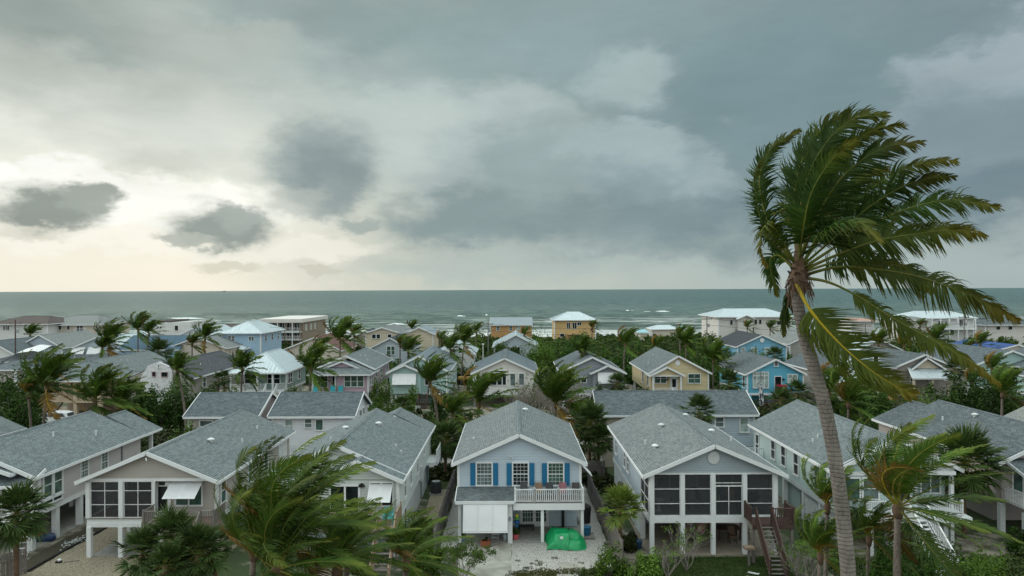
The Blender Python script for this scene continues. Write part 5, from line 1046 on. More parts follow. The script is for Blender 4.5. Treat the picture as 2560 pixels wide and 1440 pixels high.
def grey2():
    r, xl, xr, zw = simple_gable('house', 'mid grey house with a propped white shutter and a white ramp railing', 6.7, 15.9, 99.0, 113.5, 4.9, 7.05, RS2, LGRY, G2, zf=2.0, pil='open')
    gable_roof(r, 10.9, 15.9, 97.3, 101, 4.9, 6.0, RS1, 13.3, name='front_roof'); walls(r, 11.3, 15.5, 97.7, 99.1, 1.9, 4.9, 5.88, LGRY, 13.3, 'front_wall'); boards
    awn(r, 97.7, (1493, 932, 1544, 958), .7, 2); pal(r, 99, [(1424, 940, 1436, 958), (1452, 944, 1464, 956)], kind='one'); railing(r, (8.0, 96.0, 1.0), (11.2, 97.0, 2.0), .95, WHITEP, .15, each=False); railing(r, (11.2, 97.0, 2.0), (14, 97.0, 1.6), .95, WHITEP, .15, each=False); railing(r, (13.2, 96.6, 1.5), (15.7, 96.6, 2.4), .95, WHITEP, .15, each=False)
grey2()
def yellow2():
    r = thing('house', 'pale yellow house with a small gabled porch and a round gable vent', 'house', (23.2, 97, 0), G2); xl, xr = 19.2, 27.2; yf, yb = 97.2, 112; EL, ER, xm = 18.8, 27.6, 23.0; Z = lambda x: zroof(x, EL, ER, 4.9, 7.35, xm)
    gable_roof(r, EL, ER, 96.8, 112.4, 4.9, 7.35, RS1, xm); walls(r, xl, xr, yf, yb, 2.1, Z(xl)-.12, 7.23, LYEL, xm); corner(r, xr, yf, 2.1, 5.0, .18); beam(r, xl, xr, yf-.05, yf, 1.95, 2.2)
    gable_roof(r, 18.82, 23.6, 95.6, 99.5, 4.75, 5.95, RS1, 21.2, name='porch_roof'); MB().prism([(19.2, 4.78), (23.2, 4.78), (21.2, 5.8)], 'Y', 95.9, 97).build('gable_wall', LYEL, r); beam(r, 19.1, 23.3, 95.8, 95.95, 4.6, 4.78, name='porch_beam')
    for x in (19.3, 23.1): post(r, x, 95.9, 2.1, 4.6, .2)
    pal(r, yf, [(1636, 936, 1649, 957), (1651, 936, 1664, 957)], G_GREEN); pal(r, yf, [(1720, 935, 1734, 957), (1736, 935, 1749, 957)], G_GREEN); d = door(r, yf, 1684, 2.15, 4.3, .9, TRIM); M_ = MB(); c = at(1684, 900, yf); 
    M_.box(c.x-.25, c.x+.25, yf-.09, yf-.055, 3.0, 4.1); M_.build('door_pane', G_DARK, d)
    m = MB(); m.prism([(xm-.05+.36*math.cos(i*math.pi/10), 6.35+.36*math.sin(i*math.pi/10)) for i in range(20)], 'Y', yf-.08, yf-.02); m.build('gable_vent', TRIM, r); planks_floor(r, 19.2, 23.2, 95.9, yf, 2.1, DECKW, .3); beam(r, 19.1, 23.3, 95.8, 95.88, 1.85, 2.08)
    railing(r, (19.4, 95.9, 2.1), (21.9, 95.9, 2.1), .9, WHITEP, .14, each=False); stairs(r, 21.95, 23.0, 95.8, 2.1, 93.3, 9, WHITEP, WHITEP, each=False); swin(r, 'L', xl, (98.8, 102.6), 3.8, .9, 1.6); piles(r, (19.4, 23, 27), (97.4, 104, 111), 1.95); lamp(r, c.x-1.0, yf, 4.1); dots(r, Z, ((20, 103), (21.5, 107)))
yellow2()
def blue2():
    r, xl, xr, zw = simple_gable('house', 'bright blue house with a dark brown stair and deck across its front', 31.9, 40.35, 96.2, 109, 4.85, 6.95, RS2, LBLU, G2, zf=2.35)
    pal(r, 96.2, [(1882, 931, 1899, 969), (1901, 931, 1919, 969)], G_PALE, 'trans'); pal(r, 96.2, [(1969, 937, 1979, 956), (1981, 937, 1991, 956)], G_PALE); door(r, 96.2, 1944, 2.4, 4.5, .85); pal(r, 96.2, [(1935, 904, 1943, 915)], G_MID, 'one'); swin(r, 'L', xl, (97.4, 102.6), 3.7, .8, 1.7, G_DARK); lamp(r, at(1957, 940, 96.2).x, 96.2, 4.2)
    piles(r, (32.6, 35.5), (96.4,), 2.0, .5, LBLU); planks_floor(r, 36.2, 41.9, 94.6, 96.1, 2.3, BROWNW, .25); beam(r, 36.2, 41.9, 94.5, 94.58, 1.95, 2.27, BROWNW); railing(r, (37.7, 94.6, 2.3), (41.8, 94.6, 2.3), .95, BROWNW, .16, each=False, pw=.14); railing(r, (36.2, 96, 2.3), (36.3, 94.6, 2.3), .95, BROWNW, .14, each=False, pw=.14)
    stairs(r, 94.0, 95.0, 36.9, 2.3, 33.8, 11, BROWNW, BROWNW, axis='X', each=False); piles(r, (37.8, 41.6), (94.7,), 1.95, .2, BROWNW); planks_floor(r, 32.6, 35.0, 93.2, 95.6, .5, BROWNW, .25); railing(r, (32.8, 93.3, .5), (34.8, 93.3, .5), .95, BROWNW, .16, each=False)
blue2()
def tan2():
    r = thing('house', 'tan house with a grey roof and a deep front porch behind the crooked palm', 'house', (-58.5, 93, 0), G2); xl, xr, yf, yb = -62.5, -54.2, 96.5, 112; 
    gable_roof(r, -63, -53.7, 96.3, 112.4, 4.9, 7.1, RS1, -58.4, rake=False); hip_roof(r, -63, -53.7, 91.8, 101, 4.88, 7.06, RS1, (-58.45, 96.2), (-58.35, 96.2), name='front_roof'); MB().box(xl, xr, yf, yb, 2.2, 4.85).build('wall', LTAN, r); beam(r, xl, xr+.05, 92.2, yb, 1.9, 2.2, LTAN)
    for x in (-61.8, -57.6, -54.4): post(r, x, 92.4, 0, 4.8, .45, LTAN)
    pal(r, yf, [(176, 944, 196, 966), (206, 942, 214, 966)], kind='one'); swin(r, 'R', xr, (98.5, 102.5, 107), 3.8, .95, 1.5, G_DARK); railing(r, (-61.6, 92.4, 2.2), (-57.8, 92.4, 2.2), .95, LTAN, .16, each=False); railing(r, (-57.4, 92.4, 2.2), (-54.6, 92.4, 2.2), .95, LTAN, .16, each=False)
    stairs(r, -60.2, -59.0, 91.9, 2.2, 89, 10, BROWNW, mt=BROWNW, each=False, rails=False); gable_roof(r, -61.2, -59.2, 93.5, 97, 5.5, 6.1, RS1, -60.2, cap=False, name='dormer_roof'); dots(r, lambda x: zroof(x, -63, -53.7, 4.9, 7.1), ((-57, 102), (-56.6, 103))); MB().box(xl+.5, xr-.3, 97.5, yb-.5, 0, 1.9).build('lower_wall', LTAN, r)
tan2()
def dark2():
    r = thing('house', 'house with a curved white parapet front and a dark roof behind', 'house', (-47.5, 93.5, 0), G2); xl, xr, yf, yb = -51.2, -43.2, 93.6, 113; gable_roof(r, -51.7, -42.75, 93.9, 113.4, 4.9, 6.95, RS3, -47.2, rake=False); walls(r, xl, xr, yf+.1, yb, 2.1, 5.0, 6.8, LTP, -47.2); P = []
    for px, py in ((351, 958), (353, 944), (358, 932), (365, 924), (367, 919), (371, 913), (397, 904), (424, 917), (428, 930), (430, 958)): c = at(px, py, yf-.2); P.append((c.x, c.z))
    lo = at(351, 1000, yf-.2).z; P = [(P[0][0], 1.5)]+P+[(P[-1][0], 1.5)]; MB().prism(P[::-1], 'Y', yf-.35, yf).build('parapet_wall', plain('white_stucco', C(.70, .71, .73)), r); pal(r, yf-.35, [(381, 930, 388, 940), (404, 931, 418, 941)], kind='one', fr=.05, trim=plain('dusty_pink_trim', C(.32, .17, .18))); pal(r, yf-.35, [(395, 911, 398, 918)], G_MID, 'one')
    swin(r, 'R', xr, (98, 104, 109), 3.8, .9, 1.3); piles(r, (xl+.2, xr-.2), (94, 103, 112), 2.1, .4, LTP); vent_pipe(r, -45, 101, 5.9, .3)
dark2()
def simple(label, EL, ER, yf, yb, ze, zr, roof, wall, g=G3, wins=(), gl=None, kind='dh', xm=None, zf=1.5, side=(), seams=None, **kw):
    r, xl, xr, zw = simple_gable('house', label, EL, ER, yf, yb, ze, zr, roof, wall, g, zf=zf, xm=xm, seams=seams, **kw); pal(r, yf, wins, gl, kind)
    for pl, y in side: window(r, pl, xr if pl == 'R' else xl, y, ze-1.3, .9, 1.3, 'dh', gl=G_DARK)
    return r, xl, xr
# more of the second row at the right
simple('greige house with a mid grey roof just right of the bright blue house', 44.0, 53.2, 99.5, 113.5, 4.6, 6.95, RS2, LTP, G2, side=(('L', 103),))
def tower():
    r = thing('house', 'cream and peach house with a small square tower under a metal hip roof', 'house', (50.0, 93, 0), G2); c = lambda px, py, Y: at(px, py, Y)
    a, b = c(2172, 920, 95), c(2208, 920, 95); MB().box(a.x, b.x, 95, 97.6, 2, 5.95).build('tower_wall', LCRM, r); hip_roof(r, a.x-1.2, b.x+1.2, 93.9, 98.6, 5.95, 7.3, MR2, ((a.x+b.x)/2-.2, 96.2), ((a.x+b.x)/2+.2, 96.2), seams=.5, name='tower_roof')
    pal(r, 95, [(2183, 888, 2194, 907)], kind='one'); x0 = c(2150, 930, 94).x; x1 = c(2236, 930, 94).x; gable_roof(r, x0-2.5, x1+.5, 93.2, 104, 4.0, 5.6, MR3, (x0+x1)/2-1, seams=.6); walls(r, x0-2.1, x1, 93.6, 103.6, 1.2, 4.1, 5.4, LPEA, (x0+x1)/2-1); pal(r, 93.6, [(2210, 925, 2222, 950), (2170, 930, 2180, 950)], kind='pair'); MB().box(x1-1.8, x1-.1, 93.4, 93.55, 1.3, 3.9).build('orange_wall_panel', LORG, r)
tower()
def porch3():
    r, xl, xr, zw = simple_gable('house', 'grey roofed house with a pale metal porch roof across its front', 53.0, 66.4, 101.5, 116, 4.2, 7.0, RS2, LTP, G2, zf=1.4, lower=LTP)
    a, b = at(2270, 905, 99.5), at(2390, 905, 99.5); shed_roof(r, [(a.x, 98.4, 3.9), (b.x, 98.4, 3.9), (b.x-1, 101.3, 5.05), (a.x+1, 101.3, 5.05)], MR3); gable_roof(r, a.x+1.2, b.x-.8, 100.6, 104, 4.95, 6.6, RS2, (a.x+b.x)/2, cap=False, name='porch_gable'); MB().prism([(a.x+1.8, 5.0), (b.x-1.4, 5.0), ((a.x+b.x)/2, 6.4)], 'Y', 101, 102).build('gable_wall', LCRM, r)
    sm = MB(); n = 14
    for i in range(1, n): t = i/n; sm.bar((a.x+(b.x-a.x)*t, 98.4, 3.93), (a.x+1+(b.x-a.x-2)*t, 101.3, 5.08), .05, .05)
    sm.build('standing_seams', MR3, r, kind='stuff')
    for px in (2242, 2284, 2330, 2372): post(r, at(px, 940, 98.6).x, 98.6, 0, 3.85, .25, LCRM)
    pal(r, 101.5, [(2275, 937, 2284, 953), (2290, 933, 2300, 945), (2322, 934, 2330, 952), (2360, 934, 2368, 950)], kind='one')
porch3()
simple('pale green walled house with a broad grey roof near the blue tarpaulin', 69.0, 85.0, 108, 124, 3.9, 6.9, RS2, LMNT, G2, wins=[(2450, 925, 2462, 945)], kind='dh')
rr2, _, _ = simple('grey roofed house at the right edge with a pale green gable', 74.0, 96.0, 98.5, 114, 3.9, 7.4, RS2, LMNT, G2, wins=[(2528, 918, 2545, 938)])
def tarp_house():
    r, xl, xr, zw = simple_gable('house', 'half finished house with a bright blue tarpaulin roof', 84.5, 100, 128, 142, 4.2, 6.2, plain('blue_tarpaulin', C(.01, .06, .26), .5), LPEA, G3, zf=1.5, cap=False); pal(r, 128, [(2492, 877, 2500, 885), (2504, 877, 2511, 885)], kind='one', gl=G_PALE)
tarp_house()
# --- third row
simple('pale blue house with a grey roof beside the left utility pole', -103.5, -93.5, 146, 162, 4.8, 7.6, RS4, LPAL, wins=[(122, 878, 128, 890)], side=(('R', 148.5), ('R', 154)))
r3, _, _ = simple('grey house with two small white front gables under the left utility pole', -107.5, -98, 138, 150, 4.3, 6.9, RS2, LWH2, wins=[(66, 876, 72, 885), (90, 876, 96, 886)], kind='one')
ra, _, _ = simple('white metal roofed house with two white awnings left of the blue roof', -91.6, -80.2, 146, 163, 4.9, 7.3, MR1, LPAL, seams=.8); awn(ra, 146, (181, 868, 214, 885), 1.0, 1); awn(ra, 146, (222, 868, 256, 885), 1.0, 1)
simple('white roofed house behind the two white awnings', -78, -66, 158, 175, 5.2, 8.2, MR1, LWH2, seams=.9)
def blueroof():
    r = thing('house', 'house with a faded blue shingle roof and a beige gable', 'house', (-76, 140, 0), G3); gable_roof(r, 139.6, 152.4, -79, -66.5, 4.9, 7.35, RS7, 146, axis='X'); MB().prism([(140, 1.5), (152, 1.5), (152, 5), (146, 7.2), (140, 5)], 'X', -78.6, -66.9).build('wall', LLBL, r); fwin(r, 140, (336, 874, 348, 887), 'slide', gl=G_GREEN); fwin(r, 140, (372, 876, 380, 886), 'dh', gl=G_DARK)
    gable_roof(r, -70, -57.5, 141, 156, 5.0, 7.3, RS4, -63.5, name='side_roof'); walls(r, -69.6, -57.9, 141.4, 155, 1.5, 5.1, 7.1, LPEA, -63.5, 'side_wall')
blueroof()
def tallblue():
    r = thing('house', 'tall powder blue house with a white metal hip roof', 'house', (-58, 150, 0), G3); xl, xr, yf, yb = -62.2, -53.9, 150, 163.5; hip_roof(r, -62.9, -53.2, 149.3, 164.3, 7.55, 9.9, MR1, (-58.1, 154), (-58.0, 160), seams=.8); MB().box(xl, xr, yf, yb, 1.2, 7.45).build('wall', LLBL, r)
    pal(r, yf, [(570, 840, 577, 852), (579, 840, 586, 852)], kind='grid'); pal(r, yf, [(622, 842, 634, 852)], kind='pair', gl=G_MID); swin(r, 'R', xr, (153, 157, 161), 6.3, 1, 1.3); hip_roof(r, -64.2, -56, 146.8, 150.2, 4.4, 5.1, MR1, (-62, 149), (-58, 149), name='porch_roof')
    for x in (-63.8, -61, -58.6, -56.4): post(r, x, 147.1, 0, 4.3, .3)
    pal(r, yf, [(546, 870, 552, 878), (575, 868, 588, 878)], kind='one'); railing(r, (-63.8, 147.1, 1.6), (-56.4, 147.1, 1.6), .95, WHITEP, .25, each=False); corner(r, xl, yf, 1.2, 7.4, .25); corner(r, xr, yf, 1.2, 7.4, .25)
tallblue()
simple('cream two storey house with four small dark windows in its gable wall', -33.0, -24.6, 156, 172, 7.0, 8.3, RS4, LCRM, wins=[(930, 836, 939, 846), (941, 836, 950, 846), (969, 836, 978, 844)], kind='one', xm=-29)
r5, _, _ = simple('grey roofed extension joined behind the cream two storey house', -24.5, -17.5, 158, 170, 6.6, 8.2, MR2, LCRM)
simple('powder blue gabled house below the cream two storey house', -28.6, -19.6, 138, 152, 4.9, 7.2, RS3, LPAL, wins=[(967, 866, 976, 886), (978, 866, 986, 886)], kind='dh', gl=G_GREEN)
simple('small house with a dark hipped looking roof left of the cream one', -39, -31.5, 168, 178, 5.0, 7.0, RS3, LTP)
simple('house with a rusty red roof half hidden by palms', -48.5, -35.5, 146, 160, 4.0, 6.9, RS6, LPEA, xm=-41)
def whitebal():
    r, xl, xr = simple('white house with a balcony and blue door between two palms', -14.5, -6.8, 128, 141, 4.8, 6.9, MR1, LWH2, seams=.8, wins=[(1128, 872, 1138, 884), (1146, 866, 1155, 882)], kind='one'); gable_roof(r, -14.4, -9.6, 126.2, 130, 4.6, 5.9, MR1, -12.2, name='front_roof'); walls(r, -14.1, -10, 126.6, 128, 1.3, 4.6, 5.8, LWH2, -12.2, 'front_wall'); railing(r, (-9.8, 126.4, 1.6), (-7.1, 126.4, 1.6), 1.0, WHITEP, .22, each=False); MB().box(-9.9, -7, 126.3, 128, 1.3, 1.55).build('balcony_floor', TRIM, r)
whitebal()
simple('small house with a bright white metal gable roof and dark porch', -4.1, 5.6, 143, 157, 4.9, 7.4, MR1, LPAL, wins=[(1250, 868, 1258, 885), (1275, 868, 1299, 885)], kind='one', seams=.8)
r6, _, _ = simple('upper blue gabled house with a near black roof', 45.0, 55.6, 141, 156, 4.9, 7.3, RS3, L_('sky_blue_lap', (.16, .40, .56)), wins=[(1852, 870, 1861, 880), (1878, 870, 1891, 884), (1912, 870, 1923, 884)], kind='one', gl=G_PALE); m = MB(); m.prism([(50.3+.45*math.cos(i*math.pi/10), 6.2+.45*math.sin(i*math.pi/10)) for i in range(20)], 'Y', 140.85, 140.98); m.build('gable_vent', TRIM, r6)
simple('house with a pale grey roof behind the tall palm trunk', 57.5, 68.5, 146, 160, 5.0, 7.7, RS4, L_('warm_grey_lap', (.32, .31, .29)), side=(('L', 150),))
simple('small house with a bright white roof glimpsed through the palm leaves', 69, 80, 142, 152, 3.6, 6.2, MR1, LTP)
# --- along the beach
def hipbox(label, px0, px1, eave, apex, Y, depth, roof, wall, zb=0., wins=(), over=.9, ridge=.4, g=G4, seams=None, kind='pair', gl=None, cat='house'):
    a, b = at(px0, eave, Y), at(px1, eave, Y); r = thing('house', label, cat, ((a.x+b.x)/2, Y, 0), g); zr = at((px0+px1)/2, apex, Y+depth*.5).z; x0, x1 = a.x+over, b.x-over; mx = (a.x+b.x)/2; hw = (b.x-a.x)/2*ridge
    hip_roof(r, a.x, b.x, Y-over, Y+depth+over, a.z, zr, roof, (mx-hw, Y+depth*.5), (mx+hw, Y+depth*.5), seams=seams); MB().box(x0, x1, Y, Y+depth, zb, a.z-.1).build('wall', wall, r)
    for x in (x0, x1): corner(r, x, Y, zb, a.z-.1, .35)
    pal(r, Y, wins, gl, kind); return r, x0, x1, a.z
r7, x0, x1, z = hipbox('beige two storey house with a grey hip roof and balconies', 97, 250, 812, 788, 200, 17, RS4, LPEA, wins=[(114, 815, 128, 830), (192, 815, 207, 830)]); pal(r7, 200, [(147, 815, 153, 824), (168, 815, 174, 824)], kind='one')
for q in ((110, 134), (186, 212)): a, b = at(q[0], 829, 198.5), at(q[1], 829, 198.5); MB().box(a.x, b.x, 198.5, 200, a.z-.3, a.z).build('balcony_floor', TRIM, r7); railing(r7, (a.x, 198.6, a.z), (b.x, 198.6, a.z), 1.0, WHITEP, .3, each=False)
swin(r7, 'R', x1, (204, 209, 213), z-1.6, 1.1, 1.3)
r8, *_ = hipbox('white walled house with a dark brown hip roof at the far left', -30, 126, 810, 790, 195, 15, RS5, LWH2, wins=[(8, 815, 14, 825), (16, 815, 23, 825)])
def whitebox():
    a, b = at(383, 812, 215), at(476, 805, 215); r = thing('house', 'plain white box house with a low brown roof and three small windows', 'house', ((a.x+b.x)/2, 215, 0), G4); MB().prism([(a.x, 0), (b.x, 0), (b.x, at(476, 804, 215).z), (a.x+3, at(395, 808, 215).z), (a.x, at(383, 812, 215).z)], 'Y', 215, 229).build('wall', LWH2, r); MB().box(a.x-.4, b.x-7, 216, 229.5, at(400, 806, 215).z, at(400, 802, 215).z).build('roof', RS5, r); pal(r, 215, [(437, 814, 445, 826), (393, 816, 397, 821), (399, 816, 404, 821)], kind='one')
whitebox()
hipbox('low house with a brown hip roof beside the powder blue house', 480, 640, 832, 810, 185, 14, RS5, LTP, ridge=.3)
def flat_block():
    Y = 196; a, b = at(660, 806, Y), at(752, 806, Y); r = thing('building', 'flat roofed shingled block with white open balconies on the shore', 'building', ((a.x+b.x)/2, Y, 0), G4); zt = at(700, 797, Y).z; ze = at(700, 806, Y).z; MB().box(a.x, b.x+.5, Y, Y+24, 0, ze).build('wall', L_('brown_shingle_wall', (.27, .21, .155), .25, True), r); MB().box(a.x-1, b.x+1, Y-2, Y+25, ze, zt).build('roof', plain('white_fascia', C(.68, .66, .62)), r)
    z1 = at(700, 828, Y).z; MB().box(a.x, b.x+.3, Y-1.9, Y, z1-.3, z1).build('balcony_floor', TRIM, r); zz = at(700, 848, Y).z; MB().box(a.x, b.x+.3, Y-1.9, Y, zz-.2, zz).build('balcony_floor', TRIM2, r)
    for i in range(6): post(r, a.x+.2+i*(b.x-a.x)/5, Y-1.8, 0, ze, .22, OLDWOOD if i % 2 else TRIM)
    for z_ in (z1, zz): railing(r, (a.x, Y-1.85, z_), (b.x, Y-1.85, z_), 1.0, WHITEP, .3, each=False)
    for i in range(5): c = a.x+(i+.5)*(b.x-a.x)/5; window(r, 'F', Y, c, z1+1.25, 1.6, 2.1, 'pair', gl=G_DARK, fr=.05); window(r, 'F', Y, c, zz+1.2, 1.6, 2.0, 'pair', gl=G_DARK, fr=.05)
    swin(r, 'R', b.x+.5, (199, 204, 208), ze-1.6, .9, 1.6, G_PALE)
flat_block()
def orange_():
    Y = 219; a, b = at(1224.6, 812.5, Y), at(1331.5, 812.5, Y); r = thing('house', 'orange stucco house with a grey metal roof standing on the shore', 'house', ((a.x+b.x)/2, Y, 0), G4); zr = at(1278, 793, Y+5).z; gable_roof(r, Y-.6, Y+10.6, a.x, b.x, a.z, zr, MR2, Y+5, axis='X', seams=.7); MB().prism([(Y, 0), (Y+10, 0), (Y+10, a.z), (Y+5, zr-.2), (Y, a.z)], 'X', a.x+.3, b.x-.3).build('wall', LORG, r)
    pal(r, Y, [(1241, 815, 1248, 826), (1273, 815, 1280, 826)], gl=G_MID); pal(r, Y, [(1289, 815, 1300, 825), (1312, 814, 1320, 825)], kind='pair', gl=G_PALE)
orange_()
r9, x0, x1, z = hipbox('golden yellow house with a white metal hip roof and white framed windows', 1380, 1494, 800, 779, 205, 12, MR1, LYE2, wins=[(1417, 807, 1425, 822), (1431, 807, 1441, 822)], over=.7, ridge=.25, seams=.8, gl=G_DARK); pal(r9, 205, [(1443, 806, 1453, 813)], kind='pair'); pal(r9, 205, [(1400, 834, 1410, 842), (1436, 834, 1444, 842)], kind='one')
c0, c1 = at(1417, 826, 203), at(1456, 826, 203); railing(r9, (c0.x, 203.2, c0.z-1), (c1.x, 203.2, c0.z-1), 1.1, LYE2, .3, each=False); MB().box(c0.x, c1.x, 203, 205, c0.z-1.3, c0.z-1).build('balcony_floor', LYE2, r9)
def bigcream():
    r, x0, x1, z = hipbox('large cream two storey house with a pale metal hip roof on the shore', 1788, 1985, 792, 771, 203, 18, MR1, LWHT, ridge=.55, wins=[(1825, 800, 1831, 812), (1886, 799, 1892, 810), (1897, 799, 1903, 810)], kind='one', seams=1.0); gx0, gx1 = at(1846, 797, 201).x, at(1881, 797, 201).x
    gable_roof(r, gx0-.5, gx1+.5, 200, 206, at(1846, 797, 200).z, at(1863, 788, 200).z, MR1, name='bay_roof'); walls(r, gx0, gx1, 200.8, 203, 0, at(1846, 797, 200.8).z-.1, at(1863, 790, 200.8).z, LWHT, None, 'bay_wall'); pal(r, 200.8, [(1857, 801, 1870, 812)], kind='pair', gl=G_PALE); pal(r, 203, [(1838, 822, 1846, 832), (1872, 820, 1884, 832), (1924, 800, 1930, 808), (1942, 802, 1954, 812)], kind='one')
bigcream()
def huts():
    for i, (p0, p1, ev, ap, Y, m, w, lb) in enumerate(((1626, 1700, 823, 812, 232, MR1, LPEA, 'pale peach beach pavilion with a broad white roof'), (1596, 1624, 832, 822, 226, AQUA, LPEA, 'small beach hut with an aqua roof'), (1700, 1718, 820, 814, 238, AQUA, LWH2, 'narrow aqua hut right of the peach pavilion'))): hipbox(lb, p0, p1, ev, ap, Y, 8, m, w, ridge=.4, over=.4)
huts()
def farwhite():
    r, x0, x1, z = hipbox('long white shore house with balconies and a bright white roof', 2290, 2440, 795, 777, 196, 14, MR1, LWH2, ridge=.6, seams=1.0); zf_ = at(2350, 822, 194.5).z
    MB().box(x0, x1, 194.3, 196, zf_-.3, zf_).build('balcony_floor', TRIM, r); railing(r, (x0, 194.5, zf_), (x1, 194.5, zf_), 1.0, WHITEP, .35, each=False)
    for i in range(7): post(r, x0+.3+i*(x1-x0-.6)/6, 194.5, 0, z-.2, .25)
    pal(r, 196, [(2345, 803, 2356, 818), (2362, 803, 2368, 818), (2398, 800, 2406, 816)], kind='pair'); pal(r, 196, [(2330, 826, 2340, 836), (2372, 826, 2384, 836)], kind='one')
farwhite()
hipbox('pale grey wing with a flat looking roof left of the long white shore house', 2255, 2325, 800, 791, 190, 12, RS4, LWHT, ridge=.6, wins=[(2312, 804, 2316, 812)], kind='one')
hipbox('low house with a salmon coloured roof glimpsed left through the palm leaves', 2120, 2190, 802, 795, 200, 10, L_('salmon_roof', (.42, .25, .19)), LWH2, ridge=.6)
hipbox('grey roofed house at the far right end of the shore', 2455, 2600, 812, 797, 200, 12, RS2, LWHT, ridge=.6, wins=[(2490, 816, 2500, 824), (2520, 816, 2530, 824)], kind='one')
hipbox('grey roofed house low at the left edge', -40, 45, 924, 896, 112, 13, RS2, PINKT, g=G2, over=.4); hipbox('dark grey roofed house at the left edge in front of the tented frame', -30, 62, 904, 884, 125, 12, RS3, LPAL, g=G3, over=.4); hipbox('grey roof showing between the left palm and the tan house', 165, 260, 908, 884, 118, 12, RS2, LTP, g=G3, over=.4)
hipbox('grey roofed low house behind the cluster of left palms', 400, 520, 862, 842, 150, 10, RS4, LTP, g=G3, over=.4)
# ================================================================ plants
WIND = Vector((1, .05, 0))
def npmesh(name, V, Fc, mats, mi=None, uv=None, smooth=False):
    me = bpy.data.meshes.new(name); V = np.asarray(V, dtype=np.float32); nv = len(V); k = Fc.shape[1]; nf = len(Fc)
    me.vertices.add(nv); me.vertices.foreach_set('co', V.ravel()); me.loops.add(nf*k); me.loops.foreach_set('vertex_index', Fc.astype(np.int32).ravel())
    me.polygons.add(nf); me.polygons.foreach_set('loop_start', np.arange(nf, dtype=np.int32)*k)
    for m in (mats if isinstance(mats, (list, tuple)) else [mats]): me.materials.append(m)
    if mi is not None: me.polygons.foreach_set('material_index', np.asarray(mi, dtype=np.int32))
    if smooth: me.polygons.foreach_set('use_smooth', np.ones(nf, dtype=bool))
    if uv is not None: l = me.uv_layers.new(name='UVMap'); l.data.foreach_set('uv', np.asarray(uv, dtype=np.float32)[Fc.ravel()].ravel())
    me.update(calc_edges=True); return me
def frond_mesh(path, llen=.75, n=46, lw=.045, rad=.035, wind=.8, grav=.45, seed=0, mats=None, seg=3, start=.16, ragged=.12, lift=.15, windv=None, sidew=1.0, view=None, torn=1.0):
    """pinnate leaf along a list of points: stalk tube plus two ranks of folded leaflets blown by the wind"""
    r = np.random.default_rng(seed); P = np.array([tuple(p) for p in path], dtype=float); wv = np.array(windv if windv is not None else WIND, dtype=float)
    d = np.r_[0, np.cumsum(np.linalg.norm(np.diff(P, axis=0), axis=1))]; L = d[-1]
    def pos(t): return np.array([np.interp(t*L, d, P[:, k]) for k in range(3)])
    V = []; Q = []; MI = []; UV = []
    cl_ = np.zeros(3); cw_ = 1.0; ns = len(P)*2; k0 = 0; side0 = None; frames = []
    for i in range(ns+1):
        t = i/ns; p = pos(t); T = pos(min(1, t+.03))-pos(max(0, t-.03)); T /= np.linalg.norm(T)+1e-9
        ref = np.array([0, 0, 1.0]) if side0 is None else None
        if side0 is None: s = np.cross(T, ref); s = s if np.linalg.norm(s) > .15 else np.array([0, 1., 0]); 
        else: s = side0-T*side0.dot(T)
        if view is not None and i == 0: e_ = np.cross(T, np.array([0, 1., 0])); e_ /= np.linalg.norm(e_)+1e-9; s = e_*math.cos(view)+np.array([0, 1., 0])*math.sin(view)
        s /= np.linalg.norm(s); side0 = s; u = np.cross(s, T); frames.append((t, p, T, s, u)); rr_ = rad*((1-t)**1.6*.9+.12*(1-t))+.003
        for a, b in ((1, 0), (0, .7), (-1, 0), (0, -.7)): V.append(p+s*a*rr_+u*b*rr_); UV.append((t*.4, 0))
    for i in range(ns):
        for j in range(4): a = i*4+j; b = i*4+(j+1) % 4; Q.append((a, b, b+4, a+4)); MI.append(1)
    ts = np.array([f[0] for f in frames]); 
    for i in range(n):
        t = start+(1-start)*(i+.5)/n
        if r.random() < ragged*.5: continue
        if i % 7 == 0: cl_ = r.normal(0, .16*torn, 3); cw_ = r.uniform(.75, 1.1)
        f = min(ns, int(round(t*ns))); _, _, T, s, u = frames[f]; p = pos(t)
        prof = (math.sin(math.pi*min(1, (t-start)/(1-start)*.80+.16)))**.6*(1-.5*t); 
        for sd in (-1, 1):
            ll = llen*prof*r.uniform(1-ragged*2, 1.08); fwd = .35+.75*t; dr = s*sd*sidew*(1-.25*t)+T*fwd+u*lift*r.uniform(.2, 1.6); ll *= cw_; dr = dr/np.linalg.norm(dr)+r.normal(0, .10*torn, 3)+cl_; k = len(V); c = p.copy(); w = lw*r.uniform(.75, 1.15)
            nrm = np.cross(dr, s*sd+u*.2); base = np.cross(dr, u); wd = T-dr*T.dot(dr); wd /= np.linalg.norm(wd)+1e-9
            for q in range(seg+1):
                v = q/seg; ww = w*(1-v)**.7*(.55+.45*min(1, v*6+.1)) if q < seg else .002
                tw = wd*math.cos(v*.9)+u*math.sin(v*.9)*sd
                V.append(c+tw*ww); V.append(c-tw*ww); UV.append((t, v)); UV.append((t, v)); dr = dr+wv*wind*.42*v+np.array([0, 0, -1.])*grav*.5*(.3+v)+r.normal(0, .03, 3); dr /= np.linalg.norm(dr); c = c+dr*ll/seg
            for q in range(seg): a = k+q*2; Q.append((a, a+1, a+3, a+2)); MI.append(0)
    return npmesh('frond', np.array(V), np.array(Q), mats or [PALM, RACH], MI, UV)
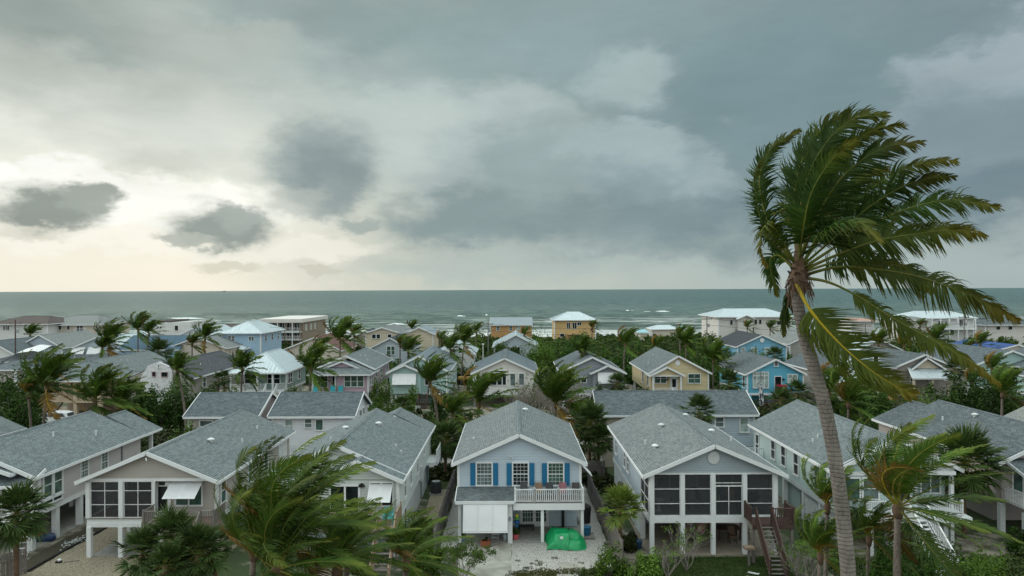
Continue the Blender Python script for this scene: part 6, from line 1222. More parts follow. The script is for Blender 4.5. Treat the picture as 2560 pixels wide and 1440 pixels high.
def sim_path(th, elev, L, wind, grav, n=9):
    """rachis: starts at compass angle th and elevation elev, bends to the wind and down"""
    d = Vector((math.cos(th)*math.cos(elev), math.sin(th)*math.cos(elev), math.sin(elev))); p = Vector((0, 0, 0)); out = [p.copy()]; st = L/n
    for i in range(n): t = (i+1)/n; d = (d+WIND*wind*.34*t+Vector((0, 0, -1))*grav*.30*t).normalized(); p = p+d*st; out.append(p.copy())
    return out
def palm_proto(seed, nf=20, L=2.6, wind=.9, grav=.7, llen=.72, n=34, lw=.034, low=-.5, torn=1.0, rach=None, ex=1.6, dead=.5):
    r = random.Random(seed); fr = []
    for i in range(nf):
        f = i/(nf-1); el = math.radians(86-f**ex*(86-low*90))+r.uniform(-.12, .12); th = i*2.39996+r.uniform(-.3, .3)
        upw = math.cos(th) < -.2; l = L*r.uniform(.86, 1.08)*(.8 if f < .12 else 1)
        if upw: el = max(el, .75)  # the gale lifts the windward leaves
        p = sim_path(th, el, l, wind*(1.15 if upw else .8), grav*(.12+1.3*f*f)); m = [PALM, rach or RACH]
        if f > .9 and r.random() < dead: m = [DEADF, RACHY]
        fr.append(frond_mesh(p, llen, n, lw, .03, 1.0, .5, seed*100+i, m, 3 if n > 50 else 2, ragged=.16, torn=torn))
    return fr
def trunk(root, base, top, r0=.17, r1=.11, m=None, curve=.3, ring=8, name='trunk', bulge=1.5):
    b = Vector(base); t = Vector(top); pts = []; rad = []; n = 10
    for i in range(n+1): s = i/n; p = b.lerp(t, s); p.x += curve*math.sin(math.pi*s); pts.append(p); rad.append((r0+(r1-r0)*s)*(bulge if i == 0 else 1.08 if i == 1 else 1))
    mb = MB(); mb.tube(pts, rad, ring); return mb.build(name, m or BARK, root, smooth=True)
PP = None
def protos():
    global PP
    PP = [palm_proto(11, 26, 2.7, .95, .62, n=40, lw=.05, llen=.8), palm_proto(23, 24, 2.5, 1.1, .5, n=40, lw=.05, llen=.78), palm_proto(37, 28, 2.9, .85, .75, n=44, lw=.05, llen=.85), palm_proto(41, 22, 2.3, 1.2, .45, n=38, lw=.05, llen=.75),
          palm_proto(53, 27, 3.1, .95, .7, n=58, lw=.024, llen=.9, torn=.35, rach=RACHF, ex=1.15), palm_proto(67, 22, 2.8, .9, .7, n=54, lw=.024, llen=.82, torn=.35, rach=RACHF, ex=1.0),
          palm_proto(79, 18, 2.6, 1.3, .35, n=38, lw=.05, llen=.7, dead=1.0), palm_proto(83, 30, 2.5, .7, .9, n=42, lw=.05, llen=.85, ex=1.1, dead=.2)]
def crown_shaft(root, top, r=.16):
    mb = MB(); x, y, z = top; mb.lathe([(r*.8, z-.5), (r*1.25, z-.25), (r*1.3, z-.05), (r*.7, z+.22), (.03, z+.4)], x, y, 8); return mb.build('leaf_base', FIBRE, root, smooth=True)
def palm(px, py, Y, size, label, k=0, lean=.3, group='coconut palms among the houses', r=.16, base_dx=None, rot=0.0, zb=0.0, drop=()):
    """coconut palm; (px,py) crown centre read off the photograph, Y its distance, size scales the leaves"""
    c = at(px, py, Y); bx = c.x-lean if base_dx is None else c.x+base_dx; root = thing('coconut_palm', label, 'palm tree', (bx, Y, zb), group)
    trunk(root, (bx, Y, zb), (c.x, Y, c.z), r, r*.68, curve=-lean*.3); crown_shaft(root, (c.x, Y, c.z), r)
    for i, me in enumerate(PP[k]):
        if i in drop: continue
        o = link('frond', me, root); o.location = c-Vector((bx, Y, zb)); o.rotation_euler = (0, 0, rot); o.scale = (size,)*3
    return root
# fan palms
def fan_leaf(seed, n=30, L=.85, w=.042, pet=.8, mats=None, droop=.5, dead=False):
    r = np.random.default_rng(seed); V = []; Q = []; MI = []; UV = []
    P = np.array([(0, 0, 0), (pet*.5, 0, pet*.12), (pet, 0, pet*.1)])
    for i, p in enumerate(P):
        for a, b in ((1, 0), (0, 1), (-1, 0), (0, -1)): V.append(p+np.array((0, a, b))*.014); UV.append((.1, 0))
    for i in range(2):
        for j in range(4): a = i*4+j; b = i*4+(j+1) % 4; Q.append((a, b, b+4, a+4)); MI.append(1)
    for i in range(n):
        th = math.radians(-112+224*i/(n-1)); d = np.array((math.cos(th), math.sin(th), .25+.1*(i % 2))); d /= np.linalg.norm(d); k = len(V); c = P[2].copy(); ll = L*(1-.28*abs(th)/2)*r.uniform(.85, 1.08); s = np.array((-math.sin(th), math.cos(th), .5 if i % 2 else -.5)); s /= np.linalg.norm(s)
        for q in range(4):
            v = q/3; ww = w*(.35+1.1*v) if v < .5 else w*(1.6*(1-v)+.04); V.append(c+s*ww); V.append(c-s*ww); UV.append((.5+v*.3, v)); UV.append((.5+v*.3, v)); d = d+np.array((0, 0, -droop*.5*(v+.15)))+r.normal(0, .05, 3); d /= np.linalg.norm(d); c = c+d*ll/3
        for q in range(3): a = k+q*2; Q.append((a, a+1, a+3, a+2)); MI.append(0)
    return npmesh('fan_leaf', np.array(V), np.array(Q), mats or [FAN, RACH], MI, UV)
def fan_palm(px, py, Y, size, label, nl=30, h=None, yellow=False, group='fan palms in the gardens', lean=0., r=.13, skirt=True, sd=0, cat='palm tree'):
    c = at(px, py, Y); rr_ = random.Random(int(px)*7+int(py)+sd); root = thing('fan_palm', label, cat, (c.x-lean, Y, 0), group); mts = [FANY, RACH] if yellow else [FAN, RACH]; key = 'y' if yellow else 'g'
    trunk(root, (c.x-lean, Y, 0), (c.x, Y, c.z), r*1.1, r, FIBRE, 0)
    for i in range(nl):
        f = i/(nl-1); el = math.radians(80-f*(150 if skirt else 110)); me = shared(('fan', key, i % 5), lambda: fan_leaf(300+i % 5, mats=mts, droop=.35+.12*(i % 5)))
        o = link('fan_leaf', me, root); o.location = c-Vector((c.x-lean, Y, 0)); o.rotation_mode = 'ZYX' if 0 else 'XYZ'
        th = i*2.39996+rr_.uniform(-.3, .3); x, y, z = math.cos(th)*math.cos(el)+.28, math.sin(th)*math.cos(el), math.sin(el)
        q = Vector((x, y, z)).to_track_quat('X', 'Z'); o.rotation_euler = q.to_euler(); o.scale = (size*rr_.uniform(.8, 1.12),)*3
    return root
# broad-leaved crowns
def leaf_cloud(seed, n, rx, ry, rz, leaf=.16, clumps=26, hollow=.55, shear=.25):
    """leaf-sized faces gathered in uneven clumps through the volume of a crown; unit origin at the crown's foot"""
    r = np.random.default_rng(seed); cl = r.normal(0, 1, (clumps, 3)); cl /= np.linalg.norm(cl, axis=1)[:, None]; cl *= r.uniform(hollow, 1.0, clumps)[:, None]; cl[:, 2] = np.abs(cl[:, 2])*.95+.02
    cs = r.uniform(.16, .36, clumps); pick = r.integers(0, clumps, n); off = r.normal(0, 1, (n, 3)); off /= np.linalg.norm(off, axis=1)[:, None]; off *= (r.uniform(0, 1, n)**.45)[:, None]
    P = cl[pick]+off*cs[pick][:, None]; P[:, 0] += shear*P[:, 2]; P *= np.array((rx, ry, rz)); nr = off*.7+r.normal(0, .55, (n, 3))+np.array((0, 0, .35)); nr /= np.linalg.norm(nr, axis=1)[:, None]
    a = np.cross(nr, r.normal(0, 1, (n, 3))); a /= np.linalg.norm(a, axis=1)[:, None]; b = np.cross(nr, a); s = leaf*r.uniform(.6, 1.25, n)[:, None]
    V = np.stack([P-a*s, P-b*s*.5+nr*s*.12, P+a*s, P+b*s*.5+nr*s*.12], 1).reshape(-1, 3); return V
def cloud_mesh(name, V, m): return npmesh(name, V, np.arange(len(V)).reshape(-1, 4), m)
def limbs(root, base, rx, rz, h, seed, n=6, r0=.09, m=None, name='trunk'):
    r = random.Random(seed); mb = MB(); x, y, z = base; mb.tube([(x, y, z), (x+.1, y, z+h*.5), (x+.15, y, z+h)], [r0*1.2, r0, r0*.8], 7)
    for i in range(n):
        th = 6.28*i/n+r.uniform(-.4, .4); l = rx*r.uniform(.5, .85); e = (x+.15+math.cos(th)*l, y+math.sin(th)*l, z+h+rz*r.uniform(.3, .85)); mid = (x+.15+math.cos(th)*l*.45, y+math.sin(th)*l*.45, z+h+(e[2]-z-h)*.55+.1)
        mb.tube([(x+.12, y, z+h*r.uniform(.6, .98)), mid, e], [r0*.6, r0*.4, r0*.12], 5)
    return mb.build(name, m or BARKT, root, smooth=True)
def bush(x, y, rx, rz, label, m=None, h=0.0, n=2600, leaf=.11, seed=1, name='shrub', cat='shrub', group=None, ry=None, z=0.0, clumps=26, hollow=.45, share=None):
    ry = ry or rx*.9; root = thing(name, label, cat, (x, y, z), group)
    if share: me = shared(('bush', share, (m or BROAD).name, leaf), lambda: cloud_mesh('crown', leaf_cloud(seed, n, 1, 1, 1, leaf, clumps, hollow), m or BROAD)); o = link('crown', me, root, (0, 0, h), (0, 0, seed*.7), (rx, ry, rz))
    else: o = link('crown', cloud_mesh('crown', leaf_cloud(seed, n, rx, ry, rz, leaf, clumps, hollow), m or BROAD), root, (0, 0, h))
    limbs(root, (x, y, z), rx*.8, rz*.8, max(h, .15), seed, 6, .035+.02*rx); return root
def bare_shrub(x, y, hgt, spread, label, seed, leafy=.0, m=None, group=None, z=0.0, name='bare_shrub', cat='shrub', leafm=None, dens=5, leaf=.07, thick=.03):
    """twiggy branching plant with a few leaves"""
    r = random.Random(seed); root = thing(name, label, cat, (x, y, z), group); mb = MB(); tips = []
    def grow(p, d, l, rad, lev):
        q = p+d*l; mid = p+d*l*.5+Vector((r.uniform(-1, 1), r.uniform(-1, 1), 0))*l*.08; mb.tube([p, mid, q], [rad, rad*.8, rad*.55], 4, caps=False)
        if lev == 0: tips.append(q); return
        for k in range(r.choice((2, 3, 3))):
            e = (d+Vector((r.uniform(-1, 1)+.12, r.uniform(-1, 1), r.uniform(-.3, .7)))*.62).normalized(); grow(p+d*l*r.uniform(.55, 1), e, l*r.uniform(.6, .85), rad*.58, lev-1)
    for i in range(dens): th = 6.28*i/dens+r.random(); d = Vector((math.cos(th)*spread, math.sin(th)*spread, 1)).normalized(); grow(Vector((x, y, z)), d, hgt*.34*r.uniform(.8, 1.1), thick, 4)
    mb.build('branches', m or TWIG, root)
    if leafy:
        V = []
        for t in tips:
            if r.random() < leafy:
                for k in range(6):
                    c = t+Vector((r.gauss(0, .08), r.gauss(0, .08), r.gauss(0, .08))); a = Vector((r.gauss(0, 1), r.gauss(0, 1), r.gauss(0, 1))).normalized(); b = a.orthogonal().normalized(); V += [c-a*leaf, c-b*leaf*.5, c+a*leaf, c+b*leaf*.5]
        if V: link('leaves', cloud_mesh('leaves', np.array([tuple(v) for v in V]), leafm or BRIGHT), root, (-x, -y, -z))
    return root
# ================================================================ the tall palm in front, leaf by leaf
protos()
def tall_palm():
    Y = 15.0; c = at(1996, 688, Y); b = at(2118, 1440, Y); root = thing('coconut_palm', 'tall leaning coconut palm with yellow stalks, its leaves streaming to the right in the wind', 'palm tree', (b.x+.12, Y, 0)); pts = []; rad = []
    path = [(2122, 2100), (2121, 1800), (2119, 1440), (2106, 1300), (2087, 1150), (2060, 1010), (2034, 920), (2010, 840), (1996, 770), (1990, 735), (1992, 700)]
    P = [at(x, y, Y) for x, y in path]; P[0] = Vector((b.x+.15, Y, 0)); R_ = [.24, .18, .168, .162, .155, .15, .145, .14, .13, .135, .12]
    Q = []; RR = []; n = 60
    d = [0]; 
    for i in range(1, len(P)): d.append(d[-1]+(P[i]-P[i-1]).length)
    for i in range(n*3+1):
        t = d[-1]*i/(n*3); x = [float(np.interp(t, d, [p[k] for p in P])) for k in range(3)]; r0 = float(np.interp(t, d, R_)); Q.append(Vector(x)); RR.append(.93*r0*(1.012 if i % 3 == 0 else .996))
    # smooth the kinks between the measured points
    for _ in range(10): Q = [Q[0]]+[(Q[i-1]+Q[i]*2+Q[i+1])/4 for i in range(1, len(Q)-1)]+[Q[-1]]
    m = MB(); m.tube(Q, RR, 16); m.build('trunk', barkmat('tall_palm_bark', C(.18, .162, .142)), root, smooth=True)
    # crown shaft: overlapping old leaf bases and torn fibre
    r = random.Random(3)
    for i in range(16):
        th = i*2.4; k = i/15; p = c+Vector((0, 0, -.28+.38*k)); o_ = Vector((math.cos(th), math.sin(th), 0)); up = Vector((0, 0, 1)); q = p+o_*(.20-.05*k)+up*.12; e = q+o_*r.uniform(.04, .2)+up*r.uniform(.02, .22)*(-1 if i < 5 else 1)
        mb = MB(); side = o_.cross(up); w = .085
        for a_, b_, w0, w1 in ((p+o_*.07, q, w, w*.9), (q, e, w*.9, w*.25)):
            mb.poly([a_-side*w0+o_*.0, a_+side*w0, b_+side*w1, b_-side*w1]); mb.poly([a_-side*w0-o_*.03, b_-side*w1-o_*.02, b_+side*w1-o_*.02, a_+side*w0-o_*.03])
        mb.build('leaf_base', FIBRE, root)
    m = MB(); m.lathe([(.11, c.z-.5), (.17, c.z-.3), (.19, c.z-.1), (.15, c.z+.1), (.1, c.z+.4), (.03, c.z+.75)], c.x, Y, 12); m.build('crown_shaft', FIBRE, root, smooth=True)
    mb = MB()
    for i in range(70):
        th = r.uniform(0, 6.28); p = c+Vector((math.cos(th)*.17, math.sin(th)*.17, r.uniform(-.3, .1))); q = p+Vector((math.cos(th)*.12+.03, math.sin(th)*.12, -r.uniform(.15, .55))); mb.bar(p, q, .012, .008)
    mb.build('hanging_fibre', FIBRE, root, kind='stuff')
    G, Y_, T_ = [PALMH, RACH], [PALMY, RACHY], [PALMY, RACH]
    # leaves: centre-line in photograph pixels with a depth offset, as read from the picture
    L = [([(1990, 660, 0), (1935, 590, .1), (1905, 500, .2), (1902, 430, .3), (1935, 365, .3), (2000, 325, .2)], .62, 60, G, .9, .1),
         ([(1990, 660, 0), (1925, 600, -.4), (1895, 520, -.6), (1888, 450, -.6), (1905, 400, -.6)], .5, 46, G, .9, .2),
         ([(1995, 650, 0), (1985, 560, .3), (1990, 460, .5), (2020, 370, .5), (2075, 305, .4), (2120, 280, .3)], .85, 70, G, 1., .15),
         ([(2000, 650, 0), (2000, 540, -.4), (2025, 430, -.7), (2080, 340, -.8), (2150, 290, -.8), (2215, 285, -.8)], .9, 74, G, 1., .15),
         ([(2000, 655, 0), (2030, 540, .5), (2070, 440, .8), (2130, 360, .8), (2200, 320, .8), (2262, 318, .7)], .9, 70, G, 1., .2),
         ([(2000, 655, 0), (2045, 540, -.2), (2100, 450, -.3), (2170, 390, -.3), (2240, 362, -.3), (2305, 355, -.3)], .85, 70, G, 1., .2),
         ([(2005, 660, 0), (2070, 570, .9), (2140, 500, 1.3), (2220, 445, 1.4), (2300, 410, 1.3), (2395, 400, 1.2)], .85, 72, G, .9, .3),
         ([(2005, 665, 0), (2080, 600, -.6), (2170, 520, -.9), (2260, 465, -1.), (2330, 445, -1.), (2388, 442, -1.)], .8, 66, G, .9, .35),
         ([(2005, 668, 0), (2060, 560, .2), (2105, 500, .3), (2160, 440, .3), (2215, 420, .2)], .95, 60, G, .9, .3),
         ([(2008, 670, 0), (2100, 610, .3), (2190, 555, .5), (2290, 515, .6), (2390, 500, .6), (2500, 520, .6)], .85, 80, G, .8, .45),
         ([(2008, 675, 0), (2110, 630, -.5), (2200, 600, -.8), (2300, 583, -.9), (2390, 575, -.9), (2462, 588, -.9)], .8, 74, T_, .7, .6),
         ([(2010, 680, 0), (2090, 655, .6), (2160, 650, 1.0), (2230, 660, 1.2), (2290, 690, 1.2), (2330, 730, 1.2)], .75, 60, G, .7, .6),
         ([(2012, 688, 0), (2090, 668, -.2), (2180, 672, -.4), (2290, 690, -.5), (2390, 725, -.6), (2480, 765, -.6), (2545, 800, -.6)], .85, 84, T_, .6, .75),
         ([(2012, 695, 0), (2070, 705, .1), (2140, 738, .3), (2230, 795, .4), (2330, 850, .5), (2420, 900, .5), (2500, 960, .5)], .62, 84, T_, .45, .8),
         ([(1990, 705, -.1), (2022, 770, -.4), (2080, 840, -.5), (2150, 905, -.6), (2220, 955, -.6), (2285, 988, -.6)], .95, 84, Y_, 2.4, .02),
         ([(1988, 660, 0), (1950, 590, -.5), (1925, 560, -.8), (1905, 575, -1.0), (1902, 620, -1.1), (1918, 665, -1.1)], .55, 44, T_, .8, .5),
         ([(1992, 680, 0), (1950, 640, .2), (1925, 650, .3), (1930, 690, .4), (1945, 740, .4)], .5, 34, G, .4, .8),
         ([(1998, 650, 0), (2010, 570, 1.1), (2040, 500, 1.8), (2100, 470, 2.2), (2170, 500, 2.4)], .9, 50, G, .9, .5),
         ([(2004, 660, 0), (2050, 600, -1.), (2100, 560, -1.5), (2150, 560, -1.8), (2200, 600, -2.0)], .8, 50, G, .9, .6),
         ([(1998, 655, 0), (2010, 560, -.9), (2030, 480, -1.2), (2080, 400, -1.4), (2140, 350, -1.5)], .85, 56, G, 1., .3),
         ([(1996, 655, 0), (1990, 560, 1.0), (2010, 470, 1.4), (2050, 390, 1.5), (2100, 330, 1.6)], .85, 56, G, 1., .3),
         ([(1985, 700, .2), (1975, 740, .25), (1962, 790, .3), (1960, 840, .3)], .35, 20, G, .3, 1.)]
    for i, (pp, ll, n, mats, wnd, grv) in enumerate(L):
        pw = [at(x, y, Y+dy)-Vector((b.x+.12, Y, 0)) for x, y, dy in pp]; sm = []
        for k in range(len(pw)-1):   # Catmull-Rom through the points
            p0, p1, p2, p3 = pw[max(0, k-1)], pw[k], pw[k+1], pw[min(len(pw)-1, k+2)]
            for q in range(4): t = q/4; sm.append(.5*((2*p1)+(p2-p0)*t+(2*p0-5*p1+4*p2-p3)*t*t+(3*p1-p0-3*p2+p3)*t**3))
        sm.append(pw[-1]); sm = sm[0:1]+sm[1:]
        vw = [.5, 2.6, .35, .6, -.4, .45, .3, -.35, .6, .3, .25, -.3, .35, .3, -.05, .5, .6, .7, -.7, .5, -.5, .4][i]
        me = frond_mesh(sm, ll*(1.4 if i == 14 else 1.2), int(n*2.15), .025, .044 if mats is Y_ else .034, wnd, grv, 900+i, mats, 5, start=.2 if i not in (13,) else .24, ragged=.1, lift=.12, windv=(1, .0, -.05), view=vw); link('frond', me, root)
tall_palm()
# ================================================================ coconut palms and fan palms, crown positions read from the photograph
GF = 'coconut palms in front of the houses'
palm(708, 1335, 24.5, 1.36, 'large coconut palm whose bushy crown covers the deck of the sage house', 4, .2, GF, .17)
palm(632, 1370, 26.5, 1.12, 'second wind bent palm crown left of the large one before the sage house', 5, .2, GF, .16)
palm(690, 1425, 23, 1.2, 'bushy palm crown cut by the bottom edge below the large one', 4, .2, GF, .16)
palm(840, 1425, 24.5, .95, 'low palm crown at the bottom edge right of the large one', 5, .2, GF, .15)
palm(866, 1385, 27.5, 1.02, 'palm crown between the large palm and the small one at the bottom edge', 5, .2, GF, .16)
palm(1012, 1400, 29, 1.0, 'small coconut palm at the bottom edge left of the stained driveway', 5, .1, GF, .13)
palm(2243, 1268, 31.5, 1.6, 'coconut palm with a thick brown base right of the tall leaning trunk', 4, .1, GF, .2)
palm(2066, 1262, 35.5, 1.05, 'dark palm directly behind the tall leaning trunk near the brown stairs', 5, .1, GF, .13)
palm(2048, 1385, 33, .95, 'low palm with a broad yellowish leaf at the foot of the brown stairs', 5, .1, GF, .12)
palm(2170, 1340, 34, .9, 'low coconut palm below the mint house porch', 5, .1, GF, .12)
GM = 'coconut palms among the houses'
for a in [(116, 968, 66, 1.55, 'crooked coconut palm standing before the white parked car', 0, .4), (70, 985, 68, 1.0, 'thin palm with a bare pale trunk left of the white car', 3, -.3), (236, 1004, 64, 1.3, 'palm with orange leaf bases beside the parked car', 2, .2), (300, 1010, 66, 1.15, 'palm right of the orange based one behind the left roof', 0, .2),
          (443, 928, 78, 1.05, 'slender palm with one hanging orange leaf in front of the dark green thicket', 3, -.9), (605, 925, 92, 1.25, 'palm with brown hanging leaves before the sage green house porch', 1, .2), (775, 925, 90, 1.4, 'palm leaning over the pink house front', 2, .1),
          (1074, 958, 79, 1.35, 'slender palm in front of the mint coloured house', 0, -.9), (1196, 1012, 72, 1.75, 'broad low palm behind the left slope of the blue shuttered house roof', 2, .1), (1130, 1040, 70, 1.1, 'low palm left of the broad one behind the blue shuttered house', 1, .1), (1388, 1010, 70, 1.65, 'broad palm behind the right slope of the blue shuttered house roof', 0, .1), (1440, 1050, 69, 1.0, 'small palm right of the broad one beside the green fan palm', 3, .1),
          (1453, 884, 104, 1.25, 'palm with orange dying leaves in front of the mid grey house', 3, -.2), (1562, 862, 118, 1.45, 'tall slender palm behind the pale yellow house', 1, .3), (1715, 862, 118, 1.4, 'palm right behind the pale yellow house ridge', 0, .1), (1783, 902, 104, 1.45, 'palm between the pale yellow and the bright blue houses', 2, .1),
          (1160, 858, 122, 1.35, 'palm right in front of the white house with a balcony', 0, .5), (1126, 876, 116, 1.15, 'palm left in front of the white house with a balcony', 2, .1), (1020, 880, 112, 1.25, 'palm above the right end of the pink house roof', 1, .1), (1000, 862, 125, 1.0, 'palm in front of the powder blue gable', 3, .1), (1190, 830, 150, 1.0, 'small palm standing above the white metal roof with a balcony', 1, .1), (1155, 838, 145, 1.1, 'palm crown above the left part of the white balcony house', 0, .1),
          (850, 852, 118, 1.6, 'bushy palm behind the pink house between two others', 2, .1), (800, 880, 108, 1.2, 'palm left of the bushy one behind the pink house', 0, .1), (885, 838, 135, 1.1, 'palm right of the rusty red roof', 3, .1),
          (272, 858, 122, 1.7, 'tall bushy palm standing in front of the white roofs at the left', 0, .1), (255, 872, 120, 1.1, 'yellow trunked palm at the left foot of the tall bushy one', 1, .1), (345, 826, 138, 1.45, 'palm left of a close pair in front of the blue roof', 2, .1), (372, 834, 132, 1.35, 'palm right of a close pair in front of the blue roof', 0, .5), (512, 846, 128, 1.4, 'palm left of the powder blue house', 0, .1), (480, 862, 124, 1.1, 'smaller palm left below the one by the powder blue house', 3, .1),
          (75, 838, 165, 1.3, 'squat palm in front of the beige two storey house', 1, .1), (1962, 812, 165, 1.3, 'palm left of the tall trunk in front of the cream shore house', 3, .1), (1925, 822, 168, 1.0, 'small palm in front of the cream shore house', 1, .1), (1868, 820, 175, 1.0, 'palm at the bay of the cream shore house', 0, .1),
          (1030, 822, 190, 1.0, 'far palm left of the orange house near the surf', 2, .1), (1480, 820, 180, 1.1, 'palm at the right corner of the golden house', 3, .1), (1310, 838, 150, .9, 'small palm above the bright white metal gable', 1, .1),
          (2072, 985, 72, 1.5, 'palm behind the tall trunk above the mint roof', 0, .1), (2120, 1010, 68, 1.15, 'palm with drooping leaves right of the tall trunk above the mint roof', 2, .1), (2195, 860, 130, 1.2, 'palm behind the little square tower', 0, .1), (2260, 866, 125, 1.3, 'palm behind the grey roof with the pale metal porch', 1, .1), (2340, 850, 140, 1.3, 'palm in front of the long white shore house', 2, .1), (2300, 815, 175, 1.0, 'palm left of the long white shore house', 3, .1),
          (2450, 862, 130, 1.2, 'palm left of the blue tarpaulin roof', 0, .1), (2420, 872, 126, 1.0, 'palm left below the blue tarpaulin roof', 3, .1), (2505, 985, 72, 1.35, 'palm with yellowish hanging leaves at the right edge', 1, .1), (2430, 960, 88, 1.0, 'palm rising out of the dark tree at the right', 3, .1), (2480, 925, 92, 1.1, 'palm at the right above the dark round tree', 2, .1), (1640, 868, 122, .95, 'small palm left of the pale yellow house ridge', 3, .1), (1100, 850, 135, .9, 'small palm left of the white house with a balcony', 1, .1), (1700, 838, 150, 1.1, 'far palm above the yellow house ridge', 0, .1)]:
    a = a[:3]+(a[3]*1.12,)+a[4:]; palm(*(a[:5]+((a[5] if (a[0]*7+a[1]) % 3 else 6+(a[0] % 2)),)+a[6:7]), group=GM, rot=random.Random(a[0]).uniform(-.3, .3))
for a in [(425, 1355, 35, 1.2, 'fan palm cluster left of the taupe house stairs, tallest crown', 30), (352, 1385, 34.5, 1.0, 'low fan palm at the left of the cluster by the gravel yard', 24), (490, 1388, 34, 1.1, 'fan palm right of the cluster below the taupe house stairs', 26), (535, 1365, 35.5, .8, 'small fan palm beside the large coconut crown and taupe house', 20), (410, 1415, 33, .9, 'small fan palm at the bottom edge of the cluster', 20),
          (38, 1285, 38.5, 1.3, 'shaggy fan palm before the porch at the left edge', 34), (1472, 1062, 62, 1.45, 'tall fan palm between the blue shuttered house and the screened porch house', 34), (1495, 1100, 61, 1.1, 'darker fan palm right behind the tall one near the beige wall', 28), (1112, 1100, 61.5, 1.3, 'dark fan palm left of the blue shuttered house', 28), (1745, 1030, 63, 1.2, 'fan palm rising behind the ridge of the screened porch house', 26),
          (2408, 1160, 46.5, 1.75, 'large shaggy fan palm before the dark grey roof at the right', 40), (1912, 1085, 60, .7, 'small fan palm on the side landing of the mint house', 16), (1820, 960, 92, 1.5, 'rounded fan palm left of the bright blue house', 26), (1935, 892, 125, 1.4, 'fan palm behind the bright blue house roof', 22), (1950, 1005, 70, 1.1, 'light green fan palm below the dark brown deck', 22), (1990, 985, 78, 1.2, 'fan palm right of the dark brown deck', 22), (1540, 960, 96, 1.2, 'fan palm left of the pale yellow porch', 20),
          (395, 885, 118, 1.9, 'rounded fan palm in front of the blue roofed house', 26), (545, 950, 92, .8, 'small fan palm beside the dark roofed house with curved parapet', 16), (560, 945, 95, .8, 'twin trunk fan palm left of the sage green porch', 16), (2385, 925, 95, 1.3, 'dark fan palm right of the pale metal porch roof', 22), (1000, 1020, 72, 1.0, 'grassy light green fan palm behind the sage house roof', 20)]:
    fan_palm(*a[:5], nl=int(a[5]*1.35))
fan_palm(1548, 1272, 43.5, 1.05, 'bright yellow green fan palm by the plank fence', nl=34, yellow=True, skirt=False)
# ================================================================ broad-leaved trees and shrubs
def tree_at(px, pbase, Y, rpx, hpx, label, m=BROAD, n=5200, leaf=.15, seed=1, h=.9, name='broadleaf_tree', cat='tree', group='broad leaved trees', share=None, clumps=30):
    c = at(px, pbase, Y); top = at(px, pbase-hpx, Y).z; rx = rpx/F*Y; rz = max(.6, top-h*.6); bush(c.x, Y, rx, rz/1.05, label, m, h*.6, n, leaf, seed, name, cat, group, rx*.9, clumps=clumps, share=share)
for i, a in enumerate([(400, 1060, 84, 75, 112, 'dark rounded tree in front of the curved white parapet'), (480, 1060, 82, 70, 95, 'dark rounded tree left of the long taupe roof'), (540, 1030, 88, 55, 82, 'dark tree between the slender palm and the sage green porch'), (340, 1050, 80, 55, 85, 'dark tree behind the left roofs beside the parked car'),
          (30, 1060, 70, 70, 150, 'scraggly dark tree at the left edge'), (60, 1050, 78, 55, 120, 'dark tree behind the crooked palm at the left'), (1340, 905, 128, 80, 80, 'dense seagrape tree right of the bright white metal roof'), (1420, 900, 132, 70, 70, 'dense dark tree above the mid grey house'), (1250, 905, 140, 50, 60, 'dark tree behind the off white house'),
          (2420, 1000, 84, 95, 95, 'wide dark round tree below the drooping leaf tips at the right'), (2500, 1010, 80, 70, 90, 'dark tree at the right edge beside the wide round one'), (2340, 1010, 82, 60, 55, 'low olive tree behind the dark grey roof at the right'), (2200, 1040, 76, 90, 90, 'dark tree right of the tall trunk above the mint roof'), (2130, 1000, 84, 60, 80, 'dark tree behind the peach house with a tower')]):
    tree_at(*a, seed=40+i, m=(BROAD, BROAD, SEAG)[i % 3] if i not in (6,) else BRIGHT, n=6500, leaf=.17, group='broad leaved trees')
for i, a in enumerate([(945, 985, 88, 38, 60, 'bright green shrub beside the pink house'), (925, 1015, 74, 42, 42, 'bright shrub behind the white lap sided building'), (975, 1035, 70, 40, 30, 'grassy green shrub behind the sage house ridge'), (1015, 1000, 92, 30, 42, 'dark shrub below the mint house awning'), (1090, 1010, 80, 30, 45, 'light green shrub left of the broad low palm'), (1070, 1060, 70, 26, 38, 'reddish green shrub near the orange kayaks'),
          (445, 1095, 62, 55, 40, 'low green shrub between the two left grey roofs'), (500, 1000, 80, 35, 30, 'olive shrub below the slender palm'), (1600, 985, 95, 30, 25, 'dark low shrub left of the yellow porch'), (1340, 985, 90, 40, 45, 'olive shrub left of the broad palm'), (1490, 990, 90, 30, 30, 'low shrub before the white ramp railing'), (2050, 1045, 66, 40, 40, 'dark shrub behind the mint roof by the tall trunk'), (2290, 1030, 72, 50, 40, 'low olive shrub left of the dark grey roof ridge'), (1930, 1050, 64, 50, 40, 'light green shrub below the brown stair of the bright blue house'), (735, 985, 96, 30, 40, 'dark shrub between the sage green and the pink house')]):
    tree_at(*a, seed=80+i, m=(BRIGHT, BROAD, SEAG)[i % 3], n=3200, leaf=.13, name='shrub', cat='shrub', group='garden shrubs', h=.3)
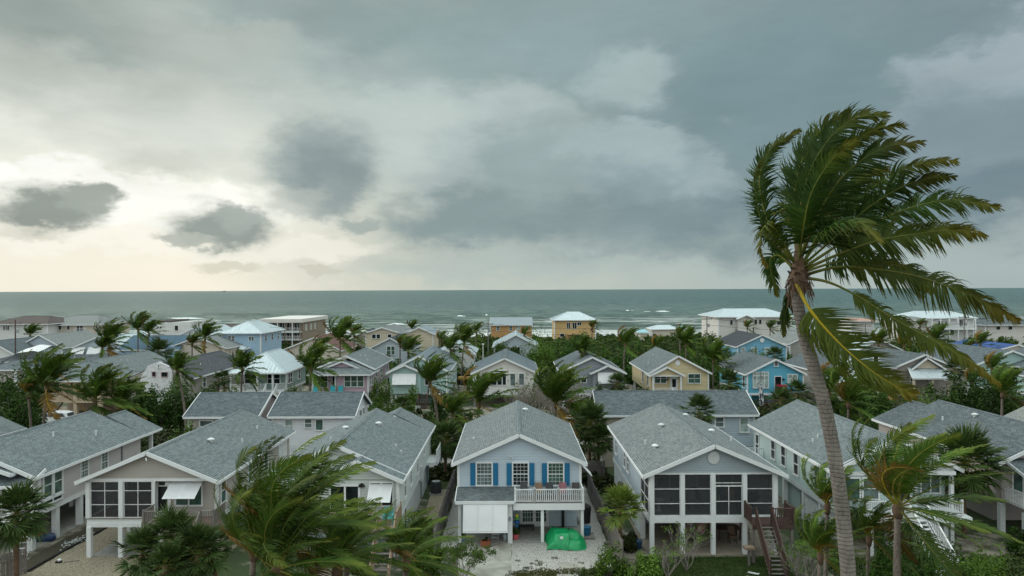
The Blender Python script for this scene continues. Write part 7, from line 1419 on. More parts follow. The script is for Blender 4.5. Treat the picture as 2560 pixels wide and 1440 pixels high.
# foreground planting
bush(5.2, 39.0, 1.25, 1.9, 'leafy green bush at the bottom edge right of the gravel court', BRIGHT, .2, 5200, .085, 201, clumps=34, group='bushes in front of the houses')
bush(7.2, 38.6, 1.2, 1.8, 'dense green bush at the left end of the lawn', BRIGHT, .2, 5600, .08, 202, clumps=34, group='bushes in front of the houses')
bush(3.9, 38.4, .8, 1.2, 'small sprawling bush on the weedy white gravel', DULL, .1, 1800, .08, 203, clumps=18, group='bushes in front of the houses'); bush(-6.1, 47.5, .8, 1.1, 'green vine shrub along the left plank fence', BROAD, .1, 2200, .09, 204, group='bushes in front of the houses'); bush(-5.8, 44.6, .9, 1.3, 'bright shrub at the near end of the left plank fence', BRIGHT, .1, 2600, .08, 205, group='bushes in front of the houses')
bush(-5.2, 40.4, 1.3, 2.2, 'light green bush left of the stained driveway', BRIGHT, .3, 4600, .085, 206, clumps=30, group='bushes in front of the houses', hollow=.3)
bare_shrub(-2.9, 39.5, 2.8, .55, 'sparse leafy sapling reaching over the driveway', 301, .75, dens=6, leaf=.075, group='bare and sparse shrubs'); bare_shrub(10.2, 41.2, 3.4, .5, 'bare branched shrub before the screened porch posts', 302, .25, dens=7, leaf=.06, group='bare and sparse shrubs', leafm=BRIGHT)
bare_shrub(8.9, 40.2, 2.4, .6, 'twiggy shrub at the left end of the lawn', 303, .1, dens=6, group='bare and sparse shrubs'); bare_shrub(16.2, 38.9, 3.0, .65, 'pale dead shrub beside the foot of the brown stairs', 304, .2, dens=8, group='bare and sparse shrubs', thick=.035); bare_shrub(17.3, 40.5, 2.6, .6, 'half leafless shrub right of the brown stairs', 305, .7, dens=6, group='bare and sparse shrubs')
bare_shrub(at(1395, 990, 86).x, 86, 7.0, .6, 'leafless grey tree in front of the mid grey house', 306, .12, group='bare and sparse shrubs', name='bare_tree', cat='tree', dens=14, leaf=.12, thick=.07); bare_shrub(at(1330, 990, 84).x, 84, 6.8, .5, 'leafless tree in front of the off white house balcony', 307, .08, group='bare and sparse shrubs', name='bare_tree', cat='tree', dens=13, leaf=.1, thick=.06); bare_shrub(at(1300, 990, 88).x, 88, 5.5, .7, 'thin bare tree right of the broad low palm', 308, .1, name='bare_tree', cat='tree', dens=8, leaf=.1, thick=.05)
bare_shrub(at(2255, 1000, 80).x, 80, 6.2, .7, 'tangle of bare branches below the pale metal porch roof', 309, .3, name='bare_tree', cat='tree', dens=12, leaf=.12, leafm=DULL, thick=.05); bare_shrub(at(2300, 1000, 84).x, 84, 5.6, .7, 'brown bare bush in front of the pale metal porch roof', 310, .2, name='bare_tree', cat='tree', dens=12, leaf=.12, leafm=DULL, thick=.05)
for i, (x, y, rx, rz, m, lb) in enumerate([(21.6, 38.5, 1.8, 2.9, BROAD, 'dark shrub below the thick based coconut palm'), (24.2, 37.5, 1.7, 1.9, BRIGHT, 'light green shrub at the foot of the white steps'), (27.5, 38.2, 2.0, 2.0, DULL, 'olive shrub right of the white steps'), (30.6, 38.8, 2.2, 2.4, BROAD, 'large dark shrub under the right house railing'), (33.6, 38.0, 2.0, 3.4, BROAD, 'tall dark shrub in the bottom right corner'), (29.0, 36.6, 1.8, 1.3, BRIGHT, 'low bright shrub at the bottom edge on the right'), (25.8, 35.6, 1.5, 1.2, DULL, 'scrubby low shrub at the bottom edge below the white steps'), (14.9, 33.8, .9, 2.0, BRIGHT, 'round green shrub at the bottom edge left of the tall palm trunk'), (23.0, 34.2, 1.8, 3.9, BRIGHT, 'tall light green shrub at the bottom edge under the thick based palm'), (17.2, 32.2, 1.5, 4.0, BROAD, 'leafy shrub at the bottom edge right of the tall palm trunk'), (20.2, 33.6, 1.9, 4.2, BROAD, 'dark shrub at the bottom edge hiding the palm trunks'), (18.3, 35.2, 1.5, 4.0, BROAD, 'dark shrub behind the tall palm trunk at the bottom'), (31.8, 43.2, 1.6, 2.0, BROAD, 'shrub in the gap between the mint and the right house'),
        (-9.6, 30.5, 1.6, 3.6, BROAD, 'dark shrub under the large coconut crown at the bottom edge'), (-12.5, 33.0, 1.8, 2.4, BROAD, 'dark green shrub between the fan palm cluster and the large coconut crown'), (-30.6, 38.0, 1.2, 4.2, BRIGHT, 'yellow green shrub in the bottom left corner'), (-24.0, 34.2, 1.0, .9, BRIGHT, 'small leafy plant at the bottom edge of the gravel yard'), (19.2, 44.5, 1.0, 2.1, BROAD, 'leafy shrub between the brown landing and the mint house'), (7.3, 44.6, .7, .9, DULL, 'low brown shrub against the plank fence')]):
    bush(x, y, rx, rz, lb, m, .1, 4200, .09, 220+i, clumps=34, group='bushes in front of the houses')
# the coastal thicket and the scrub between houses: too dense to tell plants apart
def thicket(name, regs, m, leaf, seed, per=70):
    r = np.random.default_rng(seed); base = [leaf_cloud(seed+i, 620, 1, 1, 1, leaf, 18, .5) for i in range(5)]; V = []
    for (x0, x1, y0, y1, h0, h1, n) in regs:
        for i in range(n):
            x, y = r.uniform(x0, x1), r.uniform(y0, y1); s = r.uniform(1.3, 2.9); h = r.uniform(h0, h1); b = base[r.integers(0, 5)].reshape(-1, 4, 3); c = b.mean(axis=1, keepdims=True); th = r.uniform(0, 6.28); R_ = np.array([[math.cos(th), -math.sin(th), 0], [math.sin(th), math.cos(th), 0], [0, 0, 1]])
            cc = c*np.array((s, s, h)); bb = (b-c)*1.35+cc; V.append((bb.reshape(-1, 3)@R_.T)+np.array((x, y, -.1)))
    V = np.concatenate(V); o = link(name, cloud_mesh(name, V, m)); return tag(o, kind='stuff')
thicket('coastal_scrub', [(-20, 60, 172, 200, 2.6, 4.4, 170), (-60, 110, 205, 240, 1.4, 2.6, 150), (60, 150, 165, 195, 2.0, 4.0, 110), (-45, -8, 165, 192, 2.0, 4.0, 60), (-150, -60, 176, 194, 1.5, 2.6, 60), (90, 175, 200, 232, 1.6, 2.8, 70)], SEAG, .22, 500)
thicket('scrub_foliage', [(3, 48, 116, 140, 3.0, 5.2, 70), (8, 56, 140, 172, 3.0, 5.2, 60), (-34, 3, 119, 136, 2.0, 4.2, 25)], DULL, .17, 560)
thicket('bright_foliage', [(3, 48, 116, 150, 3.0, 5.6, 40), (-50, 3, 119, 150, 2.0, 4.6, 25)], BRIGHT, .15, 580)
thicket('thicket_foliage', [(3, 48, 116, 140, 3.0, 5.4, 70), (8, 56, 140, 172, 3.0, 5.0, 70), (-34, 3, 119, 136, 2.0, 4.6, 40), (56, 100, 126, 150, 2.6, 4.4, 90), (-52, -24, 118, 145, 2.2, 4.6, 50)], BROAD, .19, 520)
thicket('garden_undergrowth', [(-9, 7, 69, 74, .5, 1.9, 26), (-14, -10, 68, 73, .5, 1.6, 8), (6.2, 8, 58, 64, .5, 1.8, 8), (-7.2, -5.2, 61, 64, .4, 1.4, 6), (-44, 10, 80.5, 90, .5, 2.2, 44), (30, 66, 80, 92, 1.0, 3.2, 70), (-50, -44, 80, 90, .8, 2.2, 12), (26, 70, 62, 74, .8, 2.8, 70), (-62, -50, 60, 74, 1.0, 3.4, 26), (-40, -31, 62, 74, 1.0, 3.6, 22), (9, 30, 82, 92, .4, 2.0, 30), (-100, -60, 96, 130, 1, 3, 60), (66, 100, 85, 97, 1.5, 3.6, 50), (-31, -30, 62, 72, 2, 4, 6)], DULL, .16, 540)
# ================================================================ small things
def plank_fence(label, pts, h=1.75, w=.14, name='plank_fence', m=None, z0=.03):
    """fence of separate upright boards on two rails"""
    m = m or OLDWOOD; r = thing(name, label, 'fence', (pts[0][0], pts[0][1], 0)); rd = random.Random(int(pts[0][0]*10))
    for (x0, y0), (x1, y1) in zip(pts, pts[1:]):
        L = math.hypot(x1-x0, y1-y0); n = int(L/w); a = math.atan2(y1-y0, x1-x0); mes = [shared(('fb', m.name, k, h), lambda: MB().prism([(-w/2+.008, 0), (w/2-.008, 0), (w/2-.008, h-.05*k), (w/2-.04, h-.05*k+.04), (-w/2+.04, h-.05*k+.04), (-w/2+.008, h-.05*k)], 'Y', -.01, .012).mesh('fence_board', m)) for k in range(3)]
        for i in range(n): t = (i+.5)/n; o = link('fence_board', mes[rd.randrange(3)], r); o.location = (x0+(x1-x0)*t-pts[0][0], y0+(y1-y0)*t-pts[0][1], z0); o.rotation_euler = (rd.gauss(0, .012), rd.gauss(0, .012), a)
        off = Vector((math.sin(a), -math.cos(a), 0))*.035
        for z in (.35, h-.35): MB().bar(Vector((x0, y0, z))+off, Vector((x1, y1, z))+off, .04, .09).build('fence_rail', m, r)
        for i in range(int(L/2.4)+1): t = min(1, i*2.4/L); post(r, x0+(x1-x0)*t+off.x*1.6, y0+(y1-y0)*t+off.y*1.6, 0, h-.05, .09, m, 'fence_post')
    return r
plank_fence('weathered plank fence between the blue shuttered house and the screened porch house', [(6.45, 41.6), (6.22, 50), (6.15, 57.5)]); plank_fence('weathered plank fence left of the blue shuttered house', [(-4.95, 43.6), (-4.85, 58)]); plank_fence('grey picket fence in the bottom left corner beside the gravel yard', [(-31.5, 36.8), (-29.0, 40.2), (-28.6, 41.2)], 1.55, .12)
plank_fence('low board fence glimpsed behind the left palms', [(-50, 86), (-41, 86)], 1.6, .3); plank_fence('dark fence behind the fan palms at the court', [(5.2, 60.5), (8.0, 60.8)], 1.7, .2)
def pot(x, y, z, r0, h, c, label, plant=BROAD, square=False, n=260, ph=.4, leafy=.9):
    t = thing('plant_pot', label, 'plant pot', (x, y, z), 'plant pots by the porch'); m = MB()
    if square: m.box(x-r0, x+r0, y-r0*.7, y+r0*.7, z, z+h); m.box(x-r0*1.1, x+r0*1.1, y-r0*.8, y+r0*.8, z+h, z+h+.04)
    else: m.lathe([(r0*.72, z), (r0, z+h*.9), (r0*1.12, z+h*.9), (r0*1.12, z+h), (r0*.9, z+h), (r0*.88, z+h*.85)], x, y, 14)
    m.build('pot', plain('glaze_%d' % int(x*100+900), c, .5), t); o = link('plant', cloud_mesh('plant', leaf_cloud(abs(int(x*10))+60, n, r0*1.3, r0*1.3, ph, .05, 10, .3), plant), t, (0, 0, h*.9)); return t
def P2(px, py, z=.05): return gnd(px, py, z)
for px, py, r0, h, c, lb, kw in ((1158, 1353, .16, .3, C(.08, .22, .38), 'blue pot with a straggly plant at the left porch post', dict(ph=.6)), (1212, 1364, .3, .28, C(.30, .085, .04), 'square terracotta planter on the driveway edge', dict(square=True, plant=DULL, ph=.25)), (1261, 1350, .19, .42, C(.42, .52, .55), 'pale blue grey pot left of the numbered post', dict(plant=DULL, ph=.3)), (1287, 1348, .24, .36, C(.55, .11, .13), 'pink pot with a bushy plant right of the numbered post', dict(n=520, ph=.6))):
    c_ = P2(px, py); pot(c_.x, c_.y, .05, r0, h, c, lb, **kw)
def misc():
    # green tarpaulin over a small boat
    c = P2(1408, 1362, 0); t = thing('tarpaulin', 'bright green tarpaulin draped over a boat beside the porch', 'tarpaulin', (c.x, c.y, 0)); nx, ny = 64, 44; V = []; r = np.random.default_rng(4); 
    for j in range(ny+1):
        for i in range(nx+1):
            u, v = i/nx, j/ny; x = c.x-1.32+2.75*u+(.12*math.sin(v*5)); y = c.y-1.0+2.3*v+.1*math.sin(u*7)
            e = min(u, 1-u)*2.75; f = min(v, 1-v)*2.3; top = .92+.16*math.sin(u*3.1+.4)-.1*abs(v-.5)*2; dz = min(1, e/.55)*min(1, f/.5); z = top*dz**.55+.06*math.sin(u*23+v*9)*(1-dz)*1.2+.035*math.sin(u*13-v*17)+.05*math.sin(v*21+u*4)*(.3+.7*(1-dz)); 
            if u > .55 and v < .35: z *= .6
            V.append(((x-c.x)*.92, y-c.y, max(.02, z*.85)))
    i = np.arange((nx+1)*(ny+1)).reshape(ny+1, nx+1); Q = np.stack([i[:-1, :-1], i[:-1, 1:], i[1:, 1:], i[1:, :-1]], -1).reshape(-1, 4); V = np.array(V)
    def tb(g, p):
        n = g.noise(ocoord(g), 3.5, 5, .6, .8); g.put(p.inputs['Base Color'], g.mix(g.maprange(n, .35, .7), C(.0, .30, .095), C(.0, .2, .065))); p.inputs['Roughness'].default_value = .45; bump(g, p, n, .06, .8)
    GT = mat('green_tarp', tb)
    link('cover', npmesh('cover', V, Q, GT, smooth=True), t); BL = plain('tarp_hole', C(.02, .035, .03), .8)
    def zat(x, y): k = int(np.argmin((V[:, 0]-x)**2+(V[:, 1]-y)**2)); return float(V[k, 2])
    for x, y, s in ((.35, .6, .09), (.62, .75, .06), (.3, .3, .06), (-.9, .75, .07), (-.7, .8, .08)):
        m = MB(); m.lathe([(s, zat(x, y)+.015), (s*.6, zat(x, y)+.04), (.01, zat(x, y)+.04)], c.x+x, c.y+y, 7); m.build('dark_patch', BL, t)
    m = MB(); z = zat(-.22, -.62); m.box(c.x-.32, c.x-.12, c.y-.75, c.y-.73, z-.02, z+.14); m.build('white_tag', WHITEP, t)
    # parrot windsock hanging on the porch
    c = at(1290, 1300, 46.6); t = thing('windsock', 'blue, green and yellow hanging ornament beside the numbered post', 'hanging ornament', (c.x, c.y, c.z)); 
    for dz, rr, col, n in ((.3, .13, C(.65, .6, .05), 'yellow_band'), (.12, .16, C(.1, .4, .1), 'green_band'), (-.12, .2, C(.01, .11, .4), 'blue_band'), (-.38, .1, C(.01, .16, .3), 'tail')):
        m = MB(); m.lathe([(rr*.5, c.z+dz-.14), (rr, c.z+dz-.02), (rr*.8, c.z+dz+.1)], c.x, c.y, 10); m.build(n, plain('sock_'+n, col, .6), t)
    MB().tube([(c.x, c.y, c.z+.35), (c.x, c.y, 2.3)], .006, 4).build('string', BLACK, t)
    # bench by the french doors, shelf unit, dark bin, blue pail
    c = P2(1313, 1326); t = thing('bench', 'low black bench in front of the glazed doors', 'bench', (c.x, c.y, .05)); m = MB(); m.box(c.x-.55, c.x+.55, c.y-.2, c.y+.2, .32, .4); m.build('seat', BLACK, t)
    for dx in (-.48, .48): MB().box(c.x+dx-.04, c.x+dx+.04, c.y-.18, c.y+.18, .05, .32).build('leg', BLACK, t)
    c = P2(1236, 1346); t = thing('shelf_stand', 'slim white stepped shelf stand under the louvred panels', 'shelf', (c.x, c.y, .05)); 
    for k in range(4): MB().box(c.x-.22, c.x+.22, c.y-.12, c.y+.12, .1+k*.22, .13+k*.22).build('shelf', WHITEP, t)
    for dx in (-.22, .2): MB().box(c.x+dx, c.x+dx+.02, c.y-.12, c.y+.12, .05, .98).build('side', WHITEP, t)
    c = P2(1461, 1306, 0); t = thing('covered_grill', 'black covered grill beside the right porch post', 'grill', (c.x, c.y, 0)); m = MB(); m.lathe([(.36, 0), (.38, .5), (.42, .9), (.40, 1.15), (.2, 1.32), (.02, 1.36)], c.x, c.y, 9); m.build('cover', plain('black_fabric_cover', C(.012, .012, .014), .7), t)
    c = P2(1464, 1340, 0); t = thing('storage_tub', 'blue plastic tub on a grey pallet at the right porch post', 'tub', (c.x, c.y, 0)); m = MB(); m.lathe([(.26, .1), (.31, .6), (.33, .6), (.33, .64), (.29, .64)], c.x, c.y, 14); m.build('tub', plain('blue_tub', C(.01, .13, .25), .4), t); MB().box(c.x-.45, c.x+.5, c.y-.7, c.y+.5, 0, .1).build('pallet', OLDWOOD, t)
    # balcony clutter
    for k, px in enumerate((1308, 1345, 1372, 1405, 1438)):
        c = at(px, 1250, 46.8); col = (C(.05, .05, .055), C(.22, .14, .09), C(.04, .04, .05), C(.28, .12, .14), C(.06, .05, .05))[k]; t = thing('balcony_chair', ['black chair at the left end of the white balcony', 'wooden chair second from the left on the white balcony', 'dark chair in the middle of the white balcony', 'pink cushioned chair on the white balcony', 'dark chair at the right end of the white balcony'][k], 'chair', (c.x, 46.8, 2.66), 'chairs on the white balcony'); mm = plain('seat_%d' % k, col, .6)
        MB().box(c.x-.25, c.x+.25, 46.55, 47.0, 3.05, 3.11).build('seat', mm, t); MB().prism([(46.98, 3.11), (47.03, 3.11), (47.16, 3.6), (47.11, 3.6)], 'X', c.x-.25, c.x+.25).build('backrest', mm, t)
        for dx in (-.22, .22):
            for yy in (46.58, 46.97): MB().box(c.x+dx-.02, c.x+dx+.02, yy-.02, yy+.02, 2.66, 3.05).build('leg', mm, t)
    # air conditioner and its slab
    t = thing('air_conditioner', 'black air conditioning unit on the side path of the sage house', 'air conditioner', (-6.25, 57.0, 0)); m = MB(); m.lathe([(.42, .12), (.42, .98), (.38, 1.02), (.38, .98)], -6.25, 57.0, 20); m.build('casing', plain('ac_black', C(.03, .035, .04), .5), t); MB().box(-6.75, -5.75, 56.5, 57.5, 0, .1).build('base_slab', CONC, t)
    g = MB()
    for i in range(8): g.tube([(-6.25+.35*k/6*math.cos(i*math.pi/8)*2-.0, 57+.35*k/6*math.sin(i*math.pi/8)*2, 1.04) for k in (-3, 0, 3)], .012, 4)
    g.build('fan_grille', TRIM2, t, kind='stuff')
    for i in range(24): 
        a = i*math.pi/12; o = link('fin', shared('acfin', lambda: MB().box(.42, .435, -.02, .02, .15, .95).mesh('fin', plain('ac_fin', C(.07, .08, .085), .4))), t); o.rotation_euler = (0, 0, a)
    # teal chair on the sage deck
    c = at(969, 1290, 42.4); t = thing('deck_chair', 'teal slatted chair on the tan deck of the sage house', 'chair', (c.x, 42.4, 2.4)); TE = plain('teal_plastic', C(.10, .38, .35), .5)
    for i in range(5): MB().box(c.x-.26+i*.11, c.x-.17+i*.11, 42.62, 42.66, 2.85, 3.4).build('back_slat', TE, t)
    for i in range(5): MB().box(c.x-.28, c.x+.28, 42.15+i*.1, 42.23+i*.1, 2.8, 2.83).build('seat_slat', TE, t)
    for dx in (-.27, .27):
        for yy in (42.17, 42.6): MB().box(c.x+dx-.03, c.x+dx+.03, yy-.03, yy+.03, 2.4, 3.0).build('leg', TE, t)
        MB().box(c.x+dx-.05, c.x+dx+.05, 42.1, 42.65, 3.0, 3.04).build('armrest', TE, t)
    # screened porch furniture
    def chair(x, y, z, c, label, s=1.0, grp='chairs on the wide screened porch', name='porch_chair'):
        t = thing(name, label, 'chair', (x, y, z), grp); mm = plain('cloth_%d' % int(x*10+y*100), c, .8); MB().box(x-.3*s, x+.3*s, y-.3*s, y+.25*s, z+.36, z+.5).build('seat', mm, t); MB().prism([(y+.2*s, z+.5), (y+.3*s, z+.5), (y+.42*s, z+1.0), (y+.34*s, z+1.02)], 'X', x-.28*s, x+.28*s).build('backrest', mm, t)
        for dx in (-.27, .27):
            for dy in (-.26, .22): MB().box(x+dx*s-.02, x+dx*s+.02, y+dy*s-.02, y+dy*s+.02, z, z+.36).build('leg', BLACK, t)
        for dx in (-.33, .33): MB().box(x+dx*s-.03, x+dx*s+.03, y-.25*s, y+.25*s, z+.6, z+.64).build('armrest', BLACK, t)
    chair(9.9, 45.2, 2.42, C(.42, .42, .42), 'pale chair behind the left screen of the wide porch'); chair(11.6, 45.3, 2.42, C(.38, .38, .37), 'pale cushioned chair behind the second screen'); chair(12.0, 46.1, 2.42, C(.04, .045, .05), 'dark high chair behind the second screen'); chair(14.2, 45.5, 2.42, C(.4, .3, .12), 'chair with a tan cushion behind the screen door')
    t = thing('porch_table', 'white pedestal table behind the left screen of the wide porch', 'table', (9.35, 44.8, 2.42)); MB().lathe([(.38, 3.1), (.38, 3.14)], 9.35, 44.8, 14).build('tabletop', WHITEP, t); MB().lathe([(.2, 2.42), (.1, 2.5), (.08, 3.1)], 9.35, 44.8, 10).build('pedestal', WHITEP, t)
    t = thing('ping_pong_table', 'folded blue table behind the screen door', 'table', (13.8, 46.2, 2.42)); MB().box(13.3, 14.5, 46.1, 46.16, 3.0, 3.6).build('tabletop', plain('table_blue', C(.02, .14, .2)), t); [MB().box(x, x+.05, 46.1, 46.16, 2.42, 3.0).build('leg', BLACK, t) for x in (13.35, 14.4)]
    bush(15.6, 45.6, .5, .7, 'potted green plant behind the right screen of the wide porch', BROAD, .35, 700, .08, 261, 'potted_plant', 'plant', z=2.42)
    bush(9.0, 45.9, .3, 1.0, 'tall potted plant in the left corner of the wide porch', BROAD, .3, 500, .08, 262, 'potted_plant', 'plant', z=2.42)
    # below the porch
    c = gnd(1750, 1350, .04); t = thing('swing_seat', 'pink patterned hanging seat under the wide porch', 'swing seat', (c.x, c.y, .75)); 
    def pk(g, p):
        v = g.new('ShaderNodeTexVoronoi', feature='DISTANCE_TO_EDGE'); g.put(v.inputs['Vector'], ocoord(g)); v.inputs['Scale'].default_value = 9; g.put(p.inputs['Base Color'], g.mix(g.maprange(v.outputs[0], .05, .16), C(.6, .5, .45), C(.45, .03, .1)))
    m = MB(); m.tube([(c.x-.08, c.y, .5), (c.x, c.y+.1, .85), (c.x+.1, c.y+.2, 1.25)], [.2, .28, .2], 12); m.build('cushion', mat('pink_pattern', pk), t, smooth=True); m = MB(); m.tube([(c.x-.35, c.y, .75), (c.x-.1, c.y-.1, .42), (c.x+.25, c.y, .6), (c.x+.45, c.y+.1, 1.1)], .03, 6); m.tube([(c.x+.45, c.y+.1, 1.1), (c.x+.1, c.y+.2, 2.0)], .01, 4); m.tube([(c.x-.35, c.y, .75), (c.x+.1, c.y+.2, 2.0)], .01, 4); m.build('frame', NEWW, t)
    c = gnd(1822, 1350, .04); t = thing('dining_table', 'brown wooden table under the wide porch', 'table', (c.x, c.y, .04)); MB().box(c.x-.75, c.x+.75, c.y-.1, c.y+.9, .72, .78).build('tabletop', BROWNW, t); [MB().box(c.x+dx-.04, c.x+dx+.04, c.y+dy-.04, c.y+dy+.04, .04, .72).build('leg', BROWNW, t) for dx in (-.68, .68) for dy in (-.02, .8)]
    for k, (dx, dy) in enumerate(((-1.1, .3), (1.1, .3), (0, -.5))): 
        chair(c.x+dx, c.y+dy, .04, C(.14, .09, .06), ['brown chair left of the wooden table under the porch', 'brown chair right of the wooden table under the porch', 'brown chair in front of the wooden table under the porch'][k], .8, 'chairs under the wide porch', 'garden_chair')
    c = gnd(1716, 1355, .04); chair(c.x, c.y, .04, C(.25, .2, .15), 'wicker armchair left of the pink hanging seat', .9, 'chairs under the wide porch', 'garden_chair')
    t = thing('rubbish_bag', 'black rubbish bag slumped against the left porch pile', 'bag', (7.75, 45.6, 0)); MB().lathe([(.3, 0), (.42, .25), (.36, .55), (.12, .75), (.16, .85)], 7.75, 45.6, 9).build('sack', BLACK, t, smooth=True); t = thing('blue_bucket', 'dark blue bucket beside the black rubbish bag', 'bucket', (8.0, 44.8, 0)); MB().lathe([(.2, 0), (.28, .5), (.3, .5), (.26, .46)], 8.0, 44.8, 12).build('bucket', plain('navy', C(.01, .05, .14), .5), t)
    t = thing('flood_debris', 'broken white boards at the foot of the brown stairs', 'board', (14.0, 40.4, 0)); MB().bar((13.7, 40.8, .08), (14.2, 40.4, .12), .2, .03).build('board', TRIM2, t); MB().bar((13.4, 40.2, .06), (13.9, 39.9, .1), .2, .03).build('splinter', TRIM2, t)
    c = at(1745, 1341, 42.0); t = thing('birdhouse', 'small tan roofed bird feeder on a wooden pole near the brown stairs', 'bird feeder', (14.15, 42.0, 0)); MB().box(14.09, 14.21, 41.94, 42.06, 0, 1.0).build('pole', OLDWOOD, t); MB().box(13.85, 14.45, 41.75, 42.25, 1.0, 1.14).build('tray', NEWW, t)
    for x, y, s, lb in ((7.15, 51.5, .45, 'dark round bin behind the yellow green fan palm'),): t = thing('bin', lb, 'bin', (x, y, 0)); MB().lathe([(s*.8, 0), (s, .8), (s*1.05, .82), (s*1.05, .9), (s*.5, .97)], x, y, 16).build('drum', plain('dark_drum', C(.05, .06, .065), .5), t)
    # left yard: kayak pile, bed frame, branches, hose
    c = gnd(92, 1352, 0); t = thing('kayak', 'orange and blue kayak lying under the grey house at the left', 'kayak', (c.x, c.y, .03)); m = MB(); m.tube([(c.x-1.3, c.y+.2, .2), (c.x-.8, c.y+.1, .28), (c.x, c.y, .32), (c.x+.5, c.y, .25), (c.x+.8, c.y, .18)], [.05, .28, .36, .25, .04], 12); m.build('hull', plain('kayak_orange', C(.36, .04, .012), .5), t, smooth=True); m = MB(); m.tube([(c.x-1.0, c.y+.1, .16), (c.x, c.y-.05, .18), (c.x+1.0, c.y, .2), (c.x+1.2, c.y, .22)], [.1, .34, .3, .05], 12); m.build('deck', plain('kayak_blue', C(.008, .035, .11), .5), t, smooth=True)
    c = gnd(45, 1398, 0); t = thing('metal_headboard', 'white metal bedstead leaning behind the corner fence', 'bed frame', (c.x, c.y, 0)); m = MB()
    for k in range(4): m.bar((c.x-.6+k*.08, c.y+.3*k*.3, .25+k*.33), (c.x+.45+k*.08, c.y+.3*k*.3, .35+k*.33), .04, .04)
    m.build('crossbars', WHITEP, t); [MB().bar((c.x+dx, c.y, 0), (c.x+dx+.32, c.y+.4, 1.5), .05, .05).build('side_post', WHITEP, t) for dx in (-.6, .4)]
    c = gnd(146, 1407, 0); t = thing('toy', 'small grey and white object lying on the tan gravel', 'toy', (c.x, c.y, 0)); MB().box(c.x-.2, c.x+.12, c.y-.1, c.y+.1, .0, .12).build('body', BLACK, t); MB().lathe([(.1, .12), (.12, .2), (.02, .26)], c.x, c.y, 8).build('lid', WHITEP, t); MB().bar((c.x+.3, c.y+.05, .03), (c.x+1.1, c.y+.25, .05), .04, .03).build('stick', OLDWOOD, t)
    t = thing('garden_hose', 'blue hose hanging by the lattice of the grey house', 'hose', (-30.6, 52.0, 0)); MB().tube([(-30.55, 52.2, 1.3), (-30.5, 52.9, 1.1), (-30.45, 53.6, .55), (-30.4, 54.6, .4), (-30.4, 55.4, .55)], .035, 6).build('tube', plain('hose_blue', C(.03, .12, .17), .5), t)
    t = thing('stone_pile', 'scattered pale coral stones on the mulch strip', 'stones', (-29.2, 47, 0)); m = MB(); rr = random.Random(9)
    for k in range(60): x, y = -29.1+rr.gauss(0, .28), 46.4+rr.gauss(0, .75); e = rr.uniform(.04, .16); m.bar((x, y, .03), (x+e, y+rr.uniform(-.1, .1), rr.uniform(.03, .1)), .06, .04)
    m.build('stones', TRIM2, t, kind='stuff'); t = thing('garden_edging', 'dark plastic edging between mulch and gravel', 'edging', (-28.9, 41, 0)); MB().tube([(-28.75, 41.2, .06), (-28.6, 46, .06), (-28.35, 52, .06), (-28.1, 60, .06)], .07, 6).build('strip', BLACK, t)
    t = thing('storage_clutter', 'dark covered mower standing under the grey house', 'mower', (-31.6, 52, .03)); MB().lathe([(.5, .03), (.55, .5), (.4, .8), (.1, .9)], -31.6, 52, 9).build('cover', BLACK, t); MB().lathe([(.22, .1), (.26, .35), (.2, .6)], -31.1, 51.8, 10).build('wheel', plain('old_tyre', C(.06, .06, .04)), t)
    # inside the taupe screened porch
    t = thing('wicker_sofa', 'pale rounded sofa behind the screens of the taupe house', 'sofa', (-24.6, 45.6, 2.38)); WK = plain('wicker', C(.34, .31, .28), .8); MB().box(-25.5, -23.6, 45.0, 45.7, 2.5, 2.85).build('seat', WK, t); MB().prism([(45.7, 2.6), (45.85, 2.6), (45.95, 3.35), (45.8, 3.35)], 'X', -25.5, -23.6).build('backrest', WK, t); [MB().box(x, x+.15, 45.0, 45.8, 2.42, 3.05).build('armrest', WK, t) for x in (-25.65, -23.6)]
    t = thing('porch_grill', 'dark barbecue behind the right screen of the taupe house', 'grill', (-23.2, 46.2, 2.38)); MB().box(-23.7, -22.7, 46.0, 46.5, 3.1, 3.35).build('lid', BLACK, t); MB().box(-23.6, -22.8, 46.05, 46.45, 2.42, 3.1).build('cabinet', BLACK, t)
misc()
def pole(px, ptop, Y, label, arm=True, r=.14):
    c = at(px, ptop, Y); t = thing('utility_pole', label, 'utility pole', (c.x, Y, 0), 'utility poles'); MB().tube([(c.x, Y, 0), (c.x, Y, c.z)], [r, r*.7], 8).build('pole', wood('pole_wood_%d' % px, C(.17, .16, .15)) if px > 100 else BROWNW, t)
    if arm:
        MB().bar((c.x-1.1, Y, c.z-.7), (c.x+1.1, Y, c.z-.7), .12, .12).build('crossarm', OLDWOOD, t)
        for dx in (-1, 0, 1): MB().lathe([(.05, c.z-.64), (.07, c.z-.5), (.03, c.z-.42)], c.x+dx, Y, 6).build('insulator', BLACK, t)
        MB().lathe([(.22, c.z-2.4), (.24, c.z-2.3), (.24, c.z-1.7), (.1, c.z-1.6)], c.x+.38, Y, 10).build('transformer', plain('transformer_grey', C(.3, .32, .33)), t)
    return c
pc = [pole(38, 800, 128, 'reddish utility pole standing among the grey roofs at the left'), pole(1220, 803, 150, 'pale utility pole left of the orange house'), pole(1767, 790, 152, 'utility pole left of the cream shore house'), pole(2410, 786, 150, 'pale utility pole in front of the long white shore house'), pole(2163, 808, 150, 'thin utility pole glimpsed behind the drooping leaf'), pole(2467, 812, 175, 'far utility pole right of the long white shore house', False)]
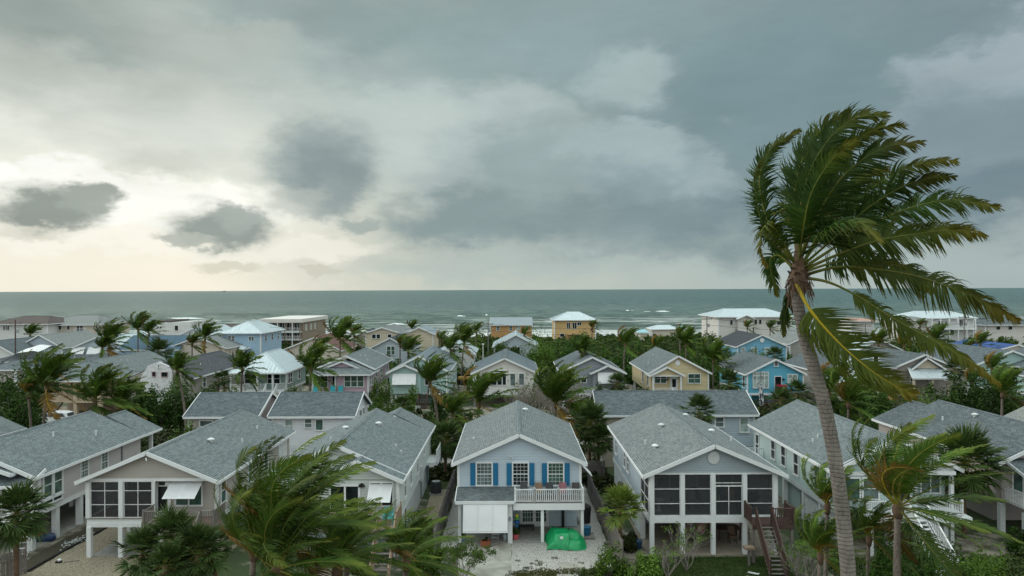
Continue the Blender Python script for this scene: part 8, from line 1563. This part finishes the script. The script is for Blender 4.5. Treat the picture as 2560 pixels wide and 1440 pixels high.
c_ = at(1207, 862, 128); t_ = thing('street_lamp', 'slim white lamp post by the bright white metal roof', 'lamp post', (c_.x, 128, 0)); MB().tube([(c_.x, 128, 0), (c_.x, 128, c_.z)], .07, 6).build('pole', WHITEP, t_); MB().box(c_.x-.2, c_.x+.2, 127.8, 128.2, c_.z, c_.z+.2).build('lamp_head', WHITEP, t_)
def wire(a, b, sag, lb):
    t = thing('overhead_wire', lb, 'wire', tuple(a), 'overhead wires'); P = [a.lerp(b, i/14)-Vector((0, 0, 4*sag*(i/14)*(1-i/14))) for i in range(15)]; MB().tube(P, .03, 4).build('cable', BLACK, t)
for k, (i, j) in enumerate(((1, 2), (2, 3))): 
    for q in (-.5, -1.9): wire(pc[i]+Vector((0, 0, q)), pc[j]+Vector((0, 0, q)), 1.6, ['upper overhead wire between the orange house pole and the cream house pole', 'lower overhead wire between the orange house pole and the cream house pole', 'upper overhead wire running right from the cream house pole', 'lower overhead wire running right from the cream house pole'][k*2+(q < -1)])
wire(pc[1]+Vector((0, 0, -.5)), Vector((-52, 150, pc[1].z-1)), 1.8, 'overhead wire running left from the orange house pole'); wire(pc[3]+Vector((0, 0, -.5)), Vector((135, 152, pc[3].z-1)), 1.6, 'overhead wire running right towards the blue tarpaulin')
# ---------------------------------------------------------------- parked car
def car():
    c = gnd(136, 1061, 0); t = thing('parked_car', 'white estate car parked under the crooked palm at the left', 'car', (c.x, c.y, 0)); X = c.x; Y = c.y; WP = plain('white_car_paint', C(.66, .68, .7), .3)
    prof = [(-2.25, .35), (2.2, .35), (2.28, .6), (2.25, .95), (2.05, 1.12), (1.85, 1.5), (1.3, 1.62), (-.2, 1.62), (-.9, 1.42), (-1.35, 1.08), (-2.05, .95), (-2.28, .7)]
    m = MB(); k = len(prof); rings = ((-.86, .93), (-.80, 1.0), (.80, 1.0), (.86, .93))
    for dy, s in rings:
        for x, z in prof: inset = .13*max(0, (z-1.05)/.57); yy = dy*(1-inset/.86); m.v.append((X+x*s, Y+yy, z))
    for i in range(len(rings)-1):
        for j in range(k): a, b = i*k+j, i*k+(j+1) % k; m.f.append((a, a+k, b+k, b)); m.m.append(0)
    m.f.append(tuple(range(k))); m.f.append(tuple(reversed(range(3*k, 4*k)))); m.m += [0, 0]
    m.build('body', WP, t, smooth=False); 
    for y, sgn in ((Y-.86, -1), (Y+.86, 1)):
        for q in (((-1.15, 1.1), (-.35, 1.1), (-.35, 1.5), (-.75, 1.42)), ((-.28, 1.1), (.65, 1.1), (.6, 1.53), (-.28, 1.53)), ((.72, 1.1), (1.75, 1.12), (1.5, 1.48), (.68, 1.53))):
            mb = MB(); mb.poly([(X+a, y+sgn*(.035-.14*max(0, (b-1.05)/.57)), b) for a, b in (q if sgn < 0 else q[::-1])]); mb.build('side_window', G_DARK, t)
    mb = MB(); mb.poly([(X+2.09, Y-.68, 1.14), (X+2.09, Y+.68, 1.14), (X+1.89, Y+.6, 1.47), (X+1.89, Y-.6, 1.47)]); mb.build('rear_window', G_DARK, t)
    mb = MB(); mb.poly([(X-1.38, Y+.68, 1.1), (X-1.38, Y-.68, 1.1), (X-.93, Y-.6, 1.42), (X-.93, Y+.6, 1.42)]); mb.build('windscreen', G_DARK, t)
    for dx in (-1.4, 1.4):
        for dy in (-.82, .82):
            a = MB(); P_ = [(X+dx+.34*math.cos(i*math.pi/10), .34+.34*math.sin(i*math.pi/10)) for i in range(20)]; a.prism(P_, 'Y', Y+dy-.11, Y+dy+.11); w = a.build('wheel', BLACK, t); b = MB(); b.prism([(X+dx+.2*math.cos(i*math.pi/7), .34+.2*math.sin(i*math.pi/7)) for i in range(14)], 'Y', Y+dy-.125, Y+dy+.125); b.build('rim', plain('alloy', C(.3, .3, .31), .3, .6), w)
    for dy in (-.72, .72): MB().box(X+2.2, X+2.3, Y+dy-.14, Y+dy+.14, .85, 1.02).build('tail_lamp', plain('red_lens', C(.25, .01, .01), .3), t); MB().box(X-2.3, X-2.2, Y+dy-.16, Y+dy+.16, .72, .86).build('headlight', G_PALE, t)
car()
# kayaks by the court, picnic debris, turquoise chairs of the pink house, tented frame at the left
c_ = gnd(1104, 1066, 0); t_ = thing('kayak', 'orange kayak lying at the court behind the blue shuttered house', 'kayak', (c_.x, c_.y, 0)); m = MB(); m.tube([(c_.x-1.4, c_.y, .45), (c_.x-.7, c_.y, .5), (c_.x+.2, c_.y, .5), (c_.x+1.4, c_.y, .42)], [.08, .36, .36, .06], 12); m.build('hull', plain('orange_plastic', C(.42, .10, .02), .4), t_, smooth=True); MB().box(c_.x-1, c_.x-.9, c_.y-.4, c_.y+.4, 0, .3).build('stand', TRIM, t_); MB().box(c_.x+.8, c_.x+.9, c_.y-.4, c_.y+.4, 0, .3).build('stand', TRIM, t_)
c_ = at(1160, 942, 106); t_ = thing('food_truck', 'mustard coloured boat canopy between the mint and the off white houses', 'canopy', (c_.x, 106, 0)); MB().box(c_.x-.9, c_.x+.9, 105.4, 106.6, c_.z-.35, c_.z).build('canopy', plain('mustard', C(.30, .18, .03)), t_)
for dx in (-.8, .8): MB().box(c_.x+dx-.05, c_.x+dx+.05, 105.5, 105.6, 0, c_.z-.35).build('leg', BLACK, t_)
TQ = plain('turquoise_plastic', C(.02, .36, .42), .5)
for k, (px, lb) in enumerate(((786, 'turquoise deck chair left of the hanging palm leaf at the pink house'), (829, 'turquoise deck chair beside the pink house door'), (849, 'turquoise deck chair right of the pink house door'))):
    c_ = at(px, 970, 97.6); t_ = thing('deck_chair', lb, 'chair', (c_.x, 97.6, 0), 'turquoise chairs of the pink house'); z0 = 2.0
    MB().box(c_.x-.35, c_.x+.35, 97.3, 97.9, z0+.3, z0+.4).build('seat', TQ, t_); MB().prism([(97.85, z0+.4), (97.95, z0+.4), (98.15, z0+1.25), (98.05, z0+1.25)], 'X', c_.x-.32, c_.x+.32).build('backrest', TQ, t_); [MB().box(c_.x+dx-.05, c_.x+dx+.05, 97.3, 97.4, 0, z0+.3).build('leg', TQ, t_) for dx in (-.33, .33)]
c_ = at(1956, 968, 94.9); t_ = thing('grill', 'dark grill with a red lid on the brown deck of the bright blue house', 'grill', (c_.x, 95.2, 2.3)); MB().box(c_.x-.6, c_.x+.6, 95, 95.5, 2.32, 3.25).build('cabinet', BLACK, t_); MB().box(c_.x-.65, c_.x+.65, 94.95, 95.55, 3.25, 3.5).build('lid', plain('red_lid', C(.4, .01, .04), .4), t_)
c_ = at(1898, 1000, 92.9); t_ = thing('garden_flag', 'slim black and white feather flag beside the brown stair', 'flag', (c_.x, 92.9, 0)); MB().tube([(c_.x, 92.9, 0), (c_.x, 92.9, 3.9), (c_.x-.25, 92.9, 4.3)], .03, 6).build('pole', WHITEP, t_)
def flg(g, p): n = g.noise(ocoord(g), 3.0, 3, .6); g.put(p.inputs['Base Color'], g.mix(g.maprange(n, .48, .52), C(.03, .04, .07), C(.6, .62, .64)))
m = MB(); m.prism([(c_.x, 1.0), (c_.x+.55, 1.1), (c_.x+.5, 3.2), (c_.x+.1, 4.2), (c_.x-.2, 4.3)], 'Y', 92.88, 92.92); m.build('banner', mat('flag_print', flg), t_)
def tent():
    a = at(-10, 905, 118); b = at(95, 866, 118); t = thing('tented_house', 'roof under white storm sheeting at the left edge', 'sheeting', (a.x, 118, 0)); V = []; n = 24
    for i in range(n+1):
        for j in range(9): u, v = i/n, j/8; V.append((a.x+(b.x-a.x)*u, 118+v*7, (a.z+(b.z-a.z)*math.sin(u*1.9)**.8 if u > 0 else a.z)+.07*math.sin(u*16+v*5)-abs(v-.5)*1.6))
    V = [(x-a.x, y-118, z) for x, y, z in V]; k = np.arange((n+1)*9).reshape(n+1, 9); link('sheet', npmesh('sheet', np.array(V), np.stack([k[:-1, :-1], k[1:, :-1], k[1:, 1:], k[:-1, 1:]], -1).reshape(-1, 4), WHITEP, smooth=True), t); MB().box(a.x, b.x, 118.5, 124.5, 0, a.z-.5).build('wall', LPAL, t)
tent()
c_ = gnd(1043, 1030, 0); pot(c_.x, c_.y, 0, .35, .8, C(.68, .7, .7), 'tall white pot at the foot of the dark brown steps of the mint house', plant=DULL, n=160, ph=.5)
# white garden wall and posts right
t_ = thing('garden_wall', 'pale blue low garden wall behind the dark grey roof at the right', 'wall', (at(2350, 1000, 77).x, 77, 0)); m = MB(); m.bar((at(2322, 1000, 77).x, 77, 1.2), (at(2378, 1000, 71).x, 71, 1.2), .25, 2.4); m.build('wall_face', plain('pale_blue_wall', C(.3, .42, .48)), t_)
# tiny ship far out
t_ = thing('ship', 'tiny grey ship on the horizon', 'ship', (at(560, 726, 9000).x, 9000, -1)); X_ = at(560, 726, 9000).x; MB().prism([(X_-18, 2), (X_+18, 2), (X_+22, 9), (X_-20, 8)], 'Y', 8990, 9010).build('hull', BLACK, t_); MB().box(X_+4, X_+14, 8992, 9008, 8, 18).build('superstructure', TRIM2, t_)
